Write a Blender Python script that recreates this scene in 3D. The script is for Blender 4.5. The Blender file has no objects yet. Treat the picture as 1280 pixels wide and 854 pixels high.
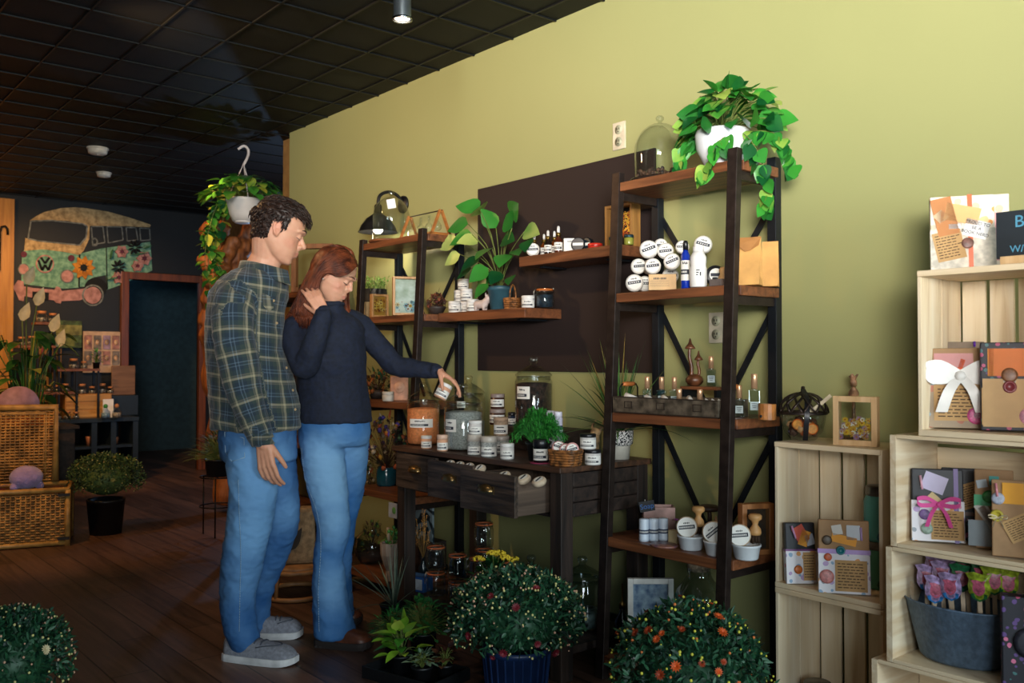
import bpy, math, random
from mathutils import Vector, Matrix, noise
random.seed(7)
S = bpy.context.scene
COL = S.collection
PI = math.pi
def hexc(h):
    h = h.lstrip('#')
    return tuple(((c/12.92) if c <= .04045 else ((c+.055)/1.055)**2.4) for c in (int(h[i:i+2], 16)/255 for i in (0, 2, 4)))+(1,)
# ---------------------------------------------------------------- camera
CF, CP, CA, CH = 1130., math.atan(23/1130.), math.radians(40.04), 1.2
cam = bpy.data.cameras.new('camera'); camo = bpy.data.objects.new('camera', cam); COL.objects.link(camo)
cam.lens = CF/1280*36; cam.sensor_width = 36; cam.clip_start = .05
cam.dof.use_dof = True; cam.dof.focus_distance = 3.5; cam.dof.aperture_fstop = 5.0
camo.location = (0, 0, CH); camo.rotation_euler = (PI/2+CP, 0, -CA)
S.camera = camo
S.view_settings.view_transform = 'Standard'; S.view_settings.look = 'None'
S.view_settings.exposure = 0.0; S.view_settings.gamma = 1; S.view_settings.use_curve_mapping = False
# ---------------------------------------------------------------- world and lights
W = bpy.data.worlds.new('world'); S.world = W; W.use_nodes = True
W.node_tree.nodes['Background'].inputs[0].default_value = (.09, .44, .50, 1)
W.node_tree.nodes['Background'].inputs[1].default_value = .52
def area(name, loc, target, size, power, color, sy=None):
    l = bpy.data.lights.new(name, 'AREA'); l.energy = power; l.color = color; l.shape = 'RECTANGLE'
    l.size = size; l.size_y = sy or size
    o = bpy.data.objects.new(name, l); COL.objects.link(o); o.location = loc
    o.rotation_euler = (Vector(target)-Vector(loc)).to_track_quat('-Z', 'Y').to_euler()
    return o
def point(name, loc, power, color, r=.08):
    l = bpy.data.lights.new(name, 'POINT'); l.energy = power; l.color = color; l.shadow_soft_size = r
    o = bpy.data.objects.new(name, l); COL.objects.link(o); o.location = loc; return o
def spot(name, loc, target, power, color, ang=70, r=.05):
    l = bpy.data.lights.new(name, 'SPOT'); l.energy = power; l.color = color; l.shadow_soft_size = r
    l.spot_size = math.radians(ang); l.spot_blend = .6
    o = bpy.data.objects.new(name, l); COL.objects.link(o); o.location = loc
    o.rotation_euler = (Vector(target)-Vector(loc)).to_track_quat('-Z', 'Y').to_euler(); return o
for tgt, pw, sprd in (((2.88, .75, 2.65), 20, 52), ((2.88, 2.45, 2.75), 24, 46), ((2.5, 4.6, 2.9), 21, 46)):
    k_ = area('storefront_daylight', (-1.0, -1.2, 1.9), tgt, 1.3, pw, (1.0, .95, .88), .9); k_.data.spread = math.radians(sprd)
area('storefront_daylight', (1.5, -2.5, 1.4), (2.3, 3.0, .9), 1.2, 95, (.80, .94, 1.0))
area('storefront_daylight', (-.7, -1.7, 1.35), (2.3, 2.6, 1.0), 1.2, 56, (.86, .95, 1.0))
point('alcove_daylight', (3.72, 7.26, 1.5), 26, (.35, .6, 1.0), .03)
spot('track_light_beam', (.6, 5.6, 2.7), (1.5, 7.0, .4), 130, (1.0, .50, .16), 75)
spot('track_light_beam', (1.6, 7.6, 2.7), (2.4, 9.7, 1.1), 165, (1.0, .56, .24), 75)
spot('track_light_beam', (.9, 8.4, 2.6), (1.6, 9.8, 2.0), 55, (1.0, .48, .12), 75)
spot('track_light_beam', (2.2, 6.2, 2.7), (3.4, 7.5, 1.5), 60, (1.0, .50, .18), 70)
spot('track_light_beam', (1.0, 4.3, 2.65), (2.88, 4.3, 1.6), 62, (1.0, .58, .26), 125)
# ---------------------------------------------------------------- measuring
def proj(x, y, z):
    f = x*math.sin(CA)+y*math.cos(CA); r = x*math.cos(CA)-y*math.sin(CA); u = z-CH
    dd = f*math.cos(CP)+u*math.sin(CP)
    return 640+CF*r/dd, 427-CF*(u*math.cos(CP)-f*math.sin(CP))/dd, dd
def YX(px, X, z=1.2):      # y of the point at plane x=X, height z, seen in picture column px
    k = (px-640)/CF; s, c, cp, sp = math.sin(CA), math.cos(CA), math.cos(CP), math.sin(CP)
    return (X*c-k*(X*s*cp+(z-CH)*sp))/(s+k*c*cp)
def XY(px, Y, z=1.2):      # x of the point at plane y=Y, height z, seen in picture column px
    k = (px-640)/CF; s, c, cp, sp = math.sin(CA), math.cos(CA), math.cos(CP), math.sin(CP)
    return (Y*s+k*(Y*c*cp+(z-CH)*sp))/(c-k*s*cp)
def flr(px, py, Z=0.):
    a = (px-640)/CF; b = (427-py)/CF
    f = math.cos(CP)-b*math.sin(CP); u = math.sin(CP)+b*math.cos(CP); t = (Z-CH)/u
    return t*(f*math.sin(CA)+a*math.cos(CA)), t*(f*math.cos(CA)-a*math.sin(CA))
def facing(x, y): return math.atan2(-y, -x)      # heading from a point towards the aisle the picture is taken from
# ---------------------------------------------------------------- materials
MATS = {}
def newmat(name):
    m = bpy.data.materials.new(name); m.use_nodes = True; nt = m.node_tree
    return m, nt, nt.nodes['Principled BSDF']
def N(nt, t, **k):
    n = nt.nodes.new(t)
    for a, b in k.items():
        if a in n.inputs: n.inputs[a].default_value = b
        else: setattr(n, a, b)
    return n
def mat(name, c, rough=.6, metal=0., var=.12, scale=18., bump=0., bscale=None, spec=.5, c2=None, trans=0., sheen=0., emit=None, es=0.):
    if name in MATS: return MATS[name]
    m, nt, b = newmat(name); L = nt.links.new
    c = hexc(c) if isinstance(c, str) else c
    c2 = hexc(c2) if isinstance(c2, str) else (c2 or tuple(v*(1-var*2.2) for v in c[:3])+(1,))
    tc = N(nt, 'ShaderNodeTexCoord'); no = N(nt, 'ShaderNodeTexNoise', Scale=scale, Detail=4.)
    L(tc.outputs['Object'], no.inputs['Vector'])
    mx = N(nt, 'ShaderNodeMix', data_type='RGBA'); mr = N(nt, 'ShaderNodeMapRange')
    mr.inputs[1].default_value = .35; mr.inputs[2].default_value = .65
    L(no.outputs[0], mr.inputs[0]); L(mr.outputs[0], mx.inputs[0])
    mx.inputs[6].default_value = c; mx.inputs[7].default_value = c2
    L(mx.outputs[2], b.inputs['Base Color'])
    b.inputs['Roughness'].default_value = rough; b.inputs['Metallic'].default_value = metal
    b.inputs['Specular IOR Level'].default_value = spec
    if trans: b.inputs['Transmission Weight'].default_value = trans
    if sheen: b.inputs['Sheen Weight'].default_value = sheen
    if emit:
        b.inputs['Emission Color'].default_value = hexc(emit) if isinstance(emit, str) else emit; b.inputs['Emission Strength'].default_value = es
    if bump:
        n2 = N(nt, 'ShaderNodeTexNoise', Scale=bscale or scale*2, Detail=3.); bp = N(nt, 'ShaderNodeBump', Strength=bump, Distance=.004)
        L(tc.outputs['Object'], n2.inputs['Vector']); L(n2.outputs[0], bp.inputs['Height']); L(bp.outputs[0], b.inputs['Normal'])
    MATS[name] = m; return m
def wood(name, c1, c2, axis=1, rough=.5, sc=1., dark=None, bump=.25):
    if name in MATS: return MATS[name]
    m, nt, b = newmat(name); L = nt.links.new
    tc = N(nt, 'ShaderNodeTexCoord'); mp = N(nt, 'ShaderNodeMapping')
    s = [22*sc, 22*sc, 22*sc]; s[axis] = 1.6*sc; mp.inputs['Scale'].default_value = s
    L(tc.outputs['Object'], mp.inputs[0])
    no = N(nt, 'ShaderNodeTexNoise', Scale=1.6, Detail=8., Distortion=.6); L(mp.outputs[0], no.inputs['Vector'])
    n2 = N(nt, 'ShaderNodeTexNoise', Scale=6., Detail=3.); L(mp.outputs[0], n2.inputs['Vector'])
    r = N(nt, 'ShaderNodeValToRGB'); e = r.color_ramp.elements
    e[0].position = .3; e[0].color = hexc(c2); e[1].position = .68; e[1].color = hexc(c1)
    if dark: q = e.new(.42); q.color = hexc(dark)
    L(no.outputs[0], r.inputs[0]); L(r.outputs[0], b.inputs['Base Color'])
    b.inputs['Roughness'].default_value = rough
    bp = N(nt, 'ShaderNodeBump', Strength=bump, Distance=.003); L(n2.outputs[0], bp.inputs['Height']); L(bp.outputs[0], b.inputs['Normal'])
    MATS[name] = m; return m
def glass(name, tint=(.93, .96, .95), gl=.10, rough=.02):
    if name in MATS: return MATS[name]
    m = bpy.data.materials.new(name); m.use_nodes = True; nt = m.node_tree; nt.nodes.clear(); L = nt.links.new
    out = N(nt, 'ShaderNodeOutputMaterial'); t = N(nt, 'ShaderNodeBsdfTransparent'); g = N(nt, 'ShaderNodeBsdfGlossy')
    t.inputs[0].default_value = tint+(1,); g.inputs['Roughness'].default_value = rough
    fr = N(nt, 'ShaderNodeLayerWeight'); fr.inputs[0].default_value = .42
    mr = N(nt, 'ShaderNodeMapRange'); mr.inputs[3].default_value = gl*.5; mr.inputs[4].default_value = .75
    nz = N(nt, 'ShaderNodeTexNoise', Scale=30.); bp = N(nt, 'ShaderNodeBump', Strength=.05); L(nz.outputs[0], bp.inputs['Height']); L(bp.outputs[0], g.inputs['Normal'])
    pw = N(nt, 'ShaderNodeMath', operation='POWER'); pw.inputs[1].default_value = 1.6
    L(fr.outputs['Facing'], pw.inputs[0]); L(pw.outputs[0], mr.inputs[0])
    mx = N(nt, 'ShaderNodeMixShader'); L(mr.outputs[0], mx.inputs[0]); L(t.outputs[0], mx.inputs[1]); L(g.outputs[0], mx.inputs[2]); L(mx.outputs[0], out.inputs[0])
    MATS[name] = m; return m
def leafmat(name, c1, c2, rough=.42, sc=14., c3=None, trans=.15):
    if name in MATS: return MATS[name]
    m, nt, b = newmat(name); L = nt.links.new
    g = N(nt, 'ShaderNodeNewGeometry'); tc = N(nt, 'ShaderNodeTexCoord')
    no = N(nt, 'ShaderNodeTexNoise', Scale=sc, Detail=4.); L(tc.outputs['Object'], no.inputs['Vector'])
    ad = N(nt, 'ShaderNodeMath', operation='ADD'); L(g.outputs['Random Per Island'], ad.inputs[0]); L(no.outputs[0], ad.inputs[1])
    r = N(nt, 'ShaderNodeValToRGB'); e = r.color_ramp.elements
    hv = N(nt, 'ShaderNodeMath', operation='MULTIPLY'); hv.inputs[1].default_value = .5; L(ad.outputs[0], hv.inputs[0])
    e[0].position = .25; e[0].color = hexc(c2); e[1].position = .6; e[1].color = hexc(c1)
    if c3: q = e.new(.74); q.color = hexc(c3)
    L(hv.outputs[0], r.inputs[0]); L(r.outputs[0], b.inputs['Base Color'])
    b.inputs['Roughness'].default_value = rough
    if trans:
        tr = N(nt, 'ShaderNodeBsdfTranslucent'); L(r.outputs[0], tr.inputs[0]); mx = N(nt, 'ShaderNodeMixShader'); mx.inputs[0].default_value = trans
        o = nt.nodes['Material Output']; L(b.outputs[0], mx.inputs[1]); L(tr.outputs[0], mx.inputs[2]); L(mx.outputs[0], o.inputs[0])
    MATS[name] = m; return m
# ---------------------------------------------------------------- mesh building
class MB:
    def __init__(s): s.v = []; s.f = []; s.m = []; s.s = []; s.x = Matrix.Identity(4); s.mi = 0
    def add(s, vs, fs, smooth=False, mi=None):
        b = len(s.v); X = s.x
        s.v.extend([tuple(X @ Vector(v)) for v in vs]); mi = s.mi if mi is None else mi
        for f in fs: s.f.append([b+i for i in f]); s.m.append(mi); s.s.append(smooth)
        return s
    def box(s, c, d, mi=None, rz=0, taper=1.):
        x, y, z = d[0]/2, d[1]/2, d[2]/2; t = taper
        vs = [(-x, -y, -z), (x, -y, -z), (x, y, -z), (-x, y, -z), (-x*t, -y*t, z), (x*t, -y*t, z), (x*t, y*t, z), (-x*t, y*t, z)]
        cs, sn = math.cos(rz), math.sin(rz)
        vs = [(c[0]+a*cs-b*sn, c[1]+a*sn+b*cs, c[2]+e) for a, b, e in vs]
        return s.add(vs, [(0, 3, 2, 1), (4, 5, 6, 7), (0, 1, 5, 4), (1, 2, 6, 5), (2, 3, 7, 6), (3, 0, 4, 7)], False, mi)
    def beam(s, a, b, w, h, mi=None, up=(0, 0, 1)):
        a, b = Vector(a), Vector(b); d = (b-a).normalized(); u = Vector(up)
        if abs(d.dot(u)) > .95: u = Vector((0, 1, 0))
        r = d.cross(u).normalized()*w/2; u = r.cross(d).normalized()*h/2
        vs = [p+q for p in (a, b) for q in (-r-u, r-u, r+u, -r+u)]
        return s.add(vs, [(3, 2, 1, 0), (4, 5, 6, 7), (0, 1, 5, 4), (1, 2, 6, 5), (2, 3, 7, 6), (3, 0, 4, 7)], False, mi)
    def lathe(s, prof, c=(0, 0, 0), n=20, mi=None, sy=1., smooth=True, a0=0., a1=2*PI):
        full = abs(a1-a0-2*PI) < 1e-6; k = n if full else n+1
        vs = []; fs = []
        for r, z in prof:
            for i in range(k):
                a = a0+(a1-a0)*i/n
                vs.append((c[0]+r*math.cos(a), c[1]+r*math.sin(a)*sy, c[2]+z))
        for j in range(len(prof)-1):
            for i in range(n):
                i2 = (i+1) % k if full else i+1
                fs.append((j*k+i, j*k+i2, (j+1)*k+i2, (j+1)*k+i))
        return s.add(vs, fs, smooth, mi)
    def tube(s, pts, r, n=7, mi=None, cap=True):
        pts = [Vector(p) for p in pts]; m = len(pts)
        rs = r if isinstance(r, (list, tuple)) else [r]*m
        vs = []; fs = []; u = None
        for i, p in enumerate(pts):
            t = (pts[min(i+1, m-1)]-pts[max(i-1, 0)])
            if t.length < 1e-9: t = Vector((0, 0, 1))
            t.normalize()
            if u is None: u = t.cross(Vector((0, 0, 1)) if abs(t.z) < .9 else Vector((1, 0, 0))).normalized()
            else: u = (u-t*u.dot(t)).normalized()
            w = t.cross(u)
            for k in range(n):
                a = 2*PI*k/n; vs.append(p+(u*math.cos(a)+w*math.sin(a))*rs[i])
        for i in range(m-1):
            for k in range(n): fs.append((i*n+k, i*n+(k+1) % n, (i+1)*n+(k+1) % n, (i+1)*n+k))
        if cap: fs.append(tuple(range(n))[::-1]); fs.append(tuple((m-1)*n+k for k in range(n)))
        return s.add(vs, fs, True, mi)
    def ball(s, c, r, n=10, mi=None, sq=(1, 1, 1), jit=0.):
        vs = []; fs = []; m = max(4, n//2)
        for j in range(m+1):
            th = PI*j/m
            for i in range(n):
                a = 2*PI*i/n; k = 1+(random.uniform(-jit, jit) if jit else 0)
                vs.append((c[0]+r*k*sq[0]*math.sin(th)*math.cos(a), c[1]+r*k*sq[1]*math.sin(th)*math.sin(a), c[2]+r*k*sq[2]*math.cos(th)))
        for j in range(m):
            for i in range(n): fs.append((j*n+i, (j+1)*n+i, (j+1)*n+(i+1) % n, j*n+(i+1) % n))
        return s.add(vs, fs, True, mi)
    def leaf(s, p, d, L, w, droop=.3, shape=(0., .75, 1., .7, 0.), fold=.25, mi=None, up=(0, 0, 1)):
        p = Vector(p); d = Vector(d).normalized(); u = Vector(up)
        r = d.cross(u)
        if r.length < .05: r = d.cross(Vector((1, 0, 0)))
        r.normalize(); nrm = r.cross(d).normalized()
        vs = []; fs = []; m = len(shape); q = p.copy(); dd = d.copy()
        for i, k in enumerate(shape):
            hw = w/2*k
            if hw < 1e-6: vs += [q.copy()]*1
            else: vs += [q-r*hw+nrm*hw*fold, q.copy(), q+r*hw+nrm*hw*fold]
            dd = (dd-Vector((0, 0, 1))*droop/(m-1)).normalized(); q = q+dd*L/(m-1)
        idx = []; o = 0
        for k in shape:
            if w/2*k < 1e-6: idx.append((o, o, o)); o += 1
            else: idx.append((o, o+1, o+2)); o += 3
        for a, b in zip(idx, idx[1:]):
            for j in (0, 1):
                f = []
                for x in (a[j], a[j+1], b[j+1], b[j]):
                    if x not in f: f.append(x)
                if len(f) > 2: fs.append(f)
        return s.add(vs, fs, True, mi)
    def build(s, name, mats, parent=None, bevel=0., label=None):
        me = bpy.data.meshes.new(name); me.from_pydata(s.v, [], s.f)
        mats = mats if isinstance(mats, (list, tuple)) else [mats]
        for x in mats: me.materials.append(x)
        me.polygons.foreach_set('material_index', s.m); me.polygons.foreach_set('use_smooth', s.s); me.update()
        o = bpy.data.objects.new(name, me); COL.objects.link(o)
        if parent: o.parent = parent
        if bevel:
            b = o.modifiers.new('b', 'BEVEL'); b.width = bevel; b.segments = 2; b.limit_method = 'ANGLE'
        if label: o['label'] = label
        return o
def tag(o, label, cat, group=None, kind=None, loc=None, rz=None):
    o['label'] = label; o['category'] = cat
    if group: o['group'] = group
    if kind: o['kind'] = kind
    if loc is not None: o.location = loc
    if rz is not None: o.rotation_euler = (0, 0, rz)
    return o
def empty(name, loc=(0, 0, 0), rz=0.):
    o = bpy.data.objects.new(name, None); o.empty_display_size = .05; COL.objects.link(o); o.location = loc; o.rotation_euler = (0, 0, rz); return o
def struct(o): o['kind'] = 'structure'; return o
KIDS = {}
def dup(src, loc, rz=0., label=None, scale=None, group=None, parent=None, rot=None):
    def rec(o, par):
        c = o.copy(); COL.objects.link(c); c.parent = par
        for ch in [x for x in o.children]: rec(ch, c)
        return c
    r = rec(src, None); r.location = loc; r.rotation_euler = rot or (0, 0, rz)
    if label: r['label'] = label
    if group: r['group'] = group
    if scale: r.scale = (scale,)*3 if isinstance(scale, (int, float)) else scale
    return r
PROTO = {}
def inst(key, maker, loc, rz=0., label=None, scale=None, group=None, rot=None):
    if key not in PROTO:
        r = maker(); PROTO[key] = r; r.location = loc; r.rotation_euler = rot or (0, 0, rz)
        if label: r['label'] = label
        if group: r['group'] = group
        if scale: r.scale = (scale,)*3 if isinstance(scale, (int, float)) else scale
        PROTO[key+'_s'] = 1; return r
    return dup(PROTO[key], loc, rz, label, scale or (1, 1, 1), group, rot=rot)
def text(body, size, m, parent, loc, rot, name='lettering', extr=.0006, align='CENTER', stretch=1.):
    cu = bpy.data.curves.new(name, 'FONT'); cu.body = body; cu.size = size; cu.extrude = extr; cu.align_x = align; cu.resolution_u = 3
    t = bpy.data.objects.new(name, cu); COL.objects.link(t)
    me = bpy.data.meshes.new_from_object(t.evaluated_get(bpy.context.evaluated_depsgraph_get()))
    bpy.data.objects.remove(t); me.name = name; me.materials.clear(); me.materials.append(m)
    o = bpy.data.objects.new(name, me); COL.objects.link(o); o.parent = parent; o.location = loc; o.rotation_euler = rot
    o.scale = (stretch, 1, 1)
    return o
def rv(s=1.): return Vector((random.gauss(0, 1), random.gauss(0, 1), random.gauss(0, 1))).normalized()*s
# ================================================================ the room
WX, FY, CZ = 2.88, 9.8, 2.8
def green_wall():
    m, nt, b = newmat('sage green wall paint'); L = nt.links.new
    tc = N(nt, 'ShaderNodeTexCoord'); no = N(nt, 'ShaderNodeTexNoise', Scale=1.3, Detail=3.); L(tc.outputs['Object'], no.inputs['Vector'])
    mx = N(nt, 'ShaderNodeMix', data_type='RGBA'); L(no.outputs[0], mx.inputs[0])
    mx.inputs[6].default_value = hexc('#a6a56f'); mx.inputs[7].default_value = hexc('#9c9d69'); L(mx.outputs[2], b.inputs['Base Color'])
    b.inputs['Roughness'].default_value = .55
    n2 = N(nt, 'ShaderNodeTexNoise', Scale=160., Detail=2.); bp = N(nt, 'ShaderNodeBump', Strength=.08, Distance=.002)
    L(tc.outputs['Object'], n2.inputs['Vector']); L(n2.outputs[0], bp.inputs['Height']); L(bp.outputs[0], b.inputs['Normal'])
    return m
gw = green_wall()
q = MB(); q.box((WX+.09, (5.865-3)/2, CZ/2), (.18, 5.865+3, CZ)); struct(q.build('wall_right', gw))
# floor planks
m, nt, b = newmat('dark walnut plank floor'); L = nt.links.new
tc = N(nt, 'ShaderNodeTexCoord'); mp = N(nt, 'ShaderNodeMapping'); mp.inputs['Rotation'].default_value = (0, 0, PI/2); L(tc.outputs['Object'], mp.inputs[0])
br = N(nt, 'ShaderNodeTexBrick', Scale=1.); br.offset = .37; br.inputs['Brick Width'].default_value = 1.2; br.inputs['Row Height'].default_value = .15
br.inputs['Mortar Size'].default_value = .003; br.inputs['Color1'].default_value = (.12, .12, .12, 1); br.inputs['Color2'].default_value = (.9, .9, .9, 1); br.inputs['Mortar'].default_value = (0, 0, 0, 1)
L(mp.outputs[0], br.inputs['Vector'])
m2 = N(nt, 'ShaderNodeMapping'); m2.inputs['Scale'].default_value = (26, 1.5, 1); L(tc.outputs['Object'], m2.inputs[0])
no = N(nt, 'ShaderNodeTexNoise', Scale=1., Detail=8., Distortion=1.2); L(m2.outputs[0], no.inputs['Vector'])
ad = N(nt, 'ShaderNodeMix', data_type='FLOAT'); ad.inputs[0].default_value = .28; L(no.outputs[0], ad.inputs[2]); L(br.outputs['Color'], ad.inputs[3])
r = N(nt, 'ShaderNodeValToRGB'); e = r.color_ramp.elements; e[0].position = .25; e[0].color = hexc('#2a1c17'); e[1].position = .75; e[1].color = hexc('#6b4f41')
L(ad.outputs[0], r.inputs[0])
mo = N(nt, 'ShaderNodeMix', data_type='RGBA'); L(br.outputs['Fac'], mo.inputs[0]); L(r.outputs[0], mo.inputs[6]); mo.inputs[7].default_value = hexc('#18100d')
L(mo.outputs[2], b.inputs['Base Color']); b.inputs['Roughness'].default_value = .42
bp = N(nt, 'ShaderNodeBump', Strength=.2, Distance=.002); L(no.outputs[0], bp.inputs['Height']); L(bp.outputs[0], b.inputs['Normal'])
q = MB(); q.box((1.1, 5.2, -.05), (9.4, 16.6, .1)); struct(q.build('floor', m))
# ceiling: small black tiles in a black grid
tl = mat('black ceiling tile', '#0f1214', .6, spec=.25, bump=.6, bscale=260, var=.25, scale=3)
q = MB(); q.box((1.1, 5.2, CZ+.05), (9.4, 16.6, .1)); struct(q.build('ceiling', tl))
gm = mat('black ceiling grid', '#121517', .45, spec=.3)
q = MB(); g = .3155
x = 2.74-g*18
while x < 2.9: q.box((x, 5.2, CZ-.002), (.009, 16.6, .01)); x += g
y = 3.42-g*18
while y < 9.8: q.box((1.1, y, CZ-.002), (9.4, .009, .01)); y += g
struct(q.build('trim_1', gm))['label'] = 'black ceiling grid strips'
# far wall with a doorway
fw = mat('near black navy wall paint', '#0a1013', .6)
q = MB(); dx0, dx1, dz = 2.946, 3.783, 2.05
q.box(((-3.6+dx0)/2, FY+.08, CZ/2), (dx0+3.6, .16, CZ)); q.box(((dx1+5.8)/2, FY+.08, CZ/2), (5.8-dx1, .16, CZ))
q.box(((dx0+dx1)/2, FY+.08, (dz+CZ)/2), (dx1-dx0, .16, CZ-dz)); struct(q.build('wall_far', fw))
dw = wood('orange brown door trim', '#7a3f1d', '#4f2711', 2)
q = MB(); q.box((dx0+.01, FY-.02, dz/2), (.075, .06, dz)); q.box((dx1-.01, FY-.02, dz/2), (.075, .06, dz)); q.box(((dx0+dx1)/2, FY-.02, dz+.03), (dx1-dx0+.055, .06, .075))
struct(q.build('door_1', dw, bevel=.004))['label'] = 'orange brown wooden door frame in the dark far wall'
q = MB(); q.box((dx0+.05, FY+.5, dz/2), (.04, .72, dz-.02)); lf = struct(q.build('door_2', mat('dark brown door leaf', '#1a1512', .45), bevel=.003)); lf['label'] = 'dark door leaf standing open behind the frame'
q = MB(); q.tube([(dx0+.08, FY+.74, .98), (dx0+.14, FY+.74, .98), (dx0+.14, FY+.64, .98)], .011); q.lathe([(0, 0), (.03, 0), (.03, .008), (0, .008)], (dx0+.09, FY+.74, .976)); q.build('door_handle', mat('brass', '#a98a4c', .3, 1), lf)
bw = mat('slate blue back room paint', '#3a5a68', .7)
q = MB(); q.box((3.6, FY+2.5, CZ/2), (3.4, .1, CZ)); q.box((2.3, FY+1.3, CZ/2), (.1, 2.3, CZ)); q.box((4.9, FY+1.3, CZ/2), (.1, 2.3, CZ)); struct(q.build('wall_back_room', bw))
point('back_room_bulb', (3.3, FY+1.9, 2.2), 2, (.45, .75, 1.0), .1)
# alcove behind the end of the green wall
am = mat('warm tan alcove wall', '#a57a45', .7); wd = wood('dark wainscot boards', '#2b2019', '#1a1411', 2)
q = MB(); q.box((4.05, 8.15, (CZ+1.02)/2), (.2, 3.9, CZ-1.02)); struct(q.build('wall_alcove', am))
q = MB()
for i in range(26): q.box((4.03, 6.3+i*.146, .51), (.2, .142, 1.02))
q.box((3.92, 8.1, 1.03), (.05, 3.8, .05)); struct(q.build('trim_2', wd))['label'] = 'dark board wainscot below the alcove wall'
q = MB(); q.box((3.5, 6.03, CZ/2), (1.1, .16, CZ)); struct(q.build('wall_alcove_return', am))
q = MB(); q.box((-3.55, 3.4, CZ/2), (.1, 12.8, CZ)); struct(q.build('wall_left', fw))
q = MB(); q.box((WX-.008, 1.4+.0, .05), (.016, 8.8, .1)); struct(q.build('baseboard_right', mat('dark green baseboard', '#2d3b2c', .5)))
# lit pine panel on far wall with black cane hook
pn = wood('amber pine panel', '#b98436', '#9c6826', 2)
q = MB(); q.box(((XY(16, FY-.06)+.785)/2, FY-.03, 1.38), (XY(16, FY-.06)-.785, .06, 2.74)); struct(q.build('trim_3', pn))['label'] = 'amber pine boards on the far wall'
q = MB(); hx = XY(5, FY-.09, 2.3); q.tube([(hx-.035, FY-.08, 2.05), (hx-.035, FY-.08, 2.42), (hx-.02, FY-.08, 2.47), (hx+.01, FY-.08, 2.48), (hx+.03, FY-.08, 2.45), (hx+.032, FY-.08, 2.40)], .011)
tag(q.build('wall_hook', mat('black iron', '#14110f', .5, .6)), 'black curved iron hook hanging on the amber pine boards', 'hook')
# brown painted board on the green wall
q = MB(); q.box((WX-.006, (3.69+2.49)/2, (1.145+2.085)/2), (.012, 3.69-2.49, .94))
tag(q.build('wall_board', mat('dark brown board', '#281a17', .75, var=.05, scale=2), bevel=.002), 'large flat dark brown board mounted on the green wall', 'wall board')
def outlet():
    r = empty('wall_outlet'); q = MB(); q.box((-.004, 0, 0), (.008, .074, .12)); q.build('cover_plate', mat('ivory plastic', '#d8cdb4', .4), r, bevel=.003)
    for z in (-.026, .026):
        q = MB(); q.lathe([(0, -.012), (.02, -.012), (.02, 0)], (0, 0, 0), 16)
        for v in range(len(q.v)): a, b2, c = q.v[v]; q.v[v] = (c, b2*.95, a+z)
        q.box((-.0125, -.006, z+.003), (.002, .003, .009), 1); q.box((-.0125, .006, z+.003), (.002, .003, .009), 1); q.box((-.0125, 0, z-.009), (.002, .005, .005), 1)
        q.build('socket', [mat('ivory socket plastic', '#b9b79a', .4), mat('socket slot', '#2a2620', .6)], r)
    tag(r, 'x', 'outlet'); return r
inst('outlet', outlet, (WX-.0005, YX(775, WX, 2.18), 2.175), 0, 'ivory outlet high on the green wall, above the dark brown board', group=None)
inst('outlet', outlet, (WX-.0005, YX(897, WX, 1.3), 1.325), 0, 'ivory wall outlet lower on the green wall behind the metal post of the right rack')
# smoke detectors and pendant
def smoke():
    q = MB(); q.lathe([(0, -.05), (.05, -.05), (.066, -.042), (.07, -.02), (.07, -.012), (.078, -.012), (.078, 0), (0, 0)], n=28)
    q.lathe([(.0, -.052), (.012, -.053), (.012, -.05)], n=12, mi=0)
    return tag(q.build('smoke_detector', mat('cream plastic', '#d9cbb8', .45)), 'x', 'smoke detector')
inst('smoke', smoke, (1.968, 7.186, CZ-.005), 0, 'round cream smoke detector on the black ceiling above the painted van')
dk = dup(PROTO['smoke'], (2.27, 8.1, CZ-.005), 0, 'dim second round ceiling sensor, further back than the cream smoke detector', scale=.8)
pr = empty('pendant_light', (XY(503, 2.55, 2.55), 2.55, -.075))
tag(pr, 'brushed steel cylinder pendant light hanging from the black ceiling', 'ceiling light')
q = MB(); q.lathe([(.0, 2.42+.3), (.024, 2.42+.3), (.03, 2.42+.29), (.03, 2.42)], n=28); q.build('shade', mat('brushed steel', '#7d878d', .3, .9), pr)
q = MB(); q.lathe([(.031, 2.418), (.034, 2.418), (.034, 2.425), (.031, 2.425)], n=28); q.build('rim', mat('bright chrome', '#cfd4d6', .15, 1), pr)
q = MB(); q.tube([(0, 0, 2.72), (0, 0, 2.87)], .006); q.build('stem', mat('black iron', '#14110f', .5, .6), pr)
q = MB(); q.lathe([(0, 2.424), (.026, 2.424)], n=20); q.build('lamp', mat('warm lamp glow', '#fff0dc', .5, emit='#ffe3c4', es=12.), pr)
spot('pendant_beam', (XY(503, 2.55, 2.55), 2.55, 2.32), (XY(503, 2.55, 2.55)+.2, 2.7, 0), 10, (1, .8, .6), 70, .02)
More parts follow.
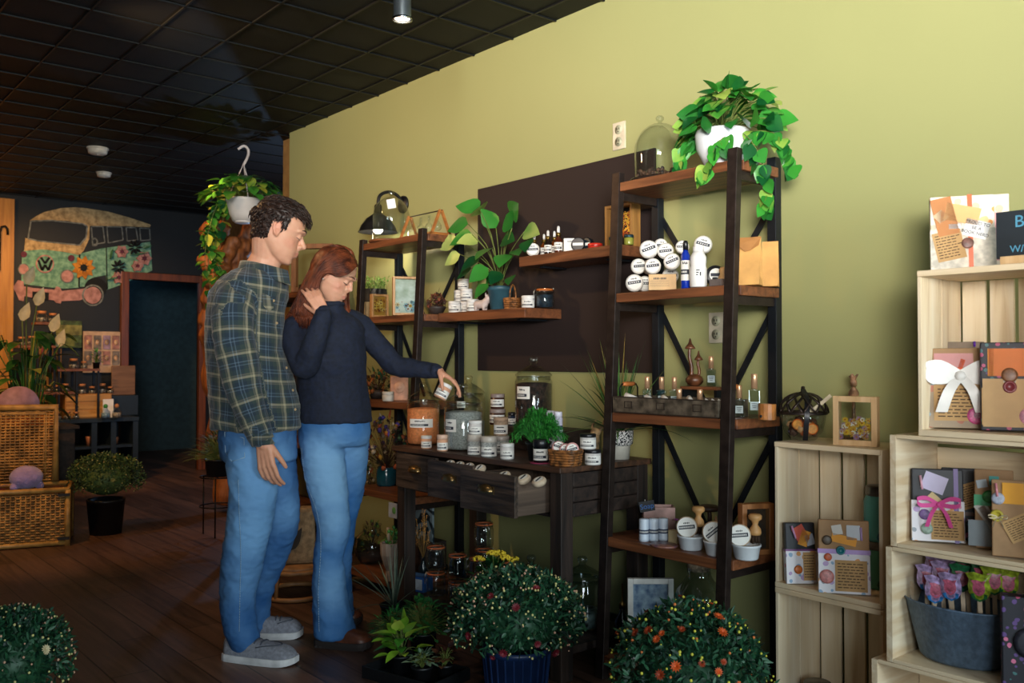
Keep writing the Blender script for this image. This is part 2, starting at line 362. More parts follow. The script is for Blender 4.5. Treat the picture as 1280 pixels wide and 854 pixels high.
# ================================================================ people
from mathutils.bvhtree import BVHTree
def pt(px, py, d):         # a point d metres in front of the place the picture is taken from
    a = (px-640)/CF; b = (427-py)/CF
    f = math.cos(CP)-b*math.sin(CP); u = math.sin(CP)+b*math.cos(CP)
    return Vector((d*(f*math.sin(CA)+a*math.cos(CA)), d*(f*math.cos(CA)-a*math.sin(CA)), CH+d*u))
RT = Vector((math.cos(CA), -math.sin(CA), 0)); FW = Vector((math.sin(CA), math.cos(CA), 0)); UP = Vector((0, 0, 1))
def smoothpath(P, n):
    """catmull-rom through tuples of numbers / vectors"""
    P = [tuple(p) for p in P]; out = []; m = len(P)-1
    for k in range(n+1):
        t = k/n*m; i = min(int(t), m-1); t -= i
        a, b, c, d = P[max(i-1, 0)], P[i], P[i+1], P[min(i+2, m)]
        out.append(tuple(.5*((2*q)+(-p+r)*t+(2*p-5*q+4*r-s_)*t*t+(-p+3*q-3*r+s_)*t**3) for p, q, r, s_ in zip(a, b, c, d)))
    return out
def ringloft(mb, rings, n=28, ax=RT, ay=FW, pw=1.):
    """rings: (centre, half width along ax, half depth along ay)"""
    vs = []; fs = []; m = len(rings)
    for c, rx, ry in rings:
        for k in range(n):
            a = 2*PI*k/n; ca, sa = math.cos(a), math.sin(a)
            vs.append(c+ax*rx*math.copysign(abs(ca)**pw, ca)+ay*ry*math.copysign(abs(sa)**pw, sa))
    for i in range(m-1):
        for k in range(n): fs.append((i*n+k, i*n+(k+1) % n, (i+1)*n+(k+1) % n, (i+1)*n+k))
    fs.append(tuple(range(n))[::-1]); fs.append(tuple((m-1)*n+k for k in range(n)))
    mb.add(vs, fs, True)
def limb(mb, P, n=14, sub=8):
    """P: (px, py, depth, radius m, [flat]) chain, rounded ends"""
    Q = [tuple(pt(p[0], p[1], p[2]))+(p[3],) for p in P]; Q = smoothpath(Q, sub*(len(Q)-1))
    pts = [Vector(q[:3]) for q in Q]; r = [q[3] for q in Q]
    mb.tube(pts, r, n); mb.ball(pts[0], r[0]*.99, 12); mb.ball(pts[-1], r[-1]*.99, 12)
def chain(mb, pts, rs, n=10):
    mb.tube(pts, rs, n)
    for p, r in zip(pts, rs): mb.ball(p, r, 10)
def fuse(mb, voxel, sm=6, fac=.5):
    o = mb.build('tmp', mat('skin', '#c98f72'))
    md = o.modifiers.new('r', 'REMESH'); md.mode = 'VOXEL'; md.voxel_size = voxel; md.use_smooth_shade = True
    if sm: s = o.modifiers.new('s', 'SMOOTH'); s.factor = fac; s.iterations = sm
    me = bpy.data.meshes.new_from_object(o.evaluated_get(bpy.context.evaluated_depsgraph_get()))
    old = o.data; bpy.data.objects.remove(o); bpy.data.meshes.remove(old); return me
def meshobj(name, me, mats, parent=None, label=None):
    me.name = name; me.materials.clear()
    for x in (mats if isinstance(mats, (list, tuple)) else [mats]): me.materials.append(x)
    o = bpy.data.objects.new(name, me); COL.objects.link(o); o.parent = parent
    if parent: o.matrix_parent_inverse = Matrix.Translation(-Vector(parent.location))
    if label: o['label'] = label
    return o
def mbobj(mb, name, mats, parent=None, label=None, bevel=0):
    o = mb.build(name, mats, None, bevel); o.parent = parent; o.matrix_parent_inverse = Matrix.Translation(-Vector(parent.location))
    if label: o['label'] = label
    return o
def wrinkle(me, amp, sc, st=(1, 1, 1)):
    me.update(); nn = [v.normal.copy() for v in me.vertices]
    for v, n_ in zip(me.vertices, nn):
        p = Vector((v.co.x*st[0], v.co.y*st[1], v.co.z*st[2]))*sc
        w = noise.noise(p)+.5*noise.noise(p*2.1); w = (1-abs(w)*2)*.6
        v.co += n_*amp*w
    me.update()
def skinmat():
    m, nt, b = newmat('skin tone'); L = nt.links.new
    at = N(nt, 'ShaderNodeAttribute'); at.attribute_name = 'tint'
    tc = N(nt, 'ShaderNodeTexCoord'); no = N(nt, 'ShaderNodeTexNoise', Scale=40., Detail=3.); L(tc.outputs['Object'], no.inputs[0])
    mx = N(nt, 'ShaderNodeMix', data_type='RGBA'); L(no.outputs[0], mx.inputs[0]); mx.inputs[6].default_value = hexc('#dba88c'); mx.inputs[7].default_value = hexc('#c98f73')
    m2 = N(nt, 'ShaderNodeMix', data_type='RGBA', blend_type='MULTIPLY'); m2.inputs[0].default_value = 1
    L(mx.outputs[2], m2.inputs[6]); L(at.outputs['Color'], m2.inputs[7]); L(m2.outputs[2], b.inputs['Base Color'])
    b.inputs['Roughness'].default_value = .5; b.inputs['Subsurface Weight'].default_value = .12; b.inputs['Subsurface Radius'].default_value = (.02, .008, .004); b.inputs['Subsurface Scale'].default_value = .3
    return m
SKIN = skinmat()
class Head:
    def __init__(s, o, az, pitch, sc, roll=0.):
        a = math.radians(az); f = Vector((math.sin(a), math.cos(a), 0)); l = Vector((-f.y, f.x, 0)); th = math.radians(pitch)
        X = f*math.cos(th)-UP*math.sin(th); Z = UP*math.cos(th)+f*math.sin(th); s.o = o; s.sc = sc
        if roll: R_ = Matrix.Rotation(math.radians(roll), 3, X); l = R_ @ l; Z = R_ @ Z
        s.X, s.Y, s.Z = X, l, Z
    def w(s, x, y, z): return s.o+(s.X*x+s.Y*y+s.Z*z)*s.sc
    def l(s, p): d = (Vector(p)-s.o)/s.sc; return d.dot(s.X), d.dot(s.Y), d.dot(s.Z)
    def build(s, mb, fem=False):
        k = .95 if fem else 1.
        R_ = [(.106, -.02, .015, .012), (.102, -.045, .045, .035), (.09, -.068, .066, .052), (.07, -.085, .082, .066), (.045, -.096, .091, .075), (.02, -.099, .094, .078),
              (.006, -.098, .095, .078), (-.006, -.096, .085, .077), (-.022, -.09, .083, .075), (-.04, -.08, .085, .071), (-.055, -.066, .088, .066*k), (-.066, -.052, .090, .062*k),
              (-.076, -.04, .086, .058*k), (-.086, -.028, .087, .053*k), (-.096, -.012, .081, .047*k), (-.108, .004, .084-(.004 if fem else 0), .038*k), (-.117, .022, .08-(.006 if fem else 0), .028*k), (-.122, .04, .07, .014)]
        vs = []; fs = []; n = 40
        for z, xb, xf, hw in R_:
            xc = max(-.01, xb+(xf-xb)*.42)
            for i in range(n):
                a = 2*PI*i/n; ca, sa = math.cos(a), math.sin(a)
                x = xc+((xf-xc)*abs(ca)**.85 if ca > 0 else -(xc-xb)*abs(ca)**.95)
                y = hw*math.copysign(abs(sa)**.95, sa)
                vs.append(s.w(x, y, z))
        m = len(R_)
        for j in range(m-1):
            for i in range(n): fs.append((j*n+i, (j+1)*n+i, (j+1)*n+(i+1) % n, j*n+(i+1) % n))
        fs.append(tuple(range(n))); fs.append(tuple((m-1)*n+i for i in range(n))[::-1])
        mb.add(vs, fs, True); S_ = s.sc; W_ = s.w
        nt_ = (.102, -.032) if fem else (.108, -.035)
        chain(mb, [W_(.083, 0, .006), W_(.0925, 0, -.014), W_(nt_[0], 0, nt_[1])], [.0098*S_, .0100*S_, (.0092 if fem else .0112)*S_])
        chain(mb, [W_(.082, 0, -.05), W_(nt_[0]-.012, 0, nt_[1]-.006)], [.012*S_, .011*S_])
        for y in (-1, 1):
            mb.ball(W_(nt_[0]-.013, y*.0115, nt_[1]-.005), .0080*S_, 10)
            mb.ball(W_(.0755, y*.031, -.009), .0135*S_, 12)             # lidded eye
            chain(mb, [W_(.094, y*.012, .014), W_(.088, y*.032, .018), W_(.070, y*.052, .012)], [.009*S_, .0095*S_, .008*S_])
            mb.ball(W_(.048, y*.035, -.036), .024*S_, 12)
            # ear: rim and lobe
            chain(mb, [W_(-.004, y*.077, -.034), W_(.004, y*.082, -.012), W_(0, y*.085, .008), W_(-.012, y*.088, .016), W_(-.022, y*.09, .006), W_(-.022, y*.088, -.012), W_(-.012, y*.083, -.03)], [.006*S_, .0045*S_, .0048*S_, .005*S_, .005*S_, .005*S_, .0065*S_], 8)
            mb.ball(W_(-.009, y*.077, -.006), .015*S_, 10)
        chain(mb, [W_(.082, -.02, -.067), W_(.092, -.007, -.0655), W_(.092, .007, -.0655), W_(.082, .02, -.067)], [.0045*S_, .0065*S_, .0065*S_, .0045*S_], 8)
        chain(mb, [W_(.080, -.018, -.078), W_(.090, 0, -.0785), W_(.080, .018, -.078)], [.005*S_, .0075*S_, .005*S_], 8)
def hand(mb, wrist, tip_dir, palm_n, size=1., curl=(.5, .5, .5, .5), side=1, thumb=(.6, .3), spread=.1, bend=None):
    """wrist: point; tip_dir: towards the knuckles; palm_n: the way the palm faces; side: +1/-1 which side the thumb leaves"""
    d = Vector(tip_dir).normalized(); nrm = Vector(palm_n); nrm = (nrm-d*nrm.dot(d)).normalized(); w = d.cross(nrm)*side; k = size
    mb.x = Matrix.Identity(4)
    P = lambda a, b, c: wrist+(d*a+w*b+nrm*c)*k
    for b, r in ((.026, .0135), (.009, .0145), (-.009, .0145), (-.026, .013)):
        chain(mb, [P(-.012, b*.55, 0), P(.03, b*.85, 0), P(.082, b*1.06, 0)], [.0165*k, r*k, .0105*k])
    L_ = [(.043, .026, .022), (.047, .030, .023), (.043, .028, .022), (.034, .021, .019)]
    for (a, b, c), y, cu in zip(L_, (.0305, .0105, -.0105, -.0300), curl):
        ang = cu*.9; p = P(.084, y, 0); pts = [p]; di = y*spread/.03
        for seg, mul in ((a, 1.), (b, 2.0), (c, 2.7)):
            t = min(ang*mul, 2.9); v = (d*math.cos(t)+nrm*math.sin(t)+w*di*.5).normalized(); p = p+v*seg*k; pts.append(p)
        chain(mb, pts, [.0098*k, .0088*k, .0080*k, .0068*k], 10)
    th, tc = thumb
    v1 = (d*math.cos(th)+w*math.sin(th)+nrm*tc).normalized(); v2 = (d*math.cos(th*.35)+w*math.sin(th*.35)+nrm*tc*1.3).normalized()
    p0 = P(.012, .024, .004); p1 = p0+v1*.042*k; p2 = p1+(v1+v2).normalized()*.034*k; p3 = p2+v2*.024*k
    chain(mb, [p0, p1, p2, p3], [.0155*k, .0115*k, .0098*k, .0078*k], 10)
def tint(me, fn):
    at = me.color_attributes.new('tint', 'FLOAT_COLOR', 'POINT')
    for i, v in enumerate(me.vertices): at.data[i].color = fn(v.co)
def bvh_of(me):
    return BVHTree.FromPolygons([v.co for v in me.vertices], [p.vertices[:] for p in me.polygons])
CAMP = Vector((0, 0, CH))
def facetint(H, hand_ok=True):
    def f(co):
        x, y, z = H.l(co)
        if abs(y) > .12 or z < -.17 or z > .2 or abs(x) > .16: return (1, .93, .9, 1)
        c = [1., 1., 1.]
        lip = max(0, 1-((x-.092)/.02)**2-(y/.026)**2-((z+.072)/.0105)**2)
        ck = max(0, 1-((x-.06)/.045)**2-((abs(y)-.05)/.03)**2-((z+.04)/.03)**2)
        er = max(0, 1-((x+.01)/.04)**2-((abs(y)-.086)/.02)**2-(z/.05)**2)
        c[1] -= .30*min(1, lip*2.2)+.13*ck+.16*er; c[2] -= .24*min(1, lip*2.2)+.12*ck+.16*er; c[0] -= .12*min(1, lip*2)
        return tuple(c)+(1,)
    return f
def features(H, me, parent, browc, lash, hairm):
    """brows and lash lines resting on the face surface"""
    bv = bvh_of(me)
    def on(x, y, z, off=.0006):
        o = H.w(.2, y, z); h = bv.ray_cast(o, -H.X)
        return (h[0]+H.X*off) if h[0] else H.w(x, y, z)
    for s_ in (-1, 1):
        P = [on(.09, s_*(.014+.036*t), .0175+.006*math.sin(t*2.4)-(.004*t), .001) for t in (0, .25, .5, .75, 1)]
        q = MB(); q.tube(P, [.0022, .0035, .0036, .003, .0012], 6); mbobj(q, 'eyebrow', hairm, parent)
    for s_ in (-1, 1):
        P = [on(.09, s_*(.018+.027*t), -.0155-.0045*math.sin(t*PI)+.002*t, .0004) for t in (0, .25, .5, .75, 1)]
        q = MB(); q.tube(P, [.0007, .0015, .0018, .0018, .0012], 5); mbobj(q, 'eyelashes', lash, parent)
def shell(me, H, mask, off, name, m, parent, nz=.004):
    """hair cap: the scalp's own faces lifted outwards"""
    keep = [p for p in me.polygons if mask(*H.l(p.center))]
    idx = {}; vs = []; fs = []
    for p in keep:
        f = []
        for i in p.vertices:
            if i not in idx:
                v = me.vertices[i]; x, y, z = H.l(v.co); idx[i] = len(vs)
                vs.append(v.co+v.normal*(off(x, y, z)+nz*noise.noise(v.co*60)))
            f.append(idx[i])
        fs.append(f)
    q = MB(); q.add(vs, fs, True)
    return q, vs
# ================================================================ furniture
shelf_w = wood('reddish brown shelf board', '#8a5433', '#4e2c1b', 1, .45)
iron = mat('dark brown iron', '#3b302c', .45, .55, var=.2, scale=30)
iron2 = mat('blue black iron', '#20242a', .5, .5)
dark_w = wood('weathered dark timber', '#3a2c25', '#1a1411', 1, .6, dark='#261c18')
dark_v = wood('weathered dark upright', '#3a2c25', '#181210', 2, .6, dark='#241b17')
grey_w = wood('grey brown drawer front', '#57463a', '#1f1815', 1, .6, sc=1.6, dark='#33281f', bump=.5)
def rack(Y0, Y1, zs, top, label, fx=(2.57, 2.47)):
    """ladder style shelf: upright back posts, front posts leaning out towards the floor"""
    r = empty('ladder_shelf', (2.65, (Y0+Y1)/2, 0)); hy = (Y1-Y0)/2
    fr = lambda z: fx[1]+(fx[0]-fx[1])*z/top-2.65
    bx = 2.8-2.65
    for y in (-hy, hy):
        q = MB(); q.beam((fr(0), y, 0), (fr(top), y, top), .04, .03, up=(1, 0, 0)); q.build('leg', iron, r, bevel=.002)
        q = MB(); q.beam((bx, y, 0), (bx, y, top), .036, .036); q.build('leg', iron2, r, bevel=.002)
    for k, z in enumerate(zs):
        f = fr(z)
        for y in (-hy, hy):
            q = MB(); q.beam((f+.01, y, z-.05), (bx-.01, y, z-.05), .02, .03); q.build('side_rail', iron, r)
        q = MB(); q.box(((f-.012+bx+.02)/2, 0, z-.0175), (bx+.02-f+.012, 2*hy+.002-.042, .035))
        q.box(((f-.012+bx+.02)/2+.0, -hy-.0, z-.0175), (bx+.02-f-.045, .05, .035)); q.box(((f-.012+bx+.02)/2, hy, z-.0175), (bx+.02-f-.045, .05, .035))
        q.build('shelf', shelf_w, r, bevel=.003)
    for y in (-hy, hy):
        for (za, zb, fl) in ((zs[1]+.02, zs[0]-.08, 0), (zs[2]+.02, zs[1]-.08, 1), (zs[3]+.02, zs[2]-.08, 0)):
            pass
    # diagonal braces across the back
    for za, zb, s in ((zs[0]-.1, zs[1], 1), (zs[1]-.05, zs[2]+.02, 1), (zs[2]-.05, zs[3]+.02, -1)):
        q = MB()
        q.beam((bx+.012, -hy*s, za), (bx+.012, -hy*s+hy*.85*s, zb), .022, .008, up=(1, 0, 0)); q.build('brace', iron2, r)
        q = MB(); q.beam((bx+.012, hy*s, za), (bx+.012, hy*s-hy*.85*s, zb), .022, .008, up=(1, 0, 0)); q.build('brace', iron2, r)
    return tag(r, label, 'shelf')
RZ = (1.885, 1.455, 1.0, .53, .09)
rack(1.87, 2.415, RZ, 1.925, 'brown wood and dark iron ladder shelf on the right carrying the white potted pothos')
LZ = (1.835, 1.43, .985, .52, .09)
rack(3.755, 4.33, LZ, 1.86, 'brown wood and dark iron ladder shelf behind the woman under the black wall lamp')
FZ = (1.62, 1.17, .7, .3, .08)
rack(5.05, 5.62, FZ, 1.66, 'far ladder shelf at the end of the green wall, seen between the two heads')
# two wall shelves
def wall_shelf(y0, y1, z, x0, label):
    r = empty('wall_shelf', (WX-.0125, (y0+y1)/2, z)); q = MB(); q.box(((x0-WX)/2, 0, -.0225), (WX-x0, y1-y0, .045)); q.build('shelf_board', shelf_w, r, bevel=.003)
    for y in (-(y1-y0)/2+.1, (y1-y0)/2-.1):
        q = MB(); q.beam((-.01, y, -.05), (x0-WX+.05, y, -.05), .025, .008); q.build('bracket', iron2, r)
    return tag(r, label, 'wall shelf')
US_Z = 1.668; LS_Z = 1.435
wall_shelf(2.51, 3.125, US_Z, 2.68, 'short upper wall shelf on the brown board holding the small dropper bottles')
wall_shelf(3.056, 3.72, LS_Z, 2.655, 'lower wall shelf carrying the big leafy plant in a blue pot')
# console table
TZ = .8; TX0, TX1, TY0, TY1 = 2.29, 2.80, 2.45, 3.60
r = empty('console_table', ((TX0+TX1)/2, (TY0+TY1)/2, 0)); tag(r, 'weathered dark wooden console table with drawers under the display of jars', 'table')
cx, cy = (TX0+TX1)/2, (TY0+TY1)/2
table_w = wood('worn table top', '#5f402d', '#2b1d15', 1, .5, dark='#3f2b1f')
q = MB(); q.box((0, 0, TZ-.011), (TX1-TX0, TY1-TY0, .022)); q.build('tabletop', table_w, r, bevel=.003)
for x in (TX0+.045, TX1-.045):
    for y in (TY0+.04, TY1-.06):
        q = MB(); q.box((x-cx, y-cy, (TZ-.022)/2), (.062, .062, TZ-.022)); q.build('leg', dark_v, r, bevel=.003)
hz = TZ-.022
q = MB(); q.box((TX1-.03-cx, 0, hz-.085), (.02, TY1-TY0-.18, .17)); q.box((0, TY1-.06-cy, hz-.085), (TX1-TX0-.16, .02, .17)); q.box((-.0, TY0+.045-cy, hz-.085), (TX1-TX0-.16, .02, .17))
q.box((0, 0, hz-.175), (TX1-TX0-.12, TY1-TY0-.12, .012)); q.build('apron', dark_w, r)
q = MB(); q.box((0, 0, .10), (TX1-TX0-.10, TY1-TY0-.08, .03)); q.build('lower_shelf', dark_w, r, bevel=.003)
# side panel planks
q = MB()
for k in range(3): q.box((0, TY0+.018-cy, hz-.03-k*.056), (TX1-TX0-.155, .018, .05))
q.build('side_panel', dark_w, r, bevel=.002)
brass = mat('aged brass', '#8a7048', .35, .9)
def drawer(y0, y1, pull, open_top=True):
    d = MB(); w = y1-y0; xf = TX0-cx-pull; yc = (y0+y1)/2-cy; H_ = .155; zc = hz-.008-H_/2
    d.box((xf+.009, yc, zc), (.018, w, H_), 0)
    dep = .36
    for s in (-1, 1): d.box((xf+.018+dep/2, yc+s*(w/2-.008), zc-.01), (dep, .012, H_-.03), 1)
    d.box((xf+.018+dep/2, yc, zc-H_/2+.015), (dep, w-.02, .008), 1); d.box((xf+.018+dep, yc, zc-.01), (.01, w-.02, H_-.03), 1)
    o = d.build('drawer', [grey_w, wood('pale drawer side', '#6a584a', '#45382f', 0, .6)], r, bevel=.002)
    h = MB(); n = 10; vs = []; fs = []
    for i in range(n+1):
        a = PI*i/n
        for j in range(5):
            b_ = PI/2*j/4; vs.append((xf-.028*math.sin(b_)*1.0*math.sin(a)-.001, yc+.042*math.cos(a), zc+.008+.026*math.cos(b_)*math.sin(a)))
    for i in range(n):
        for j in range(4): fs.append((i*5+j, i*5+j+1, (i+1)*5+j+1, (i+1)*5+j))
    h.add(vs, fs, True); h.box((xf-.002, yc, zc+.012), (.003, .095, .03))
    h.build('cup_pull', brass, o); return o
drawer(3.245, 3.56, .0); drawer(2.905, 3.225, .055); drawer(2.55, 2.885, .135)
# crates
pine = wood('pale pine horizontal', '#e8d4b4', '#cdb08a', 1, .55, dark='#dfc8a4', bump=.15)
pinev = wood('pale pine upright', '#e8d8bc', '#cfb590', 2, .55, dark='#e0cba8', bump=.15)
pinex = wood('pale pine end board', '#e8d8bc', '#d0b48e', 0, .55, bump=.15)
CD = .26
def crate(Y1, Z0, vertical, label, wy, hz_, X0=2.59):
    """Y1 is the far side; opening faces the aisle"""
    r = empty('wooden_crate', (X0+CD/2, Y1-wy/2, Z0)); t = .017; d = CD
    L_, H_ = wy, hz_
    ends = MB(); 
    if vertical:
        for z in (t/2, H_-t/2):
            e = MB(); e.box((0, 0, z), (d, L_-.004, t)); e.build('end_board', pine, r, bevel=.002)
        for s in (-1, 1):
            for k in range(2):
                e = MB(); e.box((-d/4+.002+k*d/2-.002*k, s*(L_/2-.0055), H_/2), (d/2-.008, .011, H_-.002)); e.build('side_slat', pinev, r, bevel=.0015)
        n = 4; w = (L_-.024)/n
        for k in range(n):
            e = MB(); e.box((d/2-.006, -L_/2+.012+w*(k+.5), H_/2), (.011, w-.012, H_-2*t-.004)); e.build('back_slat', pinev, r, bevel=.0015)
    else:
        for s in (-1, 1):
            e = MB(); y = s*(L_/2-t/2)
            # solid end with an oblong handle slot
            zc = H_/2; a, b_, xs = .05, .011, -.012
            e.box(((-d/2+xs-b_)/2, y, zc), (xs-b_+d/2, t, H_-.004)); e.box(((d/2+xs+b_)/2, y, zc), (d/2-xs-b_, t, H_-.004))
            e.box((xs, y, (zc-a)/2+.001), (2*b_, t, zc-a-.002)); e.box((xs, y, H_-(zc-a)/2-.001), (2*b_, t, zc-a-.002))
            e.build('end_board', pinex, r)
        for z in (.0055, H_-.0055):
            e = MB(); e.box((-.002, 0, z), (d-.006, L_-2*t-.001, .011)); e.build('side_slat', pine, r, bevel=.0015)
        for z0, z1 in ((.014, .13), (.14, H_-.05), (H_-.04, H_-.014)):
            e = MB(); e.box((d/2-.006, 0, (z0+z1)/2), (.011, L_-2*t-.004, z1-z0)); e.build('back_slat', pine, r, bevel=.0015)
    return tag(r, label, 'crate')
CY = YX(967, 2.59, .9)
crate(CY, 0, True, 'pine crate on end on the floor, lower of the narrow pair beside the ladder shelf', CY-YX(1101, 2.59, .9), .452)
crate(CY, .453, True, 'pine crate on end, upper of the narrow pair, with the teal jars inside', CY-YX(1101, 2.59, .9), .477)
CX2 = 2.50
crate(YX(1090, CX2, .2), 0, False, 'pine crate lying flat at the bottom of the right hand stack', .44, .335, CX2)
crate(YX(1108, CX2, .5), .336, False, 'pine crate with a side handle slot holding the blue grey tub of pops', .44, .33, CX2)
crate(YX(1113, CX2, .8), .667, False, 'pine crate holding the parcels tied with pink ribbon, third up in its stack', .44, .32, CX2)
crate(YX(1146, CX2, 1.2), .988, True, 'tall pine crate on end crowning the right hand stack, chalkboard on top', .335, .462, CX2)
# ================================================================ goods
G = glass('clear glass'); GT = glass('tinted glass', (.80, .87, .87), .16)
Mw = mat('white label paper', '#ece9e2', .6, var=.04); Mb = mat('charcoal label band', '#2b2f3c', .6); Mk = mat('label ink', '#1b1b20', .6)
Wp = mat('white plastic', '#e6e3df', .35, var=.04); Bp = mat('black plastic', '#16171b', .35)
LB = [Mw, Mb, Mk]
RND = random.Random(5)
def curved(q, r, z0, z1, a0, a1, mi, n=8, c=(0, 0)):
    vs = []; fs = []
    for i in range(n+1):
        a = a0+(a1-a0)*i/n
        for z in (z0, z1): vs.append((c[0]+r*math.cos(a), c[1]+r*math.sin(a), z))
    for i in range(n): fs.append((2*i, 2*i+2, 2*i+3, 2*i+1))
    q.add(vs, fs, True, mi)
def label_on(parent, r, z0, z1, half, band=(.18, .42), full=False, a=0., name='label'):
    """paper label round the front: brand scribble above a dark band with pale lettering strokes"""
    q = MB(); h = z1-z0; curved(q, r+.0006, z0, z1, a-half, a+half, 0, 12)
    curved(q, r+.0011, z0+h*band[0], z0+h*band[1], a-half*.92, a+half*.6, 1, 10)
    zc = z0+h*(band[1]+.28); x = -.5
    for k in range(6):
        w = .10+.04*RND.random(); curved(q, r+.0012, zc-h*.04*RND.random(), zc+h*(.05+.07*RND.random()), a+half*x*1., a+half*(x+w), 2, 2); x += w+.02
    zc = z0+h*(band[0]+band[1])/2; x = -.8
    for k in range(9):
        w = .05+.06*RND.random(); curved(q, r+.0016, zc-h*.045, zc+h*.045, a+half*x, a+half*(x+w), 0, 2); x += w+.045
    return q.build(name, LB, parent)
def flat_label(parent, M, w, h, name='label', mats=LB, lines=0, band=True, base=True, round_=False):
    """flat label in the local yz plane facing +x, placed by matrix M"""
    q = MB(); q.x = M
    if base:
        if round_: q.add([(0, 0, 0)]+[(0, w/2*math.cos(2*PI*i/20), h/2*math.sin(2*PI*i/20)) for i in range(20)], [(0, i+1, (i+1) % 20+1) for i in range(20)], False, 0)
        else: q.add([(0, -w/2, -h/2), (0, w/2, -h/2), (0, w/2, h/2), (0, -w/2, h/2)], [(0, 1, 2, 3)], False, 0)
    def r(y0, y1, z0, z1, mi, o=.0006): q.add([(o, y0, z0), (o, y1, z0), (o, y1, z1), (o, y0, z1)], [(0, 1, 2, 3)], False, mi)
    if band:
        r(-w*.42, w*.42, -h*.12, h*.10, 1)
        y = -w*.36
        while y < w*.34: k = w*(.03+.05*RND.random()); r(y, y+k, -h*.05, h*.04, 0, .0010); y += k+w*.03
        y = -w*.16
        while y < w*.16: k = w*.05; r(y, y+k, h*.2, h*(.25+.08*RND.random()), 2); y += k*1.3
    for i in range(lines):
        z = h*(.38-.76*i/max(1, lines-1)); y = -w*.42
        while y < w*.30:
            k = w*(.06+.12*RND.random()); r(y, min(w*.44, y+k), z-h*.012, z+h*.018, 2 if len(mats) > 2 else 1); y += k+w*.035
    return q.build(name, mats, parent)
def Mx(x, y, z, rz=0., ry=0., rx=0.): return Matrix.Translation((x, y, z)) @ Matrix.Rotation(rz, 4, 'Z') @ Matrix.Rotation(ry, 4, 'Y') @ Matrix.Rotation(rx, 4, 'X')
def jar(r, h, body, lid, cat='jar', name='cosmetic_jar', lidh=.016, lab=True, half=1.0, shoulder=False, content=None, lidr=None, lr=(.12, .72)):
    def mk():
        e = empty(name); tag(e, 'x', cat); hb = h-lidh; q = MB()
        pr = [(0, 0), (r*.92, 0), (r, .004), (r, hb*(.86 if shoulder else .97)), (r*.9, hb), (0, hb)]
        q.lathe(pr, n=24); q.build('jar_body', body, e)
        if content: q = MB(); q.lathe([(0, .004), (r*.95, .004), (r*.95, hb*.82), (0, hb*.83)], n=24); q.build('contents', content, e)
        R_ = lidr or r*.98; q = MB(); q.lathe([(0, hb), (R_, hb), (R_+.0008, hb+.001), (R_+.0008, h-.002), (R_-.0015, h), (0, h)], n=24)
        for i in range(24):
            pass
        q.build('lid', lid, e)
        if lab: label_on(e, r, hb*lr[0], hb*lr[1], half)
        return e
    return mk
def put(key, mk, px, X, z, label, group=None, rz=None, scale=None, dr=0., Y=None):
    y = YX(px, X, z+.04) if Y is None else Y
    return inst(key, mk, (X, y, z+.0005), (facing(X, y)+dr) if rz is None else rz, label, scale, group)
frost = mat('frosted white jar', '#e2ded8', .35, var=.05)
peach = mat('peach bath salt', '#f8985c', .8, var=.12, scale=90, bump=.5, bscale=500)
greys = mat('pale grey bath salt', '#b9bcb8', .85, var=.22, scale=160, bump=.8, bscale=600)
bluep = mat('pale blue salt', '#8fa6b4', .85, var=.1, scale=60)
choc = mat('dark dried petals', '#3f2a22', .8, var=.5, scale=70, bump=1., bscale=90)
# ---- tall glass canisters
def canister(r, h, cont, fill, labspec, knob=True, wide=None, gmat=None):
    def mk():
        e = empty('glass_canister'); tag(e, 'x', 'canister'); gl = gmat or G; hb = h*.76
        q = MB(); q.lathe([(0, .003), (r*.9, .003), (r*.98, .012), (r, .03), (r, hb*.93), (r*.93, hb*.985), (r*.9, hb)], n=36); q.lathe([(r*.90, hb), (r*.94, hb+.004), (r*.90, hb+.008), (r*.88, hb)], n=36); q.build('glass_body', gl, e)
        if cont: q = MB(); q.lathe([(0, .008), (r*.88, .008), (r*.945, .02), (r*.955, hb*fill), (r*.6, hb*fill+.006), (0, hb*fill+.002)], n=36); q.build('contents', cont, e)
        q = MB(); q.lathe([(r*.98, hb+.008), (r*.99, hb+.014), (r*.8, hb+.03), (r*.45, hb+.048), (r*.2, hb+.058), (r*.16, hb+.066)], n=36); q.lathe([(r*.86, hb-.01), (r*.86, hb+.008)], n=30)
        ld = q.build('lid', gl, e)
        q = MB(); k = hb+.066; kr = r*.24; q.lathe([(r*.14, k), (kr, k+.008), (kr*1.05, k+.02), (kr*.7, k+.028), (0, k+.029)], n=20); q.build('knob', gl, ld)
        if labspec: z0, z1, half, a = labspec; label_on(e, r, z0, z1, half, a=a)
        return e
    return mk
PLA = TZ
put('can_o', canister(.078, .262, peach, .84, (.085, .125, .75, -.15)), 529, 2.43, PLA, 'large round glass canister of peach orange bath salt at the left end of the console')
put('can_g', canister(.085, .262, greys, .84, (.085, .14, .38, -.75)), 579, 2.42, PLA, 'large round glass canister of pale grey bath salt beside the peach one')
# riser crate at the back of the table
q = MB(); q.box((0, 0, .05), (.17, .44, .1)); 
tag(q.build('display_riser', dark_w, None, .003), 'low dark timber riser box lifting the back row of jars on the console', 'riser', loc=(2.70, 3.0, PLA+.0005))
RZ_ = PLA+.1012
put('can_c', canister(.080, .30, bluep, .45, (.17, .20, .3, -.5)), 586, 2.68, PLA, 'tall clear glass canister half full of pale blue salt behind the grey one')
put('can_b', canister(.085, .285, choc, .88, (.125, .18, .42, -.62)), 667, 2.70, RZ_, 'tall glass canister packed with dark dried petals on the riser')
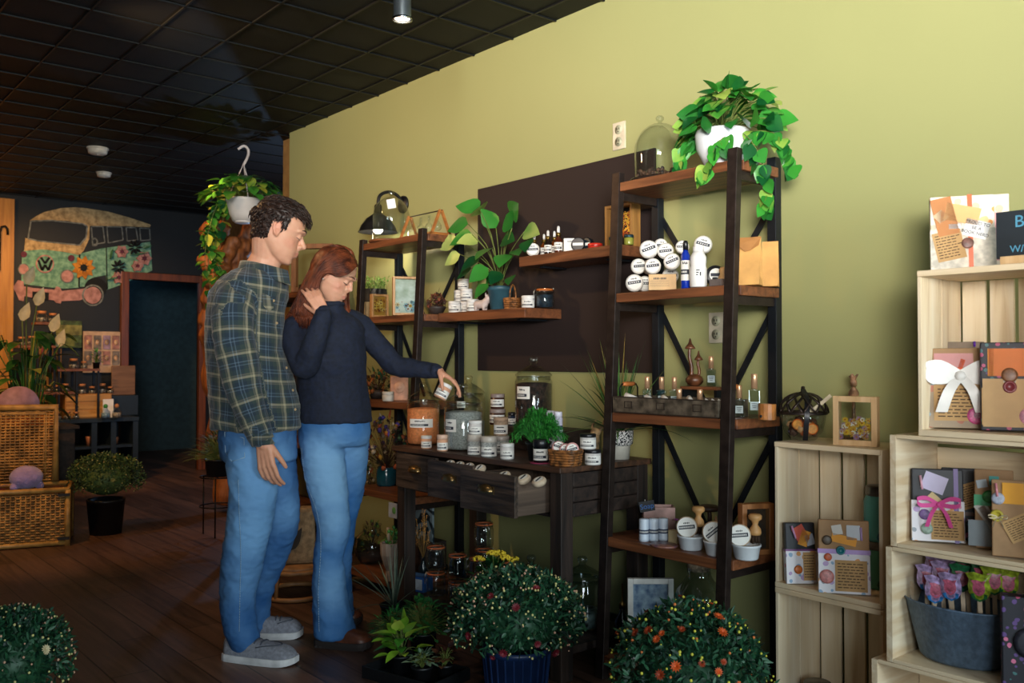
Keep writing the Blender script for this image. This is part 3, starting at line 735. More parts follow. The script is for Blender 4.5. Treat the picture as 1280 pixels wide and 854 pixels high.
# mesh like floral spray inside the blue canister is dried foam
def darkjar(): return jar(.037, .072, mat('cocoa scrub jar', '#4b2f28', .25), mat('smoky clear lid', '#9c8c86', .25), shoulder=False, half=1.2, lidh=.018, lr=(.2, .85))()
put('dj', darkjar, 622, 2.64, RZ_, 'dark cocoa jar under another, on the riser beside the petal canister', dr=-.2)
put('dj', darkjar, 622, 2.64, RZ_+.073, 'dark cocoa jar topmost of its stack of two on the riser', dr=-.1, scale=(.88, .88, .95))
put('ndj', jar(.018, .06, mat('ink blue jar', '#22324a', .3), Bp, half=1.2), 640, 2.66, RZ_, 'narrow dark blue jar squeezed between the cocoa jars and the petal canister')
tj = jar(.031, .078, mat('sand scrub in clear jar', '#b79a80', .5, var=.2, scale=120), mat('sandy lid', '#c4a388', .4), half=1.2, lidh=.014)
put('tj', tj, 626, 2.47, PLA+.075, 'sandy scrub jar standing on a lower jar in front of the cocoa stack')
put('lj', jar(.033, .074, greys, mat('clear grey lid', '#b5aca4', .3), half=1.2, lidh=.02), 627, 2.47, PLA, 'grey salt jar carrying the sandy scrub jar on its lid', dr=.1)
fj = jar(.031, .066, mat('grey salt clear jar', '#b9b4ac', .4, var=.2, scale=150), Wp, half=1.15, lidh=.015)
put('fj', jar(.030, .086, greys, mat('hazy clear lid', '#c6bcb0', .3), half=1.15, lidh=.028, lr=(.08, .62)), 593, 2.335, PLA, 'clear lidded grey salt jar with another jar on top, before the grey canister')
put('fjt', jar(.028, .058, mat('white cream jar', '#dcd8d4', .4), Wp, half=1.15, lidh=.013), 594, 2.335, PLA+.0865, 'white cream jar perched on top of the clear lidded salt jar')
put('fj2', jar(.0335, .084, greys, mat('hazy clear lid', '#c6bcb0', .3), half=1.2, lidh=.024, lr=(.08, .7)), 611, 2.335, PLA, 'wide grey salt jar second in the front row on the console')
put('fj3', jar(.0285, .064, mat('white cream jar', '#dcd8d4', .4), Wp, half=1.2, lidh=.014), 634, 2.335, PLA, 'white lidded cream jar third in the front row, beside the green herb pot')
put('fj4', jar(.0245, .058, mat('soft peach jar', '#e9b08b', .5), Wp, half=1.2, lidh=.013), 533, 2.335, PLA, 'small white capped peach jar standing before the peach canister')
put('fj5', jar(.024, .072, mat('soft peach jar', '#e9b08b', .5), mat('pale peach lid', '#e6bea4', .4), half=1.2, lidh=.02), 553, 2.325, PLA, 'slim peach jar before the gap between the two big canisters')
# coaster and black label jar
q = MB(); q.lathe([(0, 0), (.043, 0), (.043, .003), (0, .003)], n=24); y_ = YX(676, 2.345, PLA); tag(q.build('coaster', mat('pink coaster', '#8d2a4c', .6)), 'round magenta coaster under the black glass candle', 'coaster', loc=(2.345, y_, PLA+.0005))
put('blk', jar(.030, .088, mat('black glass', '#101216', .15), Bp, half=1.2, lidh=.026, lr=(.15, .85)), 676, 2.345, PLA+.0035, 'black glass candle jar with white label on the magenta coaster', Y=y_)
# white tubes in two tiers
def tubej():
    e = empty('lotion_tube'); tag(e, 'x', 'tube'); q = MB(); q.lathe([(0, 0), (.0185, 0), (.019, .002), (.019, .066), (0, .066)], n=20); q.build('tube_body', mat('lilac white tube', '#d9d7ea', .35, var=.03), e)
    q = MB(); q.lathe([(0, .066), (.0175, .066), (.0175, .09), (.016, .092), (0, .092)], n=20); q.build('cap', mat('lilac white cap', '#e4e0ee', .3, var=.03), e)
    q = MB(); curved(q, .0195, .02, .036, -1.3, 1.3, 0); q.build('label', [mat('slate label', '#3c4560', .6)], e); return e
yb = YX(710, 2.63, PLA)
for k in range(6):
    i, t = k % 3, k//3
    X_ = 2.575-.015*i; y = yb+(1-i)*.0405+.01*t
    put('tube', tubej, 0, X_, PLA+.0935*t+(.0 if t == 0 else .0005), ('left', 'middle', 'right')[i]+(' white lilac tube of the upper tier' if t else ' white lilac tube of the lower tier')+' beside the herb plant', 'white tubes stacked beside the herb plant', Y=y)
put('wb1', jar(.031, .058, mat('white cream jar', '#dcd8d4', .4), Bp, half=1.2, lidh=.013, lr=(.1, .8)), 741, 2.46, PLA, 'white jar with black lid under its twin, right of the small basket')
put('wb1', None, 735, 2.46, PLA+.0585, 'white jar with black lid resting on its twin, right of the small basket')
# animal skull
def skull():
    q = MB(); chain(q, [Vector((0, 0, .035)), Vector((0, .0, .075)), Vector((0, .01, .11))], [.022, .026, .018]); chain(q, [Vector((0, -.015, .03)), Vector((0, -.045, .012))], [.016, .009])
    for s_ in (-1, 1): chain(q, [Vector((s_*.015, .01, .10)), Vector((s_*.025, .03, .135)), Vector((s_*.018, .045, .155))], [.008, .006, .003]); chain(q, [Vector((s_*.012, -.01, .02)), Vector((s_*.016, -.04, .004))], [.006, .004])
    me = fuse(q, .004, 3); o = bpy.data.objects.new('skull_ornament', me); COL.objects.link(o); me.materials.clear(); me.materials.append(mat('aged bone', '#b08d62', .6, var=.4, scale=40, bump=.6))
    me.name = 'skull_ornament'; return tag(o, 'small tan horned animal skull ornament behind the black lidded white jars', 'ornament')
o = skull(); X_ = 2.60; y = YX(742, X_, .9); o.location = (X_, y, PLA+.0+.0); o.rotation_euler = (0, 0, facing(X_, y)+PI/2-.6)
# herb plant
def pot(r0, r1, h, rim=.004, rimh=.012, n=28):
    return [(0, 0), (r0, 0), (r1-.003, h-rimh), (r1+rim-.003, h-rimh), (r1+rim, h), (r1-.004, h), (r1-.006, h*.86), (0, h*.86)]
blackpot = mat('black nursery pot', '#121417', .45)
e = empty('potted_herb'); X_ = 2.40; y = YX(673, X_, .85); tag(e, 'bushy bright green feathery herb in a black nursery pot on the console', 'potted plant', loc=(X_, y, PLA+.0005))
q = MB(); q.lathe(pot(.038, .05, .075)); q.build('pot', blackpot, e)
q = MB(); random.seed(21)
for i in range(150):
    a = random.uniform(0, 2*PI); u = random.random()**.6; tip = Vector((.12*u*math.cos(a)*.75, .14*u*math.sin(a), .19-.10*u*u+random.uniform(-.02, .015)))
    b0 = Vector((.02*math.cos(a), .02*math.sin(a), .065)); P = smoothpath([b0, b0*.4+tip*.6+Vector((0, 0, .03)), tip], 7); q.tube(P, [.0012]*8, 4)
    for k in range(2, 8):
        for s_ in range(5):
            d = (Vector(P[k])-Vector(P[k-1])).normalized()+rv(.85); q.leaf(P[k], d, .02, .0032, .1, (0.3, 1, 0))
q.build('foliage', leafmat('bright herb leaf', '#3fa03c', '#0f5a22', .5, 20), e)
q = MB(); q.add([(.06, -.02, .11), (.062, .012, .125), (.07, .004, .085)], [(0, 1, 2)]); q.build('plant_tag', Mw, e)
# woven basket of wrapped bath bombs
def woven(w, d, h, m, e, rows=6, handle=False):
    q = MB(); n = 34
    def per(t, k):
        a = 2*PI*t; x = math.copysign(abs(math.cos(a))**.45, math.cos(a))*w/2*k; y = math.copysign(abs(math.sin(a))**.45, math.sin(a))*d/2*k; return x, y
    for r_ in range(rows):
        z = h*(r_+.5)/rows; k = .86+.14*(r_+.5)/rows; P = []
        for i in range(n+1):
            x, y = per(i/n, k*(1+.02*(1 if (i+r_) % 2 else -1))); P.append((x, y, z))
        q.tube(P, h/rows*.5, 5, cap=False)
    for i in range(n//2):
        x0, y0 = per(i*2/n, .86); x1, y1 = per(i*2/n, 1.0); q.tube([(x0, y0, 0), (x1, y1, h)], .0025, 4)
    q.add([per(i/n, .85)+(.003,) for i in range(n)], [tuple(range(n))]); q.build('woven_body', m, e)
    q = MB(); q.tube([per(i/n, 1.0)+(h,) for i in range(n+1)], .0045, 6, cap=False); q.build('rim', m, e)
    if handle: q = MB(); q.tube([(0, d/2*math.cos(a), h*.9+handle*math.sin(a)) for a in [PI*i/12 for i in range(13)]], .004, 6); q.build('handle', m, e)
wick = mat('honey wicker', '#b0713a', .55, var=.4, scale=60)
X_ = 2.36; y = YX(707, X_, .82); e = empty('wicker_basket'); tag(e, 'small square honey wicker basket of pink bath bombs at the front of the console', 'basket', loc=(X_, y, PLA+.0005), rz=.35); woven(.095, .115, .058, wick, e)
def bomb(col, r=.026, th=.02):
    def mk():
        e = empty('bath_bomb'); tag(e, 'x', 'bath bomb'); q = MB()
        q.lathe([(0, -th/2), (r*.8, -th/2), (r, -th*.22), (r, th*.22), (r*.8, th/2), (0, th/2)], n=18); q.build('wrapped_disc', col, e)
        q = MB(); q.lathe([(0, th/2+.0006), (r*.78, th/2+.0006)], n=18, mi=0)
        q.box((0, 0, th/2+.001), (r*1.5, r*.34, .0006), 1)
        for k in range(5): q.box((-r*.5+k*r*.24, 0, th/2+.0016), (r*.12, r*.1, .0004), 0)
        for k in range(4): q.box((-r*.28+k*r*.17, r*.42, th/2+.0012), (r*.12, r*(.1+.06*(k % 2)), .0005), 2)
        q.build('label', LB, e); return e
    return mk
def disc(key, mk, P, tilt, roll, label, group=None, scale=1.):
    """stand a disc up with its label towards the aisle; P = centre"""
    f = facing(P[0], P[1])
    M = Matrix.Rotation(f+tilt[0], 4, 'Z') @ Matrix.Rotation(PI/2-tilt[1], 4, 'Y') @ Matrix.Rotation(PI/2+roll, 4, 'Z')
    return inst(key, mk, P, 0, label, scale, group, rot=M.to_euler())
pinkb = mat('pink bath bomb', '#e0a5a2', .7, var=.1)
for k, (dx, dy, dz) in enumerate(((-.006, .032, .066), (.0, -.002, .058), (.004, -.032, .064))):
    disc('pb', bomb(pinkb, .026), (X_+dx, y+dy, PLA+dz), (0, .5-.2*k), .3*k-.3, ('pink wrapped bath bomb standing highest in the small wicker basket', 'pink wrapped bath bomb in the middle of the small wicker basket', 'pink wrapped bath bomb at the right side of the small wicker basket')[k])
# soaps in the drawers
soapm = mat('cream wrapped soap', '#d8c3a8', .6, var=.12)
def soap():
    e = empty('soap_bar'); tag(e, 'x', 'soap'); q = MB(); q.lathe([(0, -.012), (.026, -.012), (.031, -.004), (.031, .004), (.026, .012), (0, .012)], n=18); q.build('bar', soapm, e)
    q = MB(); q.lathe([(0, .0128), (.02, .0128)], n=16, mi=0); q.box((0, 0, .0135), (.034, .009, .0005), 1); q.build('label', LB, e); return e
ys = [YX(p, 2.262, .79) for p in (562, 574, 586, 600)]
for y, l in zip(ys, ('farthest left', 'second from the left', 'third from the left', 'at the right')):
    inst('soap', soap, (2.262, y, .757), 0, 'cream wrapped soap %s in the middle console drawer' % l, .82, 'soaps in the console drawers', rot=(0, -.55, .2))
for px, l in ((630, 'at the left'), (655, 'in the middle'), (674, 'at the right')):
    inst('soap', soap, (2.20, YX(px, 2.20, .79), .756), 0, 'pale wrapped soap %s of the wide open console drawer' % l, .88, 'soaps in the console drawers', rot=(0, -.45, .1))
# black and white patterned planter with spiky leaves at the table's right end
def maze():
    m, nt, b = newmat('black and white maze pattern'); L = nt.links.new; tc = N(nt, 'ShaderNodeTexCoord')
    w = N(nt, 'ShaderNodeTexWave', Scale=22., Distortion=14.); w.inputs['Detail Scale'].default_value = 3.; L(tc.outputs['Object'], w.inputs[0])
    r = N(nt, 'ShaderNodeValToRGB'); r.color_ramp.interpolation = 'CONSTANT'; e = r.color_ramp.elements; e[0].color = hexc('#1b1d20'); e[1].position = .5; e[1].color = hexc('#dcdad6'); L(w.outputs['Fac'], r.inputs[0]); L(r.outputs[0], b.inputs['Base Color']); return m
e = empty('potted_spiky_plant'); X_ = 2.69; y = YX(773, X_, .85); tag(e, 'spiky long leaved plant in a black and white patterned pot behind the rack post', 'potted plant', loc=(X_, y, PLA+.0005))
q = MB(); q.lathe([(0, 0), (.044, 0), (.048, .05), (.05, .055)], n=28, mi=0); q.lathe([(.05, .055), (.058, .062), (.062, .115), (.056, .117), (.053, .10), (0, .10)], n=28, mi=1); q.build('pot', [mat('cream ceramic', '#c9c4b8', .4), maze()], e)
def spiky(e, n, L0, L1, w, m, z, spread=1., seed=1, name='leaves'):
    random.seed(seed); q = MB()
    for i in range(n):
        a = random.uniform(0, 2*PI); el = random.uniform(.25, 1.45); L_ = random.uniform(L0, L1)
        d = Vector((math.cos(a)*math.cos(el)*(spread if math.cos(a) < 0 else spread*.25), math.sin(a)*math.cos(el)*spread, math.sin(el))); q.leaf((.008*math.cos(a), .008*math.sin(a), z), d, L_, w, random.uniform(.2, .9)*(1.5-el), (.7, 1, .9, .75, .5, .25, 0), .5)
    return q.build(name, m, e)
spiky(e, 52, .24, .42, .013, leafmat('spiky olive leaf', '#5f8a45', '#1f4a2c', .45, 12, c3='#b08d4a'), .10, seed=5)
# ---- mason clamp jars on the lower shelf of the console
def clampjar(h=.118, r=.044, gasket='#c8693a'):
    def mk():
        e = empty('clamp_jar'); tag(e, 'x', 'jar'); hb = h*.84; q = MB(); q.lathe([(0, .002), (r*.9, .002), (r, .01), (r, hb*.8), (r*.9, hb*.93), (r*.86, hb)], n=24); q.build('glass_body', G, e)
        q = MB(); q.lathe([(r*.86, hb), (r*.95, hb+.002), (r*.95, hb+.006), (r*.86, hb+.008)], n=24); q.build('rubber_gasket', mat('orange rubber '+gasket, gasket, .5), e)
        q = MB(); q.lathe([(r*.93, hb+.008), (r*.93, hb+.013), (r*.6, h), (0, h)], n=24); q.build('lid', G, e)
        q = MB(); 
        for s_ in (-1, 1): q.tube([(r*.95, s_*.012, hb*.82), (r*1.18, s_*.012, hb*.6), (r*1.2, s_*.008, hb*.95), (r*.95, s_*.01, hb+.012)], .0014, 5)
        q.tube([(-r*.95, -.012, hb+.012), (-r*1.08, 0, hb*.9), (-r*.95, .012, hb+.012)], .0014, 5); q.tube([(r*.93*math.cos(a), r*.93*math.sin(a), hb-.004) for a in [2*PI*i/20 for i in range(21)]], .0012, 5); q.build('wire_clamp', mat('steel wire', '#a9a6a0', .3, 1), e); return e
    return mk
CJ = [(545, 2.42, 0), (572, 2.39, 0), (598, 2.42, 0), (625, 2.46, 0), (545, 2.42, 1), (572, 2.39, 1), (598, 2.42, 1), (625, 2.46, 1), (605, 2.55, 2), (605, 2.55, 0), (605, 2.55, 1)]
for k, (px, X_, t) in enumerate(CJ):
    px2 = px
    put('cj', clampjar(), px2, X_, .1155+.1185*t, ('leftmost', 'second', 'third', 'rightmost', 'leftmost', 'second', 'third', 'rightmost', 'topmost', 'rearmost', 'rearmost')[k]+' empty clear clamp jar '+('in the bottom layer', 'in the second layer', 'crowning the stacks')[t]+' under the console', 'clamp jars stacked under the console', rz=2.6+k)
put('can_d', canister(.082, .21, None, .5, None, gmat=GT), 664, 2.55, .1155, 'wide smoky glass canister with knobbed lid under the console, right of the clamp jars')
put('can_e', canister(.085, .25, mat('white paper flowers', '#9fb0ad', .8, var=.6, scale=30), .35, None, gmat=GT), 728, 2.60, .1155, 'glass canister holding white paper flowers under the right end of the console')
X_ = 2.52; y = YX(531, X_, .25)
# line drawing card leaning behind the jars
def swirl():
    m, nt, b = newmat('ink swirl drawing'); L = nt.links.new; tc = N(nt, 'ShaderNodeTexCoord'); w = N(nt, 'ShaderNodeTexWave', Scale=6., Distortion=9., wave_type='RINGS'); w.inputs['Detail Scale'].default_value = 1.6; L(tc.outputs['Object'], w.inputs[0])
    r = N(nt, 'ShaderNodeValToRGB'); e = r.color_ramp.elements; e[0].position = .35; e[0].color = hexc('#1d3038'); e[1].position = .6; e[1].color = hexc('#8b9ca0'); L(w.outputs['Fac'], r.inputs[0]); L(r.outputs[0], b.inputs['Base Color']); return m
q = MB(); q.box((0, 0, .13), (.012, .17, .26)); tag(q.build('art_print', swirl(), None, .002), 'upright grey print with dark branching swirls behind the dried grass under the console', 'picture', loc=(2.70, YX(530, 2.70, .45), .26), rz=0)
q = MB(); q.box((0, 0, .072), (.16, .18, .144)); tag(q.build('storage_box', dark_w, None, .003), 'dark box on the lower shelf of the console propping the swirl print', 'box', loc=(2.70, YX(530, 2.70, .45), .1155))
q = MB(); q.box((0, 0, .035), (.07, .12, .07), 0); q.box((-.036, 0, .035), (.003, .1, .05), 1); tag(q.build('gift_box', [mat('cobalt box', '#2c5fa8', .5), mat('white box face', '#c9d2dc', .6)], None, .002), 'small blue and white box on the lower shelf left of the clamp jars', 'box', loc=(2.42, YX(523, 2.42, .2), .1155), rz=.3)
e = empty('dried_grass'); tag(e, 'tuft of golden dried grass in a dark bottle beside the swirl print', 'dried plant', loc=(2.50, YX(529, 2.50, .3), .1155))
q = MB(); q.lathe([(0, 0), (.022, 0), (.024, .08), (.009, .11), (.009, .13), (0, .13)], n=16); q.build('bottle', mat('dark bottle glass', '#18222a', .15), e)
q = MB(); random.seed(8)
for i in range(14):
    tip = Vector((random.uniform(-.05, .02), random.uniform(-.05, .03), random.uniform(.24, .36))); q.tube([(0, 0, .12), tip*.6+Vector((0, 0, .04)), tip], .0009, 4)
    for k in range(12): q.leaf(tip-Vector((0, 0, .006*k)), rv(1)+Vector((0, 0, .8)), .012, .005, 0, (0, 1, 0))
q.build('seed_heads', mat('gold dried grass', '#c99a52', .7), e)
# ================================================================ right ladder shelf
def cloche(r, h, base_m, fillm=None, tray=True):
    def mk():
        e = empty('glass_cloche'); tag(e, 'x', 'cloche'); q = MB(); q.lathe([(0, 0), (r*1.18, 0), (r*1.22, .006), (r*1.2, .012), (0, .012)], n=40); q.build('base', base_m, e)
        if fillm:
            q = MB(); random.seed(4)
            for i in range(110):
                a = random.uniform(0, 2*PI); u = random.random()**.5*r*.9; q.ball((u*math.cos(a), u*math.sin(a), .012+random.uniform(.004, .03)), random.uniform(.006, .012), 6, jit=.3)
            q.build('dried_filling', fillm, e)
        q = MB(); hh = h-.03; P = [(r, .013), (r*1.0, hh*.55)]
        for i in range(1, 10): a = PI/2*i/9; P.append((r*math.cos(a)*.98+r*.02*(1-i/9), hh*.55+(hh*.45)*math.sin(a)))
        P[-1] = (.006, P[-1][1]); q.lathe(P, n=44); q.lathe([(r+.004, .013), (r+.004, .018), (r, .019)], n=44); dm = q.build('glass_dome', G, e)
        q = MB(); q.lathe([(.006, hh), (.007, hh+.006), (.015, hh+.014), (.016, hh+.022), (.009, hh+.03), (0, hh+.031)], n=18); q.build('knob', G, dm); return e
    return mk
potp = mat('dried petals and moss', '#6f4f3a', .8, var=.6, scale=50)
put('clocheR', cloche(.098, .262, mat('dark glass tray', '#2a211d', .2), potp), 825, 2.685, 1.885, 'tall glass cloche over dried petals on top of the right ladder shelf')
# pothos in white pot
def heart(): return (.0, .85, 1.05, .98, .72, .4, 0)
def vine_leaf(q, p, d, L, w, droop, up=(0, 0, 1)): q.leaf(p, d, L, w, droop, heart(), .18, up=tuple(up))
pothos = leafmat('glossy pothos leaf', '#3f9a35', '#0f4f25', .3, 9, c3='#a9c257')
e = empty('potted_pothos'); X_ = 2.66; y = YX(903, X_, 2.0); tag(e, 'trailing green pothos in a white pot on top of the right ladder shelf', 'potted plant', loc=(X_, y, 1.8855))
q = MB(); q.lathe([(0, 0), (.055, 0), (.062, .01), (.092, .07), (.098, .12), (.094, .135), (.088, .135), (.088, .11), (0, .11)], n=36); q.build('pot', mat('glossy white ceramic', '#e4e6ea', .2, var=.03), e)
q = MB(); st = MB(); random.seed(17)
def loc_leafcloud(q, st, n, c, rx, ry, rz_, L0, L1, base, dr=.5, down=.25):
    for i in range(n):
        v = rv(1); v.z = abs(v.z)*1.0-.25; p = Vector((c[0]+v.x*rx*random.uniform(.5, 1), c[1]+v.y*ry*random.uniform(.5, 1), c[2]+v.z*rz_))
        st.tube(smoothpath([base, (Vector(base)+p)/2+Vector((0, 0, .03)), p], 5), .0016, 4)
        d = Vector((v.x, v.y, -down+v.z*.4))+rv(.35); L_ = random.uniform(L0, L1); vine_leaf(q, p, d, L_, L_*.8, dr, v+rv(.35)+Vector((-.4, 0, .3)))
loc_leafcloud(q, st, 125, (-.01, -.03, .17), .11, .19, .14, .06, .09, (0, 0, .11), .5, .15)
def W2L(px, py, X): # local coords of a picture direction at plane X
    return Vector((X-X_, YX(px, X, 1.9)-y, 0))
for P in ([(0, -.08, .12), (-.05, -.16, .06), (-.03, -.19, -.02), (.02, -.17, -.10), (.06, -.14, -.15)], [(0, -.06, .12), (-.09, -.06, .08), (-.11, -.02, 0), (-.115, -.01, -.03)], [(0, -.08, .12), (.02, -.19, .1), (.05, -.24, .04), (.06, -.25, -.03)], [(0, .07, .12), (-.05, .13, .1), (-.07, .15, .03)]):
    S2 = smoothpath(P, 14); st.tube(S2, .002, 5)
    for k in range(2, 15): 
        for _ in (0, 1) if k % 2 else (0,):
            vine_leaf(q, S2[k], Vector((random.uniform(-1, .3), random.uniform(-.8, .8), -.8)), random.uniform(.05, .07), random.uniform(.042, .058), .6, rv(.5)+Vector((-.9, -.2, .3)))
q.build('leaves', pothos, e); st.build('stems', mat('pothos stem', '#6f7d3a', .6), e)
# second shelf: bath bombs, bottles, bags
Z2 = 1.4555
wb = mat('white wrapped bath bomb', '#e9e4dc', .6, var=.06)
BB = [(811, 2.62, 312, .035, (0, .1), .35, 'topmost at the front left of the heap'), (798, 2.615, 333, .030, (.3, 0), .1, 'at the left of the middle row'), (816, 2.60, 333, .031, (0, .1), .12, 'in the middle of the middle row'), (793, 2.60, 354, .034, (0, .1), .15, 'resting on the shelf at the far left'),
      (832, 2.66, 314, .031, (0, 0), .1, 'second in the top row'), (840, 2.61, 327, .031, (0, .1), .4, 'above the kraft box'), (853, 2.72, 309, .026, (0, .1), 0., 'small, behind the blue bottle'), (879, 2.73, 306, .034, (0, .1), -.3, 'behind the white bottle'), (826, 2.69, 307, .027, (.4, 0), 0., 'peeping from behind the topmost one'),
      (806, 2.66, 355, .031, (.2, .1), 0., 'on the shelf behind the far left one'), (812, 2.71, 334, .03, (.2, .1), 0., 'propping up the top row from behind'), (838, 2.70, 345, .032, (.1, .1), 0., 'behind the kraft box')]
for px, X_, py, r_, tl_, ro, l in BB:
    f = proj(X_, YX(px, X_, 1.5), 1.5)[2]; y = YX(px, X_, 1.5); z = CH+(450-py)/CF*f
    disc('wb', bomb(wb, .034, .03), (X_, y, max(z, Z2+r_*.98)), tl_, ro, 'white wrapped bath bomb '+l, 'white bath bombs heaped on the second shelf', scale=r_/.034)
kraft = mat('kraft paper', '#d9a25c', .8, var=.12, scale=12, bump=.3)
def kbox():
    e = empty('kraft_box'); tag(e, 'x', 'box'); q = MB(); q.box((0, 0, .029), (.05, .10, .058)); q.build('box_body', mat('light kraft card', '#d0a877', .7, var=.08), e, .0015)
    q = MB()
    for k in range(9): q.box((.0256, -.03+k*.0052, .042), (.0006, .0036, .007 if k != 4 else .002))
    for k in range(5): q.box((.0256, -.01, .034-k*.005), (.0004, .07, .0007))
    q.build('printed_lettering', Mk, e); return e
put('kb', kbox, 828, 2.565, Z2, 'small light kraft box printed with dark letters before the bath bombs')
def bottle(prof, m, cap, capm, name='bottle', lab=None, labm=None):
    def mk():
        e = empty(name); tag(e, 'x', 'bottle'); q = MB(); q.lathe(prof, n=26); q.build('bottle_body', m, e); q = MB(); q.lathe(cap, n=22); q.build('cap', capm, e)
        if lab: label_on(e, *lab)
        return e
    return mk
put('blue', bottle([(0, 0), (.0155, 0), (.0165, .003), (.0165, .118), (.009, .134), (.0085, .138), (0, .138)], mat('cobalt glass', '#1434a8', .12), [(0, .138), (.0095, .138), (.0095, .165), (.006, .172), (0, .172)], Bp, 'spray_bottle', (.0165, .028, .10, 1.3, (.3, .55))), 857, 2.56, Z2, 'slim cobalt blue spray bottle beside the white bottle')
put('wbt', bottle([(0, 0), (.028, 0), (.03, .004), (.03, .066), (.027, .074), (.027, .08), (.0285, .088), (.0285, .106), (.018, .126), (0, .126)], Wp, [(0, .126), (.0195, .126), (.0195, .142), (.018, .144), (0, .144)], Wp, 'foam_bottle'), 873, 2.55, Z2, 'white two tier plastic bottle with a white cap')
o = PROTO['wbt']
q = MB(); 
for k in range(3): curved(q, .0306, .04+.008*k, .044+.008*k, -.25, -.05+.1*k, 0, 3)
q.box((.0300, .007, .045), (.0012, .005, .014)); q.build('printed_mark', Mk, o)
def tin():
    e = empty('round_tin'); tag(e, 'x', 'tin'); q = MB(); q.lathe([(0, 0), (.036, 0), (.036, .022), (.034, .024), (0, .024)], n=28); q.build('tin_body', Bp, e)
    q = MB(); q.lathe([(0, .0248), (.024, .0248)], n=22, mi=0); q.box((0, 0, .0252), (.012, .04, .0004), 1); q.box((.013, 0, .0252), (.006, .03, .0004), 1); q.build('label', LB, e); return e
X_ = 2.66; y = YX(893, X_, 1.49); M = Matrix.Rotation(facing(X_, y)+.25, 4, 'Z') @ Matrix.Rotation(PI/2-.12, 4, 'Y')
inst('tin', tin, (X_, y, Z2+.047), 0, 'round black tin standing on edge with a striped label, behind the white bottle', None, None, rot=M.to_euler())
q = MB(); q.lathe([(0, 0), (.015, 0), (.022, .02), (.022, .03), (.014, .048), (.018, .062), (.012, .072), (0, .073)], n=18); q.tube([(.0225*math.cos(a), .0225*math.sin(a), .026) for a in [2*PI*i/16 for i in range(17)]], .0012, 4, 1)
tag(q.build('bath_brush', [mat('turned beech', '#cf9c62', .5, var=.15), Bp]), 'turned beech brush knob between the black tin and the metal post', 'brush', loc=(2.62, YX(905, 2.62, 1.5), Z2))
q = MB(); q.box((0, 0, .012), (.03, .05, .024), 0); q.lathe([(0, .024), (.008, .024), (.008, .032), (0, .032)], (0, .012, 0), 12, 1)
tag(q.build('sample_box', [mat('smoky clear plastic', '#6a5f5a', .2), Bp], None, .002), 'tiny smoky clear plastic box lying before the black tin', 'box', loc=(2.555, YX(897, 2.555, 1.47), Z2))
def bag(w, d, h, flap=True):
    def mk():
        e = empty('paper_bag'); tag(e, 'x', 'paper bag'); q = MB(); t = .010
        q.add([(-d/2, -w/2, 0), (d/2, -w/2, 0), (d/2, w/2, 0), (-d/2, w/2, 0), (-t*.3, -w/2+.0, h*.8), (t*.6, -w/2, h*.8), (t*.6, w/2, h*.8), (-t*.3, w/2, h*.8), (-t*.1, -w/2, h), (t*.15, -w/2, h), (t*.15, w/2, h), (-t*.1, w/2, h), (0-.0, -w/2+.012, h*.35), (0, w/2-.012, h*.35)],
              [(3, 2, 1, 0), (1, 2, 6, 5), (3, 0, 4, 7), (0, 1, 12), (1, 5, 12), (5, 4, 12), (4, 0, 12), (2, 3, 13), (3, 7, 13), (7, 6, 13), (6, 2, 13), (5, 6, 10, 9), (7, 4, 8, 11), (8, 9, 10, 11), (4, 5, 9, 8), (6, 7, 11, 10)]); q.build('bag_body', kraft, e)
        if flap: q = MB(); q.add([(t*.2, -w/2-.001, h+.001), (t*.2, w/2+.001, h+.001), (d*.24, w/2*.9, h*.82), (d*.28, w*.1, h*.72), (d*.28, -w*.1, h*.70), (d*.24, -w/2*.9, h*.84), (-.002, -w/2, h), (-.002, w/2, h)], [(0, 1, 2, 3, 4, 5), (0, 6, 7, 1)]); q.build('folded_flap', mat('kraft flap', '#b47b42', .8, var=.12), e)
        return e
    return mk
put('bag1', bag(.085, .062, .165), 936, 2.62, Z2, 'kraft paper bag with a folded flap at the right end of the second shelf', dr=-.25)
put('bag2', bag(.055, .05, .158, False), 963, 2.72, Z2, 'narrower plain kraft paper bag standing behind the flapped one', dr=-.1)
# third shelf: tool tray of perfumes
Z3 = 1.0005
e = empty('metal_tray'); y0, y1 = YX(919, 2.50, 1.03), YX(753, 2.50, 1.03); y0, y1 = 1.897, 2.385; yc, ly = (y0+y1)/2, (y1-y0); dx = .17
tag(e, 'long rusty grey metal tray with two orange wooden handles on the third shelf', 'tray', loc=(2.505+dx/2, yc, Z3))
rust = mat('weathered grey tin', '#7b6f5f', .55, .35, var=.35, scale=25, bump=.4); rust2 = mat('rusty tin seams', '#40342b', .6, .4)
q = MB(); hT = .062
q.box((0, 0, .002), (dx, ly, .004)); q.box((-dx/2+.0015, 0, hT/2), (.003, ly, hT)); q.box((dx/2-.0015, 0, hT/2), (.003, ly, hT)); q.box((0, -ly/2+.0015, hT/2), (dx-.006, .003, hT)); q.box((0, ly/2-.0015, hT/2), (dx-.006, .003, hT)); q.build('tray_body', rust, e)
for k in (-.34, -.02, .32):
    q = MB(); yy = -ly*k
    for a, b_, c, d_ in ((0, .021, .038, .003), (0, -.021, .038, .003), (.0175, 0, .003, .042), (-.0175, 0, .003, .042)): q.box((-dx/2-.001, yy+a, hT*.52+b_*.55), (.003, c, d_*.6 if d_ > .01 else d_))
    q.build('card_holder', rust2, e)
q = MB()
for yy in (-ly/2+.01, ly/2-.01):
    for z in (.01, hT-.01): q.ball((-dx/2-.001, yy, z), .004, 6)
for z in (.003, hT-.002): q.box((-dx/2-.001, 0, z), (.002, ly, .004))
q.build('rim_and_rivets', rust2, e)
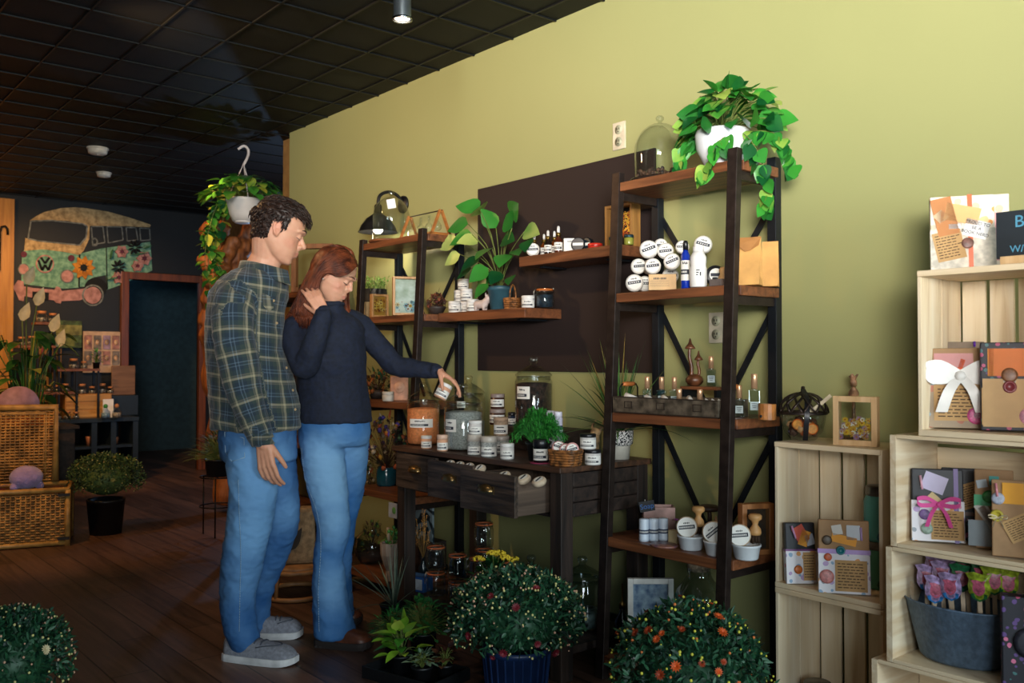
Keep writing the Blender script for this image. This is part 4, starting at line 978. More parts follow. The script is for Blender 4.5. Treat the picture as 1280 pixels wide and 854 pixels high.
for s_ in (-1, 1):
    q = MB(); yy = s_*(ly/2-.003); q.tube([(-.05, yy, hT-.01), (-.05, yy, hT+.03), (-.04, yy, hT+.045), (.04, yy, hT+.045), (.05, yy, hT+.03), (.05, yy, hT-.01)], .003, 6); h_ = q.build('handle', mat('black wire', '#1b1a1a', .4, .7), e)
    q = MB(); q.tube([(-.032, yy, hT+.045), (-.02, yy, hT+.045), (.02, yy, hT+.045), (.032, yy, hT+.045)], [.007, .009, .009, .007], 12); q.build('grip', mat('orange wood grip', '#c9743a', .45, var=.2), h_)
gold = mat('rose gold cap', '#e0b088', .3, .55, var=.05)
def perfume(tall=False):
    def mk():
        e = empty('perfume_bottle'); tag(e, 'x', 'bottle'); w, hb = (.036, .062) if not tall else (.034, .088)
        q = MB(); q.box((0, 0, hb/2+.001), (w*.8, w, hb)); q.lathe([(.009, hb), (.009, hb+.006), (0, hb+.006)], n=14); q.build('glass_body', glass('perfume glass', (.90, .95, .95), .25), e, .003)
        q = MB(); q.lathe([(0, hb+.004), (.0095, hb+.004), (.0095, hb+.048), (.0085, hb+.05), (0, hb+.05)], n=18); q.build('cap', gold, e)
        q = MB(); q.x = Mx(w*.4+.0012, 0, hb*.45); q.add([(0, -w*.36, -.013), (0, w*.36, -.013), (0, w*.36, .013), (0, -w*.36, .013)], [(0, 1, 2, 3)], False, 0)
        for k in range(3): q.box((.0004, 0, .007-.006*k), (.0004, w*(.5-.1*k), .0018), 1)
        q.build('label', [mat('grey film label', '#9fb0b0', .4), Mk], e)
        if not tall: q = MB(); q.box((0, 0, hb*.2), (w*.66, w*.86, hb*.36)); q.build('perfume', glass('perfume liquid', (.90, .92, .86), .1), e)
        return e
    return mk
TB = Z3+.0045
for px, X_, l in ((809, 2.60, 'leftmost standing clear perfume bottle in the tray'), (827, 2.61, 'second clear perfume bottle from the left in the tray'), (843, 2.62, 'third clear perfume bottle from the left in the tray'), (924, 2.62, 'clear perfume bottle just right of the metal post beside the tray')):
    put('perf', perfume(), px, X_, TB+.0195 if px < 900 else Z3, l)
for px, X_, l in ((849, 2.535, 'low perfume bottle in the tray before the mushroom carving'), (875, 2.535, 'low perfume bottle in the tray with its gold cap before the wooden stand')):
    put('perf', perfume(), px, X_, TB, l, scale=(1, 1, .82))
q = MB(); yy = YX(826, 2.61, 1.0); q.box((0, 0, .0095), (.06, .15, .019)); tag(q.build('display_block', dark_w, None, .002), 'dark block in the tray lifting three perfume bottles', 'block', loc=(2.612, yy, TB))
e = empty('mini_stand'); yy = YX(874, 2.70, 1.08); tag(e, 'small dark wooden riser behind the tray under the mushroom carving', 'stand', loc=(2.735, yy, Z3))
q = MB(); q.box((0, 0, .094), (.085, .17, .012)); q.build('top_board', shelf_w, e, .002)
for s_ in (-1, 1): q = MB(); q.box((0, s_*.075, .044), (.075, .012, .088)); q.build('leg', iron2, e)
put('perfs', perfume(), 889, 2.715, Z3+.1008, 'clear perfume bottle raised on the small riser beside the mushroom carving')
put('perft', perfume(True), 943, 2.60, Z3, 'tall clear perfume bottle with gold cap standing right of the tray', scale=1.1)
# mushroom carving
def mushrooms(spec, base, m, name, label):
    e = empty(name); tag(e, label, 'ornament')
    if base: q = MB(); q.ball((0, 0, base*.75), base, 14, sq=(1, 1.15, .8), jit=.03); q.build('carved_base', m, e)
    for (x, y, z0, z1, r, cr, ch, flat) in spec:
        q = MB(); P = smoothpath([(x, y, z0), (x*1.2, y*1.2+.004, z0+(z1-z0)*.35), (x*1.3+.002, y*1.3-.003, z0+(z1-z0)*.7), (x*1.3, y*1.3, z1)], 8); q.tube(P, [r*(1.1-.3*k/8) for k in range(9)], 8); q.build('stem', m, e)
        q = MB()
        if flat: q.lathe([(0, z1-.004), (cr*.8, z1-.010), (cr, z1-.004), (cr, z1+.004), (cr*.7, z1+ch), (0, z1+ch)], (x*1.3, y*1.3, 0), 16)
        else: q.lathe([(r*.5, z1-.004), (cr*.7, z1-.008), (cr, z1-.006), (cr*.75, z1+.002), (cr*.35, z1+ch*.4), (cr*.2, z1+ch*.8), (cr*.1, z1+ch), (0, z1+ch+.001)], (x*1.3, y*1.3, 0), 16)
        q.build('cap', m, e)
    return e
wm = mat('polished brown wood', '#7a4a2e', .35, var=.35, scale=30)
o = mushrooms(((.0, .012, .03, .105, .006, .017, .028, 0), (.0, -.012, .03, .148, .007, .021, .032, 0)), .03, wm, 'mushroom_carving', 'twin capped brown wooden mushroom carving on the small riser')
X_ = 2.72; y = YX(868, X_, 1.15); o.location = (X_, y, Z3+.1005); o.rotation_euler = (0, 0, facing(X_, y))
cuparea = empty('wooden_cup'); X_ = 2.60; y = YX(959, X_, 1.02); tag(cuparea, 'small slatted honey wood cup right of the tall perfume bottle', 'cup', loc=(X_, y, Z3))
q = MB(); 
for k in range(14): a = 2*PI*k/14; q.box((.026*math.cos(a), .026*math.sin(a), .026), (.005, .0125, .052), rz=a)
q.lathe([(0, .003), (.024, .003)], n=14); q.build('cup_body', mat('honey wood', '#c07a3c', .45, var=.25), cuparea)
q = MB(); q.ball((-.030, .004, .012), .005, 8); q.build('stud', Bp, cuparea)
# rolled white papers in the tray
def roll():
    e = empty('paper_roll'); tag(e, 'x', 'paper roll'); q = MB(); q.tube([(0, -.024, .009), (0, .024, .009)], .009, 12); q.build('paper', mat('white tissue', '#f0ece6', .7), e); return e
for k, (px, l) in enumerate(((789, 'leftmost, under the orange handle'), (812, 'before the leftmost perfume bottle'), (832, 'before the second perfume bottle'), (863, 'beside the low perfume bottle'))):
    inst('roll', roll, (2.53, YX(px, 2.53, 1.06), Z3+.046), 0, 'rolled white paper in the tray, '+l, 1.0 if k else 1.25, 'rolled white papers in the metal tray', rot=(.35+.1*k, .1, .35-.2*k))
    q = MB()
for k, (px, l) in enumerate(((884, 'left one'), (892, 'middle one'), (900, 'right one'))):
    q = MB(); q.add([(0, -.016, 0), (0, .016, 0), (.01, .02, .042), (.006, -.006, .058), (-.004, -.016, .03), (.012, 0, .004), (.018, .005, .036)], [(0, 1, 2, 3, 4), (0, 5, 1), (1, 5, 6, 2), (2, 6, 3), (3, 6, 4), (4, 6, 5, 0)])
    tag(q.build('fabric_pouch', mat('white gauze', '#dedbd4', .8, var=.15)), 'white gauze pouch in the right half of the tray, '+l, 'pouch', 'white pouches in the tray', loc=(2.545, YX(px, 2.545, 1.05), TB+.004), rz=facing(2.5, 1.9))
# fourth shelf of the right rack
Z4 = .5305
def talc():
    e = empty('powder_tube'); tag(e, 'x', 'tube'); q = MB(); q.lathe([(0, 0), (.0185, 0), (.0185, .012), (.018, .013), (.018, .078), (.0165, .082), (0, .083)], n=22); q.build('tube_body', mat('pale blue white tube', '#cdd8e6', .4, var=.03), e)
    q = MB(); curved(q, .0186, .028, .044, -1.4, 1.4, 0); x = -1.1
    while x < 1.0: curved(q, .0190, .033, .039, x, x+.12, 1, 2); x += .2
    q.build('label_band', [mat('slate blue band', '#35415c', .6), Mw], e); return e
for px, X_, l in ((805, 2.53, 'white'), (817, 2.562, 'middle pale blue'), (829, 2.595, 'rearmost pale blue')):
    put('talc', talc, px, X_, Z4, '%s powder tube of the three on the fourth shelf of the right rack' % l)
e = empty('planter_box'); X_ = 2.69; y = YX(823, X_, .58); tag(e, 'pink stone planter with a tilted small black sign behind the powder tubes', 'planter', loc=(X_, y, Z4), rz=facing(X_, y)+.1)
q = MB(); w, h = .12, .105; q.box((-.038, 0, h/2), (.006, w, h)); q.box((.038, 0, h/2), (.006, w, h)); q.box((0, w/2-.003, h/2), (.07, .006, h)); q.box((0, -w/2+.003, h/2), (.07, .006, h)); q.box((0, 0, .01), (.07, w-.012, .02)); q.build('box_body', mat('mottled pink stone', '#c59a90', .55, var=.25, scale=14), e, .001)
q = MB(); q.box((0, 0, .08), (.068, w-.014, .004)); q.build('soil', mat('dark soil', '#221a16', .9), e)
q = MB(); q.tube([(.02, .02, .08), (.02, .02, .13)], .0016, 5, 1); q.box((.044, .022, .108), (.003, .058, .04), 0); sg = q.build('sign', [mat('black sign card', '#14161a', .6), Mw], e)
sg.rotation_euler = (.18, 0, 0); sg.location = (0, -.05, 0)
tx = text('Soap', .028, mat('blue sign ink', '#2f6ab4', .6), sg, (.0462, .022, .099), (PI/2, 0, PI/2))
q = MB(); q.box((0, 0, .022), (.03, .04, .044)); q.box((.0156, 0, .026), (.0006, .026, .02), 1); tag(q.build('wax_melt_box', [mat('cream card', '#cdb98c', .7), mat('cream card print', '#b29a68', .7)], None, .002), 'small cream card box between the planter and the first white bowl', 'box', loc=(2.60, YX(844, 2.60, .56), Z4))
e = empty('crystal_cluster'); X_ = 2.67; y = YX(853, X_, .6); tag(e, 'grey stone cluster topped with magenta flowers behind the cream box', 'ornament', loc=(X_, y, Z4))
q = MB(); random.seed(2)
for i in range(9): q.ball((random.uniform(-.015, .015), random.uniform(-.03, .03), .03+random.uniform(-.012, .025)), .017, 8, jit=.15)
q.ball((0, 0, .018), .024, 8); q.build('stones', mat('pale grey stone', '#8fa0a3', .6, var=.3), e)
q = MB()
for i in range(26): q.leaf((random.uniform(-.015, .015), random.uniform(-.032, .032), .065), rv()+Vector((0, 0, .9)), .016, .01, .3, (0, 1, 0))
q.build('blossoms', mat('magenta petals', '#b95aa8', .6), e)
q = MB(); q.lathe([(0, 0), (.045, 0), (.047, .004), (.044, .007), (0, .007)], n=24, sy=1.15); tag(q.build('agate_slice', mat('banded agate', '#9a6a52', .3, var=.5, scale=60, c2='#6d4a58')), 'flat oval brown and violet agate slice near the shelf edge', 'agate slice', loc=(2.52, YX(830, 2.52, .53), Z4))
def bowl():
    e = empty('soap_bowl'); tag(e, 'x', 'bowl'); q = MB(); q.lathe([(0, 0), (.036, 0), (.039, .004), (.046, .042), (.049, .044), (.049, .05), (.045, .05), (.044, .044), (.036, .008), (0, .008)], n=32); q.build('bowl_body', mat('white enamel', '#d8dde2', .3, var=.03), e)
    q = MB(); q.lathe([(0, .034), (.042, .036)], n=20); q.build('soap', mat('cream soap', '#e2cdb4', .7, var=.1), e); return e
def ssoap():
    e = empty('soap_disc'); tag(e, 'x', 'soap'); q = MB(); q.lathe([(0, -.013), (.032, -.013), (.0375, -.006), (.0375, .006), (.032, .013), (0, .013)], n=24); q.build('disc_body', mat('cream marbled soap', '#dcc3a6', .6, var=.15, scale=25), e)
    q = MB(); q.lathe([(0, .0136), (.034, .0136)], n=22, mi=0); q.box((0, 0, .0140), (.013, .056, .0004), 1); x = -.024
    while x < .022: q.box((0, x, .0143), (.005, .003, .0003), 0); x += .005
    for k in range(5): q.box((-.014, -.009+k*.0045, .0140), (.004+.002*(k % 2), .003, .0004), 2)
    q.build('label', LB, e); return e
def brush(h=.06):
    def mk():
        e = empty('shaving_brush'); tag(e, 'x', 'brush'); q = MB(); q.lathe([(0, .028), (.018, .028), (.021, .036), (.019, .048), (.009, .062), (.012, .074), (.022, .082), (.023, .092), (.018, .098), (0, .099)], n=22); q.build('handle', mat('turned beech', '#cf9c62', .5, var=.15), e)
        q = MB()
        for i in range(60):
            a = random.uniform(0, 2*PI); r_ = .016*random.random()**.5; q.tube([(r_*math.cos(a), r_*math.sin(a), .03), (r_*1.15*math.cos(a), r_*1.15*math.sin(a), 0)], .0011, 3)
        q.build('bristles', mat('dark bristles', '#4a3424', .7), e); return e
    return mk
BW = [(864, 2.55, 'left'), (897, 2.545, 'middle'), (933, 2.57, 'right')]
for (px, X_, l), sp, br_ in zip(BW, (859, 892, 925), (873, 905, 944)):
    put('bowl', bowl, px, X_, Z4, '%s white bowl of soap on the fourth shelf of the right rack' % l)
    yy = YX(sp, X_-.01, .6); disc('ss', ssoap, (X_-.012, yy, Z4+.078), (0, .18), (.12 if l != 'middle' else .7)-PI/2, 'round labelled cream soap leaning in the %s white bowl' % l)
    if l != 'middle': inst('br', brush(), (X_+.035, YX(br_, X_+.035, .62), Z4+.050), 0, 'beech shaving brush standing in the %s white bowl' % l)
wmd = mat('dark driftwood', '#573a2a', .55, var=.4, scale=30)
o = mushrooms(((0, 0, 0, .125, .009, .042, .010, 1),), 0, wmd, 'mushroom_ornament', 'flat capped dark wood mushroom behind the middle bowl'); X_ = 2.70; o.location = (X_, YX(886, X_, .62), Z4)
q_ = o.children[-1]
o = mushrooms(((0, 0, 0, .06, .011, .022, .048, 0),), 0, mat('light turned wood', '#b9835a', .5, var=.2), 'mushroom_ornament', 'pointed light wood mushroom beside the flat capped one'); X_ = 2.655; o.location = (X_, YX(895, X_, .62), Z4)
def framebox(w, h, d, t, m, name='shadow_box', inner=None, back=True, gl=True):
    e = empty(name); q = MB(); q.box((0, -w/2+t/2, h/2), (d, t, h)); q.box((0, w/2-t/2, h/2), (d, t, h)); q.box((0, 0, t/2), (d, w-2*t, t)); q.box((0, 0, h-t/2), (d, w-2*t, t)); q.build('frame', m, e, .0015)
    if inner: q = MB(); q.box((-d*.25, 0, h/2), (.003, w-2*t, h-2*t)); q.build('backing', inner, e)
    if gl: q = MB(); q.box((d*.36, 0, h/2), (.0015, w-2*t, h-2*t)); q.build('glass_pane', G, e)
    return e
honeyf = wood('honey frame wood', '#a9703c', '#7d4c26', 2, .5)
X_ = 2.66; y = YX(945, X_, .62); e = framebox(.12, .175, .035, .018, honeyf, inner=mat('dark frame back', '#2c2420', .8)); tag(e, 'honey wood framed box standing behind the right white bowl', 'frame', loc=(X_, y, Z4), rz=facing(X_, y)+.5)
# bottom shelf and floor of the rack
Z5 = .0905
e = framebox(.17, .30, .02, .02, mat('white picture frame', '#c9c6c0', .5), 'picture_frame', inner=mat('blue floral print', '#3b527e', .6, var=.6, scale=26, c2='#aab6c8')); X_ = 2.56; y = YX(813, X_, .3); tag(e, 'white framed blue floral picture on the bottom shelf of the right rack', 'picture', loc=(X_, y, Z5), rz=facing(X_, y)+.15)
e = empty('corked_jar'); X_ = 2.64; y = YX(874, X_, .4); tag(e, 'big greenish glass jar with a wide cork under the fourth shelf', 'jar', loc=(X_, y, Z5)); e.scale = (.95,)*3
q = MB(); q.lathe([(0, .003), (.085, .003), (.092, .02), (.094, .24), (.085, .29), (.055, .33), (.046, .345), (.046, .375), (.05, .378)], n=34); q.build('glass_body', GT, e)
q = MB(); q.lathe([(0, .365), (.043, .365), (.049, .41), (0, .411)], n=24); q.build('cork', mat('pale cork', '#b09a80', .8, var=.3, scale=70), e)
put('amberb', bottle([(0, 0), (.03, 0), (.032, .01), (.032, .10), (.012, .13), (.012, .15), (0, .15)], mat('black bottle glass', '#15181b', .15), [(0, .15), (.013, .15), (.013, .165), (.004, .17), (.003, .24), (0, .24)], mat('brass', '#a98a4c', .3, 1), 'pump_bottle'), 778, 2.60, Z5, 'black bottle with a thin brass spout left of the white framed picture')
q = MB(); q.box((0, 0, .012), (.16, .11, .024)); tag(q.build('stacked_tray', mat('slate blue tray', '#3c5264', .5), None, .003), 'low slate blue tray lying left of the white framed picture on the bottom shelf', 'tray', loc=(2.62, 2.335, Z5))
# ================================================================ upper and lower wall shelves
ZU = US_Z+.0005; ZL = LS_Z+.0005
amber = mat('amber glass', '#6b3410', .12, var=.1); dkglass = mat('dark amber glass', '#1e1310', .12)
def dropper(m, sc=1):
    def mk():
        e = empty('dropper_bottle'); tag(e, 'x', 'bottle'); q = MB(); q.lathe([(0, 0), (.0165, 0), (.0175, .003), (.0175, .056), (.009, .066), (.0085, .071), (0, .071)], n=22); q.build('bottle_body', m, e)
        q = MB(); q.lathe([(0, .071), (.0105, .071), (.0105, .086), (0, .087)], n=18); q.build('collar', mat('brass', '#a98a4c', .3, 1), e)
        q = MB(); q.lathe([(0, .087), (.0065, .087), (.0058, .108), (.003, .113), (0, .1135)], n=14); q.build('dropper_bulb', Wp, e); label_on(e, .0175, .014, .046, 1.25); return e
    return mk
put('dra', dropper(amber), 668, 2.76, ZU, 'amber dropper bottle farthest left, behind the round white disc')
disc('wbU', bomb(mat('white soap puck', '#e2dcd4', .6), .031, .018), (2.715, YX(666, 2.715, 1.7), ZU+.0335), (0, .12), .05, 'round white labelled puck standing on edge at the left end of the upper wall shelf')
put('dra', None, 680, 2.77, ZU, 'amber dropper bottle second from the left on the upper wall shelf', scale=.95)
put('drd', dropper(dkglass), 685, 2.73, ZU, 'dark dropper bottle with white label in the middle of the row')
put('dra', None, 693, 2.78, ZU, 'amber dropper bottle behind and between the two tallest ones', scale=1.02)
put('drd2', dropper(mat('reddish amber glass', '#4c2211', .12)), 698, 2.73, ZU, 'reddish amber dropper bottle rightmost of the row', scale=1.1)
e = empty('gift_card_box'); X_ = 2.73; y = YX(711, X_, 1.7); tag(e, 'upright white card box on the upper wall shelf right of the dropper bottles', 'box', loc=(X_, y, ZU), rz=facing(X_, y)+.1)
q = MB(); q.box((0, 0, .031), (.03, .046, .062)); q.build('box_body', Mw, e, .001); flat_label(e, Mx(.0156, .004, .048), .03, .016, lines=0, base=False)
for k, (px, r_, mm, l) in enumerate(((723, .030, mat('grey tin lid', '#6d6866', .35, .4), 'grey lidded tin standing on edge against the white card box'), (734, .030, mat('blue black tin', '#1a2a35', .3, .3), 'blue black tin standing on edge behind the grey one'))):
    e = empty('round_tin'); X_ = 2.735+.03*k; y = YX(px, X_, 1.7); tag(e, l, 'tin')
    q = MB(); q.lathe([(0, -.01), (r_, -.01), (r_, .01), (0, .01)], n=26); q.build('tin_body', mat('dark tin', '#1b2126', .3, .4), e)
    q = MB(); q.lathe([(0, .0105), (r_*.9, .0105)], n=22); q.box((0, 0, .0112), (.012, r_*1.5, .0006), 1); q.build('lid_face', [mm, Mw], e)
    e.location = (X_, y, ZU+r_+.001); e.rotation_euler = (Matrix.Rotation(facing(X_, y)-.2-.5*k, 4, 'Z') @ Matrix.Rotation(PI/2-.1, 4, 'Y')).to_euler()
e = empty('stacked_tin'); X_ = 2.73; y = YX(744, X_, 1.7); tag(e, 'flat glossy red tin on the upper wall shelf beside the floral frame', 'tin', loc=(X_, y, ZU)); q = MB(); q.lathe([(0, 0), (.03, 0), (.031, .004), (.031, .012), (.032, .013), (.032, .024), (0, .025)], n=26); q.build('tin_body', mat('glossy red', '#c02f20', .25, var=.1), e)
q = MB(); q.lathe([(.0325, .012), (.0325, .0145)], n=26); q.build('rim', mat('red rim', '#7f1b14', .3), e)
# deep frame with marigold picture and two olive jars
e = framebox(.155, .185, .055, .012, wood('ochre frame wood', '#a97a3f', '#7e5527', 2, .5), gl=False, inner=mat('dark picture ground', '#1c1a1c', .7)); X_ = 2.80; y = YX(778, X_, 1.75); tag(e, 'ochre wood deep frame of orange and yellow flowers on the upper wall shelf', 'frame', loc=(X_, y, ZU), rz=PI)
def flowerpatch(q, w, h, n, x, seed, cols, z0=.0, r0=.008, r1=.016):
    R_ = random.Random(seed)
    for i in range(n):
        cy_, cz_, r_ = R_.uniform(-w/2, w/2), z0+R_.uniform(0, h), R_.uniform(r0, r1); mi = R_.randrange(cols-1); m = R_.choice((6, 8, 10)); xx = x+R_.uniform(0, .004)
        for k in range(m):
            a = 2*PI*k/m; a1 = a+.28; q.add([(xx, cy_, cz_), (xx+.001, cy_+r_*.75*math.cos(a-.28), cz_+r_*.75*math.sin(a-.28)), (xx+.0012, cy_+r_*math.cos(a), cz_+r_*math.sin(a)), (xx+.001, cy_+r_*.75*math.cos(a1), cz_+r_*.75*math.sin(a1))], [(0, 1, 2, 3)], False, mi)
        q.ball((xx+.001, cy_, cz_), r_*.28, 6, cols-1)
om = [mat('marigold orange', '#e08a1e', .6), mat('deep orange', '#c8551a', .6), mat('sunny yellow', '#e8b23a', .6), mat('rust centre', '#7a2f12', .7)]
q = MB(); flowerpatch(q, .10, .10, 40, -.010, 3, 4, .055, .010, .020); flowerpatch(q, .12, .11, 12, -.010, 4, 4, .055, .006, .009); q.build('pressed_flowers', om, e)
olive = mat('olive candle glass', '#8a8c3a', .25)
for px, l in ((767, 'left'), (786, 'right')):
    put('olv', jar(.020, .042, olive, mat('dark teal lid', '#1f3b46', .3, .4), lab=False, lidh=.012, name='candle_jar', cat='candle'), px, 2.735, ZU, '%s olive green candle jar with dark lid before the floral frame' % l)
# lower wall shelf
wj = jar(.030, .058, mat('white jar body', '#e0dfdf', .35, var=.03), Wp, half=1.2, lidh=.014, lr=(.1, .85))
for px, X_, t, l in ((568, 2.70, 0, 'at the left of the bottom row'), (583, 2.75, 0, 'at the back of the bottom row'), (591, 2.68, 0, 'at the right of the bottom row'), (583, 2.715, 1, 'in the second tier right'), (575, 2.745, 1, 'in the second tier left')):
    put('wj', wj, px, X_, ZL+.0585*t, 'white cream jar '+l+' of the wall shelf stack', 'white jars stacked on the lower wall shelf')
put('wjt', jar(.028, .052, mat('clear frosted jar', '#cfd0cc', .25), mat('grey lid', '#b9b6ae', .4), half=1.2, lidh=.012), 579, 2.725, ZL+.1175, 'frosted jar crowning the stack of white jars on the lower wall shelf')
# pig figurine
q = MB(); chain(q, [Vector((0, 0, .04)), Vector((0, .045, .04))], [.027, .026]); chain(q, [Vector((0, -.03, .075)), Vector((0, -.058, .066))], [.022, .012]); chain(q, [Vector((0, 0, .045)), Vector((0, -.03, .072))], [.024, .02])
for x in (-.015, .015):
    for yv in (-.005, .05): chain(q, [Vector((x, yv, .03)), Vector((x, yv, .008))], [.011, .008])
    chain(q, [Vector((x*.8, -.02, .09)), Vector((x*1.3, -.022, .108))], [.008, .003])
me = fuse(q, .003, 3); o = bpy.data.objects.new('pig_figurine', me); COL.objects.link(o); me.materials.clear(); me.materials.append(mat('pink grey ceramic', '#c9b4ac', .4, var=.1)); o.scale = (.8,)*3; X_ = 2.69; y = YX(605, X_, 1.5); tag(o, 'pale pink ceramic pig figurine beside the blue plant pot', 'figurine', loc=(X_, y, ZL), rz=.4)
# big leafy plant
e = empty('potted_houseplant'); X_ = 2.74; y = YX(625, X_, 1.5); tag(e, 'large leafy variegated houseplant in a blue pot on the lower wall shelf', 'potted plant', loc=(X_, y, ZL))
q = MB(); q.lathe(pot(.045, .062, .115, .004, .02), n=30); q.build('pot', mat('slate blue plastic pot', '#3d6472', .45), e)
bigl = leafmat('big pothos leaf', '#3c8a34', '#0d4423', .32, 5, c3='#b9c46a')
q = MB(); st = MB(); random.seed(9)
def BL(px, py, dX, L_, dirv, droop=.35, w=.72):
    X2 = X_+dX; yy = YX(px, X2, 1.6); f = proj(X2, yy, 1.6)[2]; z = CH+(450-py)/CF*f; p = Vector((X2-X_, yy-y, z-ZL)); d = Vector(dirv)
    st.tube(smoothpath([(0, 0, .1), (p.x*.35, p.y*.35, .1+(p.z-.1)*.6), p], 7), .0022, 5); vine_leaf(q, p, d, L_, L_*w, droop, Vector((-.8, -.35, .55))+rv(.35))
# local: -x towards the aisle, +y towards the left of the picture
for a in ((600, 262, -.04, .14, (-.35, .75, .35)), (600, 268, 0, .15, (-.5, -.7, .30)), (640, 272, -.03, .15, (-.4, -.75, .45)), (640, 285, -.05, .15, (-.55, -.45, .35)), (585, 280, -.03, .13, (-.3, .9, 0)), (590, 293, -.06, .13, (-.5, .8, -.2)), (572, 300, -.03, .12, (-.3, .9, -.15)), (598, 300, -.04, .12, (-.8, .2, 0)),
          (628, 300, -.02, .13, (-.2, -.9, .05)), (655, 290, 0, .13, (-.1, -.95, .0)), (615, 310, -.07, .13, (-.9, -.1, -.35)), (600, 322, -.07, .12, (-.8, .5, -.5)), (632, 318, -.06, .12, (-.8, -.5, -.5)), (590, 335, -.05, .10, (-.6, .7, -.5)), (610, 335, -.08, .12, (-.9, .3, -.5)), (625, 340, -.07, .10, (-.9, -.2, -.6)), (645, 312, -.04, .10, (-.5, -.8, -.2)), (610, 355, -.07, .10, (-.7, .2, -.6)), (640, 345, -.04, .08, (-.6, -.4, -.4)), (575, 318, -.02, .10, (-.5, .8, -.4)), (660, 300, -.02, .10, (-.6, -.5, -.5)), (620, 285, .02, .12, (-.3, .2, .6)), (612, 346, -.02, .09, (-.3, .7, -.4))):
    BL(*a)
q.build('leaves', bigl, e); st.build('stems', mat('pothos stem', '#6f7d3a', .6), e)
e = empty('wicker_basket'); X_ = 2.72; y = YX(641, X_, 1.48); tag(e, 'tiny honey wicker basket with an arched handle between the blue pot and white jar', 'basket', loc=(X_, y, ZL), rz=facing(X_, y)+1.2); woven(.072, .08, .05, wick, e, handle=.07, rows=5)
put('wjs', jar(.030, .056, mat('white jar body', '#e0dfdf', .35, var=.03), Wp, half=1.2, lidh=.014, lr=(.1, .85)), 660, 2.70, ZL, 'lone white labelled jar near the right end of the lower wall shelf')
X_ = 2.765; y = YX(681, X_, 1.48); o = inst('cjd', clampjar(.095, .042, '#c86f2e'), (X_, y, ZL), 2.4, 'dark filled clamp jar at the right end of the lower wall shelf')
q = MB(); q.lathe([(0, .004), (.036, .004), (.038, .06), (0, .062)], n=20); q.build('contents', mat('ink blue salt', '#24384a', .6, var=.4, scale=60), o)
def dried(e, n, c, rx, h, cols, seed=1, name='dried_flowers', L_=.03):
    random.seed(seed); q = MB()
    for i in range(n):
        v = rv(1); p = Vector((c[0]+v.x*rx, c[1]+v.y*rx, c[2]+abs(v.z)*h)); q.mi = random.randrange(len(cols))
        q.tube([Vector((c[0], c[1], c[2])), (Vector(c)+p)/2+rv(.01), p], .0009, 3, mi=len(cols)-1)
        k = random.random()
        if k < .5:
            for j in range(6): q.leaf(p, rv()+Vector((0, 0, .4)), L_*.5, L_*.22, .2, (0, 1, 0))
        elif k < .8: q.ball(p, L_*.28, 6, jit=.3)
        else: q.leaf(p, v+Vector((0, 0, .3)), L_*1.3, L_*.35, .5, (0, 1, .8, 0))
    q.mi = 0; return q.build(name, cols, e)
rusty = [mat('dried rust petals', '#8a4a2a', .8, var=.3), mat('dried wine leaves', '#54251f', .8, var=.3), mat('dried brown stems', '#4a3424', .8)]
e = empty('dried_posy'); X_ = 2.70; y = YX(546, X_, 1.5); tag(e, 'rust and wine dried leaves in a low dark bowl left of the stacked jars', 'dried plant', loc=(X_, y, ZL)); q = MB(); q.lathe([(0, 0), (.03, 0), (.045, .03), (.047, .04), (0, .036)], n=20); q.build('bowl', mat('dark stone bowl', '#3a302b', .6), e); dried(e, 70, (0, 0, .035), .05, .07, rusty, 3)
# ================================================================ left rack
LT = 1.8355
e_ = put('clocheL', cloche(.10, .285, shelf_w, None), 489, 2.66, LT, 'clear glass cloche with a white tag on the left rack beneath the lamp')
q = MB(); q.x = Mx(.098, .0, .2, .1, .12, .2); q.box((0, 0, 0), (.001, .045, .05)); q.build('price_tag', Mw, e_)
e = empty('tube_vase_stand'); y0, y1 = YX(551, 2.66, 1.87), YX(512, 2.66, 1.87); yc = (y0+y1)/2; hl = (y1-y0)/2; tag(e, 'honey wood A frame stand of hanging round glass vases on the left rack', 'vase stand', loc=(2.66, yc, LT))
hw_ = wood('honey stand wood', '#b9773a', '#8d5424', 0, .45)
for s_ in (-1, 1):
    for k in (-1, 1): q = MB(); q.beam((k*.055, s_*hl, .006), (k*.004, s_*hl, .125), .012, .012); q.build('frame_leg', hw_, e)
q = MB(); q.box((0, 0, .006), (.10, 2*hl-.015, .012)); q.build('base_board', hw_, e, .001)
q = MB(); q.tube([(0, -hl-.01, .122), (0, hl+.01, .122)], .003, 6); q.build('rod', iron, e)
for k in range(4):
    q = MB(); yy = -hl+.03+k*(2*hl-.06)/3; q.lathe([(0, .02), (.014, .022), (.022, .035), (.022, .05), (.014, .064), (.006, .072), (.006, .105), (.009, .108)], (0, yy, 0), 18); q.build('glass_bulb', G, e)
# lamp on the wall
e = empty('wall_lamp'); yl = 4.40; tag(e, 'black barn style wall lamp with a lit bulb over the left rack', 'wall lamp', loc=(WX, yl, 2.10))
blk = mat('black lamp enamel', '#1a1b1e', .4, .3)
q = MB(); q.lathe([(0, 0), (.05, 0), (.05, .012), (0, .014)], n=24)
for i in range(len(q.v)): a, b_, c = q.v[i]; q.v[i] = (-c, b_, a)
q.build('wall_plate', blk, e)
q = MB(); q.tube(smoothpath([(0, 0, 0), (-.05, 0, .05), (-.11, 0, .06), (-.165, 0, .03), (-.175, 0, -.03)], 14), .010, 10); q.build('arm', blk, e)
q = MB(); q.lathe([(.018, -.02), (.022, -.03), (.022, -.07), (.03, -.075), (.065, -.10), (.095, -.14), (.11, -.175), (.113, -.178), (.107, -.176), (.09, -.14), (.06, -.105), (.02, -.085)], (-.175, 0, 0), 32); q.build('shade', blk, e)
